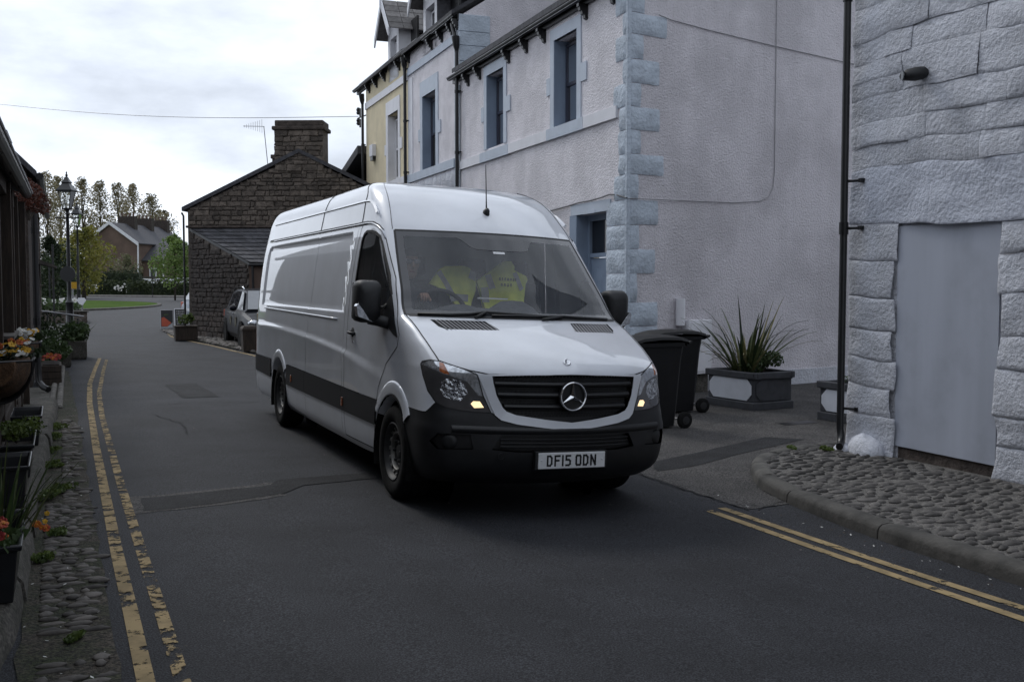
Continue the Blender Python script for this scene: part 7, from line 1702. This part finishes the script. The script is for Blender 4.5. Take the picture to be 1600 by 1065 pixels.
m = MB(); box_lt(m, -4.2, 1.1, 46.72, 47.2, .45, .50); m.build('coping', M['concrete'], bw)
m = MB(); box_lt(m, -4.2, 1.0, 47.2, 50, .3, .44); m.build('soil', M['soil'], bw)
bush('bed_planting', 'low green planting with white flowers in the stone flower bed', 'shrub', W(-.5, 48.4, .42), (1.6, 1.2, .35), 1300, .16, M['leaf_mid'], 80, 9, False)
flowers('white_flowers', 'white flowers along the front of the stone flower bed', [W(-1.0+rf.uniform(-.9, 1.6), 47.5+rf.uniform(0, 1), .85+rf.uniform(-.1, .15)) for _ in range(24)], ['petal_white'], .09, None, 22)
hr = thing('handrail', 'thin metal handrail sloping beside the lamp post', 'handrail', W(-.3, 38.6))
m = MB(); m.tube([W(-.95, 38.3, .78), W(.75, 38.9, .50)], .028, 6); m.build('rail', M['metal_grey'], hr)
for l in (-.4, .3, .55): m = MB(); m.tube([W(l, 38.5, 0), W(l, 38.5, .70-.165*(l+.95))], .03, 6); m.build('rail_post', M['black_paint'], hr)
def signpost(px, d, z, w_, h, shape, mt, label):
    P = Vector(((px-800)/1608*d, d, 0)); r = thing('road_sign', label, 'sign', P, world=False)
    m = MB(); m.tube([(0, .05, 0), (0, .05, z+h*.4)], .04, 8); m.build('pole', M['metal_grey'] if shape != 'post' else M['black_paint'], r)
    if shape != 'post':
        m = MB()
        if shape == 'disc': m.lathe([(w_/2, 0), (w_/2, .02)], 20, (0, 0, 0)); m.v = [(p[0], -p[2], z+p[1]) for p in m.v]
        elif shape == 'shield': m.prism([(-w_/2, h*.2), (0, -h/2), (w_/2, h*.2), (w_/3, h/2), (-w_/3, h/2)], lambda a, b, q: Vector((a, q, z+b)), -.02, 0)
        else: m.box((0, -.01, z), (w_, .02, h))
        m.build('sign_plate', mt, r)
signpost(114, 52, 1.55, .46, .34, 'box', M['petal_yellow'], 'small yellow sign on a pole near the flower bed'); signpost(128, 47.5, .78, .42, .42, 'shield', M['white_paint'], 'white shield-shaped sign low beside the flower bed')
signpost(78, 55, 2.6, .1, .1, 'post', None, 'slim dark post left of the near lamp post'); signpost(122, 60, 3.2, .1, .1, 'post', None, 'slim dark post right of the near lamp post'); signpost(239, 118, 4.0, .1, .1, 'post', None, 'slim black post in front of the brown house annex')
signpost(84, 42, 3.2, .1, .1, 'post', None, 'dark post standing by the left cottage')
# ------------------------------------------------------------------ roundabout, far road, hedge, houses
def ell(c, rx, ry, n=48): return [(c[0]+rx*math.cos(2*math.pi*k/n), c[1]+ry*math.sin(2*math.pi*k/n)) for k in range(n)]
sheet('roundabout', ell((-6, 84), 12.9, 20.3), .12, M['grass'], 'grassed roundabout island beyond the lane', 3)
E_o, E_i = ell((-6, 84), 13.1, 20.6), ell((-6, 84), 12.85, 20.2)
m = MB(); m.ring([[W(a[0], a[1], -.02), W(a[0], a[1], .11), W(b[0], b[1], .135), W(b[0], b[1], 0)] for a, b in zip(E_o+E_o[:1], E_i+E_i[:1])], cap=False); tag(m.build('roundabout_kerb', M['concrete']), 'pale kerb round the grass island', kind='structure')
m = MB(); P_ = [W(-60, 165, 0), W(2, 139, 0), W(14, 122.5, 0), W(60, 100, 0)]
m.ring([[p+Vector((0, 0, 0)), p+Vector((0, 0, .18)), p+Vector((0, 2.2, .2)), p+Vector((0, 2.2, 0))] for p in P_]); tag(m.build('far_pavement', mat('pavement_pale', (.17, .16, .15), .9, .2, 2)), 'pale pavement along the far side of the junction', kind='structure')
sheet('field', [(-300, 195), (-40, 160), (2, 146), (16, 130), (80, 108), (500, 200), (500, 900), (-500, 900)], .05, M['grass'], 'grass land beyond the junction', 60)
def XP(px, d, z=0.): return Vector(((px-800)/1608.44*d, d, z))      # ground point seen at that picture column, d metres ahead
def hedge(name, label, x0, x1, d, h, th, m_, seed, n=2200, kind=None):
    rr = random.Random(seed); root = thing(name, label, 'hedge', XP((x0+x1)/2, d)); A, B = XP(x0, d), XP(x1, d); mb = MB(); K = 14
    for k in range(K):
        c = A.lerp(B, (k+.5)/K)+Vector((0, 0, h*.5)); leaf_cloud(mb, c, ((B-A).length/K*.8, th, h*.5*rr.uniform(.9, 1.12)), n//K, .32, rr, .35)
    mb.build('foliage', M[m_], root); m = MB()
    for k in range(5): q = A.lerp(B, (k+.5)/5); m.tube([q, q+Vector((0, 0, h*.7))], .06, 5)
    m.build('stem', M['bark'], root); m = MB(); m.box((A+B)/2+Vector((0, 0, h*.42)), ((B-A).length*.98, th, h*.8)); m.build('core', M['leaf_dark'], root)
hedge('hedge', 'dark clipped hedge along the far road, left part', 120, 205, 131, 2.1, .8, 'leaf_hedge', 1); hedge('hedge', 'dark clipped hedge along the far road, right part in front of the parked cars', 200, 300, 129, 2.05, .8, 'leaf_hedge', 2)
wsh = [(146, 440, 1), (190, 455, 2)]
for k, (px, seed) in enumerate(((147, 5), (187, 6), (199, 7))):
    c = XP(px, 129.6, 1.0); flowers('hedge_blossom', ['white blossom in the left of the far hedge', 'white blossom in the middle of the far hedge', 'pale blossom beside the middle gap of the far hedge'][k], [c+Vector((rf.uniform(-.5, .5), rf.uniform(-.3, 0), rf.uniform(-.4, .7))) for _ in range(9)], ['petal_white'], .12, None, seed)
for k, (px, lab) in enumerate(((218, 'white parked car roof above the hedge, leftmost of three'), (250, 'white parked car above the hedge, middle of three'), (282, 'white parked car above the hedge, rightmost of three'))):
    car(XP(px, 139+k*1.5, .75 if k < 2 else .9), R(80+8*k), lab, M.get('white_car') or cpaint('white_car', (.7, .71, .72)), 'cars parked behind the hedge')
# brown house
BH = XP(175, 150); bhx = Vector((math.cos(R(-9)), math.sin(R(-9)), 0)); bhy = Vector((-bhx.y, bhx.x, 0))
def BP(a, z, dep=0.): return BH+bhx*a+bhy*dep+Vector((0, 0, z))
bh = thing('brown_house', 'brown rendered house end with white bargeboards across the junction', 'house', BH)
m = MB(); m.prism([(-4.1, 0), (4.1, 0), (4.1, 7.6), (0, 10.35), (-4.1, 7.6)], BP, 0, 16); m.build('wall', M['render_brown'], bh)
for s_ in (-1, 1):
    m = MB(); m.hexa([BP(s_*4.45, 7.32, -.25), BP(0, 10.38, -.25), BP(0, 10.38, 16.2), BP(s_*4.45, 7.32, 16.2), BP(s_*4.45, 7.45, -.25), BP(0, 10.52, -.25), BP(0, 10.52, 16.2), BP(s_*4.45, 7.45, 16.2)]); m.build('roof', M['slate'], bh)
    m = MB(); m.hexa([BP(s_*4.5, 7.0, -.34), BP(0, 10.15, -.34), BP(0, 10.15, -.26), BP(s_*4.5, 7.0, -.26), BP(s_*4.5, 7.5, -.34), BP(0, 10.62, -.34), BP(0, 10.62, -.26), BP(s_*4.5, 7.5, -.26)]); m.build('bargeboard', M['white_paint'], bh)
for d_ in (4.5, 9.5, 14.5):
    m = MB(); slab(m, BP, -1.3, 1.3, 9.3, 11.6, d_, d_+.9); c_ = m.build('chimney', M['stone_dark'], bh)
    for k in range(4): m = MB(); m.lathe([(.16, 0), (.13, .5), (.16, .55)], 8, BP(-.9+.6*k, 11.6, d_+.45)); m.build('chimney_pot', M['render_brown'], c_)
m = MB(); m.tube([BP(4.3, 7.4, -.05), BP(4.25, 1.0, -.05)], .12, 6); m.build('downpipe', M['white_paint'], bh)
m = MB(); slab(m, BP, 4.1, 7.3, 0, 4.9, 1.5, 7); m.build('annex_wall', M['render_brown'], bh)
m = MB(); m.hexa([BP(4.1, 4.85, 1.2), BP(7.5, 4.85, 1.2), BP(7.5, 7.3, 5), BP(4.1, 7.3, 5), BP(4.1, 5.0, 1.2), BP(7.5, 5.0, 1.2), BP(7.5, 7.45, 5), BP(4.1, 7.45, 5)]); m.build('annex_roof', M['slate'], bh)
m = MB()
for x0, x1, z0, z1 in ((5.2, 5.35, 2.3, 3.9), (6.15, 6.3, 2.3, 3.9), (5.35, 6.15, 2.3, 2.5), (5.35, 6.15, 3.7, 3.9)): slab(m, BP, x0, x1, z0, z1, 1.4, 1.52)
w_ = m.build('window', M['white_paint'], bh); m = MB(); slab(m, BP, 5.35, 6.15, 2.5, 3.7, 1.46, 1.5); m.build('pane', M['dark_glass'], w_)
m = MB(); m.tube([BP(7.35, 5, 1.45), BP(7.35, 0, 1.45)], .1, 6); m.build('annex_downpipe', M['white_paint'], bh)
wl = thing('garden_wall', 'long dark garden wall right of the brown house', 'wall', XP(260, 146)); A, B = XP(222, 147), XP(330, 143)
for k in range(12):
    m = MB(); a, b = A.lerp(B, k/12+.0008), A.lerp(B, (k+1)/12-.0008); m.hexa([a, b, b+Vector((0, .4, 0)), a+Vector((0, .4, 0)), a+Vector((0, 0, 2.4)), b+Vector((0, 0, 2.4)), b+Vector((0, .4, 2.4)), a+Vector((0, .4, 2.4))]); m.build('wall_panel', M['stone_dark'], wl)
m = MB(); m.hexa([A+Vector((0, -.1, 2.41)), B+Vector((0, -.1, 2.41)), B+Vector((0, .5, 2.41)), A+Vector((0, .5, 2.41)), A+Vector((0, -.1, 2.6)), B+Vector((0, -.1, 2.6)), B+Vector((0, .5, 2.6)), A+Vector((0, .5, 2.6))]); m.build('coping', M['concrete'], wl)
wc = thing('white_cottage', 'white cottage glimpsed behind the bright green tree', 'house', XP(268, 170)); C_ = XP(266, 170)
m = MB(); m.prism([(-3, 0), (6, 0), (6, 4.6), (1.5, 7.2), (-3, 4.6)], lambda a, b, d: C_+Vector((a, d, b)), 0, 8); m.build('wall', M['white_paint'], wc)
for s_, e in ((-1, -3.3), (1, 6.3)): m = MB(); m.hexa([C_+Vector(v) for v in ((e, -.2, 4.4), (1.5, -.2, 7.2), (1.5, 8.2, 7.2), (e, 8.2, 4.4), (e, -.2, 4.55), (1.5, -.2, 7.35), (1.5, 8.2, 7.35), (e, 8.2, 4.55))]); m.build('roof', M['slate_light'], wc)
# ------------------------------------------------------------------ trees
def tree(name, label, base, H_, crown, m_, seed, group=None, n=2600, size=.5, trunk=.25, ncl=26, zlo=.25, shell=.6, limbs=9):
    """crown: list of (height fraction, radius)"""
    rr = random.Random(seed); root = thing(name, label, 'tree', base, group=group); base = Vector(base); f = pchip(crown, 1)
    m = MB(); tops = []
    m.tube([base, base+Vector((rr.uniform(-.1, .1), 0, H_*.3)), base+Vector((rr.uniform(-.2, .2), 0, H_*.62)), base+Vector((rr.uniform(-.3, .3), 0, H_*.93))], [trunk, trunk*.75, trunk*.42, trunk*.08], 8)
    mb = MB()
    for k in range(ncl):
        zf = zlo+(1-zlo)*((k+rr.random())/ncl); rad = f(zf); a = rr.uniform(0, 6.283); q = rr.uniform(.25, .8)
        c = base+Vector((math.cos(a)*rad*q, math.sin(a)*rad*q, H_*zf)); cr_ = max(.3, rad*rr.uniform(.32, .58)); 
        leaf_cloud(mb, c, (cr_, cr_, cr_*rr.uniform(.8, 1.5)), int(n/ncl*rr.uniform(.6, 1.4)), size, rr, shell)
        if k % max(1, ncl//limbs) == 0:
            s0 = base+Vector((0, 0, H_*max(.12, zf-.22))); m.tube([s0, s0.lerp(c, .5)+Vector((0, 0, .1)), c], [trunk*.35, trunk*.22, trunk*.06], 5)
    m.build('trunk', M['bark'], root, smooth=True); mb.build('crown', M[m_], root); return root
pop = [(.1, .9), (.25, 1.9), (.45, 2.5), (.7, 2.5), (.88, 1.9), (1., .8)]
labs = ['leftmost tall thin-leaved poplar, behind the lamp posts', 'poplar second from the left, just right of the near lantern', 'slender poplar left of the brown house', 'poplar behind the brown house ridge, left one', 'poplar behind the brown house ridge, middle one', 'poplar behind the brown house ridge, right one', 'poplar over the annex of the brown house', 'rightmost and lowest of the tall poplars']
for k, (px, top, d, sc_) in enumerate(((78, 272, 190, 1.25), (98, 278, 200, 1.2), (132, 281, 195, 1.05), (160, 285, 200, 1.0), (188, 288, 205, 1.1), (212, 290, 198, 1.15), (238, 306, 192, 1.2), (258, 330, 200, 1.25))):
    H_ = 1.661+(442-top)/1608*d
    tree('poplar', labs[k], XP(px, d), H_, [(a, b*sc_*.95) for a, b in pop], 'leaf_poplar', 100+k, 'row of tall poplars behind the brown house', 4300, .40, .28, 130, .10, .75, 18)
tree('spreading_tree', 'broad yellow-green tree left of the brown house', XP(132, 112), 7.6, [(.2, 1.8), (.4, 3.0), (.65, 2.9), (.85, 1.9), (1, .5)], 'leaf_yellow', 120, None, 4600, .34, .25, 34, .22, .6)
tree('dark_tree', 'dark dense tree behind the near lamp post on the left', XP(84, 92), 5.6, [(.1, 1.6), (.4, 2.3), (.7, 1.8), (1, .4)], 'leaf_dark', 121, None, 3600, .3, .2, 30, .1, .6)
tree('bright_tree', 'fresh bright green tree beside the stone cottage', XP(274, 100), 6.1, [(.25, 1.3), (.45, 2.1), (.7, 1.9), (.9, 1.2), (1, .4)], 'leaf_green', 122, None, 3600, .27, .1, 24, .34, .6)
tree('willow_bush', 'grey-green loose bush in front of the brown house', XP(196, 138), 5.0, [(.05, 1.0), (.4, 2.4), (.75, 2.4), (1, .8)], 'leaf_willow', 123, None, 2600, .28, .12, 26, .12, .6)
hedge('evergreen_hedge', 'low black-green evergreen mass in front of the brown house', 118, 222, 136, 3.6, 1.2, 'leaf_dark', 3, 2600)
tree('ivy_tree', 'dark ivy covered bush beside the left cottage', XP(82, 62), 2.9, [(.1, 1.0), (.5, 1.3), (1, .4)], 'leaf_dark', 124, None, 1800, .2, .1, 20, .1, .6)
rr = random.Random(50); mb = MB()
for k in range(70):
    px = rr.uniform(-40, 420); c = XP(px, rr.uniform(290, 330), 0); h = rr.uniform(6, 10.5); leaf_cloud(mb, c+Vector((0, 0, h*.55)), (5, 4, h*.5), 130, 1.1, rr, .5)
tag(mb.build('distant_wood', M['leaf_hedge']), 'brown-green wooded rise behind the houses', kind='stuff')
# ------------------------------------------------------------------ every separate piece its own part
def split_loose(o):
    bm = bmesh.new(); bm.from_mesh(o.data); bm.verts.ensure_lookup_table(); seen = set(); isl = []
    for v in bm.verts:
        if v.index in seen: continue
        st_ = [v]; seen.add(v.index); g = []
        while st_:
            x = st_.pop(); g.append(x)
            for e in x.link_edges:
                y = e.other_vert(x)
                if y.index not in seen: seen.add(y.index); st_.append(y)
        isl.append(g)
    if len(isl) > 1:
        mats = list(o.data.materials); base = o.name.split('.')[0]; src = o.data
        for k, g in enumerate(isl):
            idx = {v.index: i for i, v in enumerate(g)}; fs = {f for v in g for f in v.link_faces}
            me = bpy.data.meshes.new(base); me.from_pydata([tuple(v.co) for v in g], [], [tuple(idx[v.index] for v in f.verts) for f in fs])
            for m in mats: me.materials.append(m)
            if src.polygons[0].use_smooth: me.polygons.foreach_set('use_smooth', [True]*len(me.polygons)); me.set_sharp_from_angle(angle=R(40))
            if k == 0: o.data = me
            else: c = o.copy(); c.data = me; COL.objects.link(c)
    bm.free()
for o in list(bpy.data.objects):
    if o.type == 'MESH' and o.name.split('.')[0] in ('reveal', 'jamb', 'jamb_block', 'window_sill', 'rub_strip', 'corner_bead', 'lintel', 'door_frame', 'wall_bracket', 'arch_liner', 'rim', 'base', 'foot_boulder'): split_loose(o)
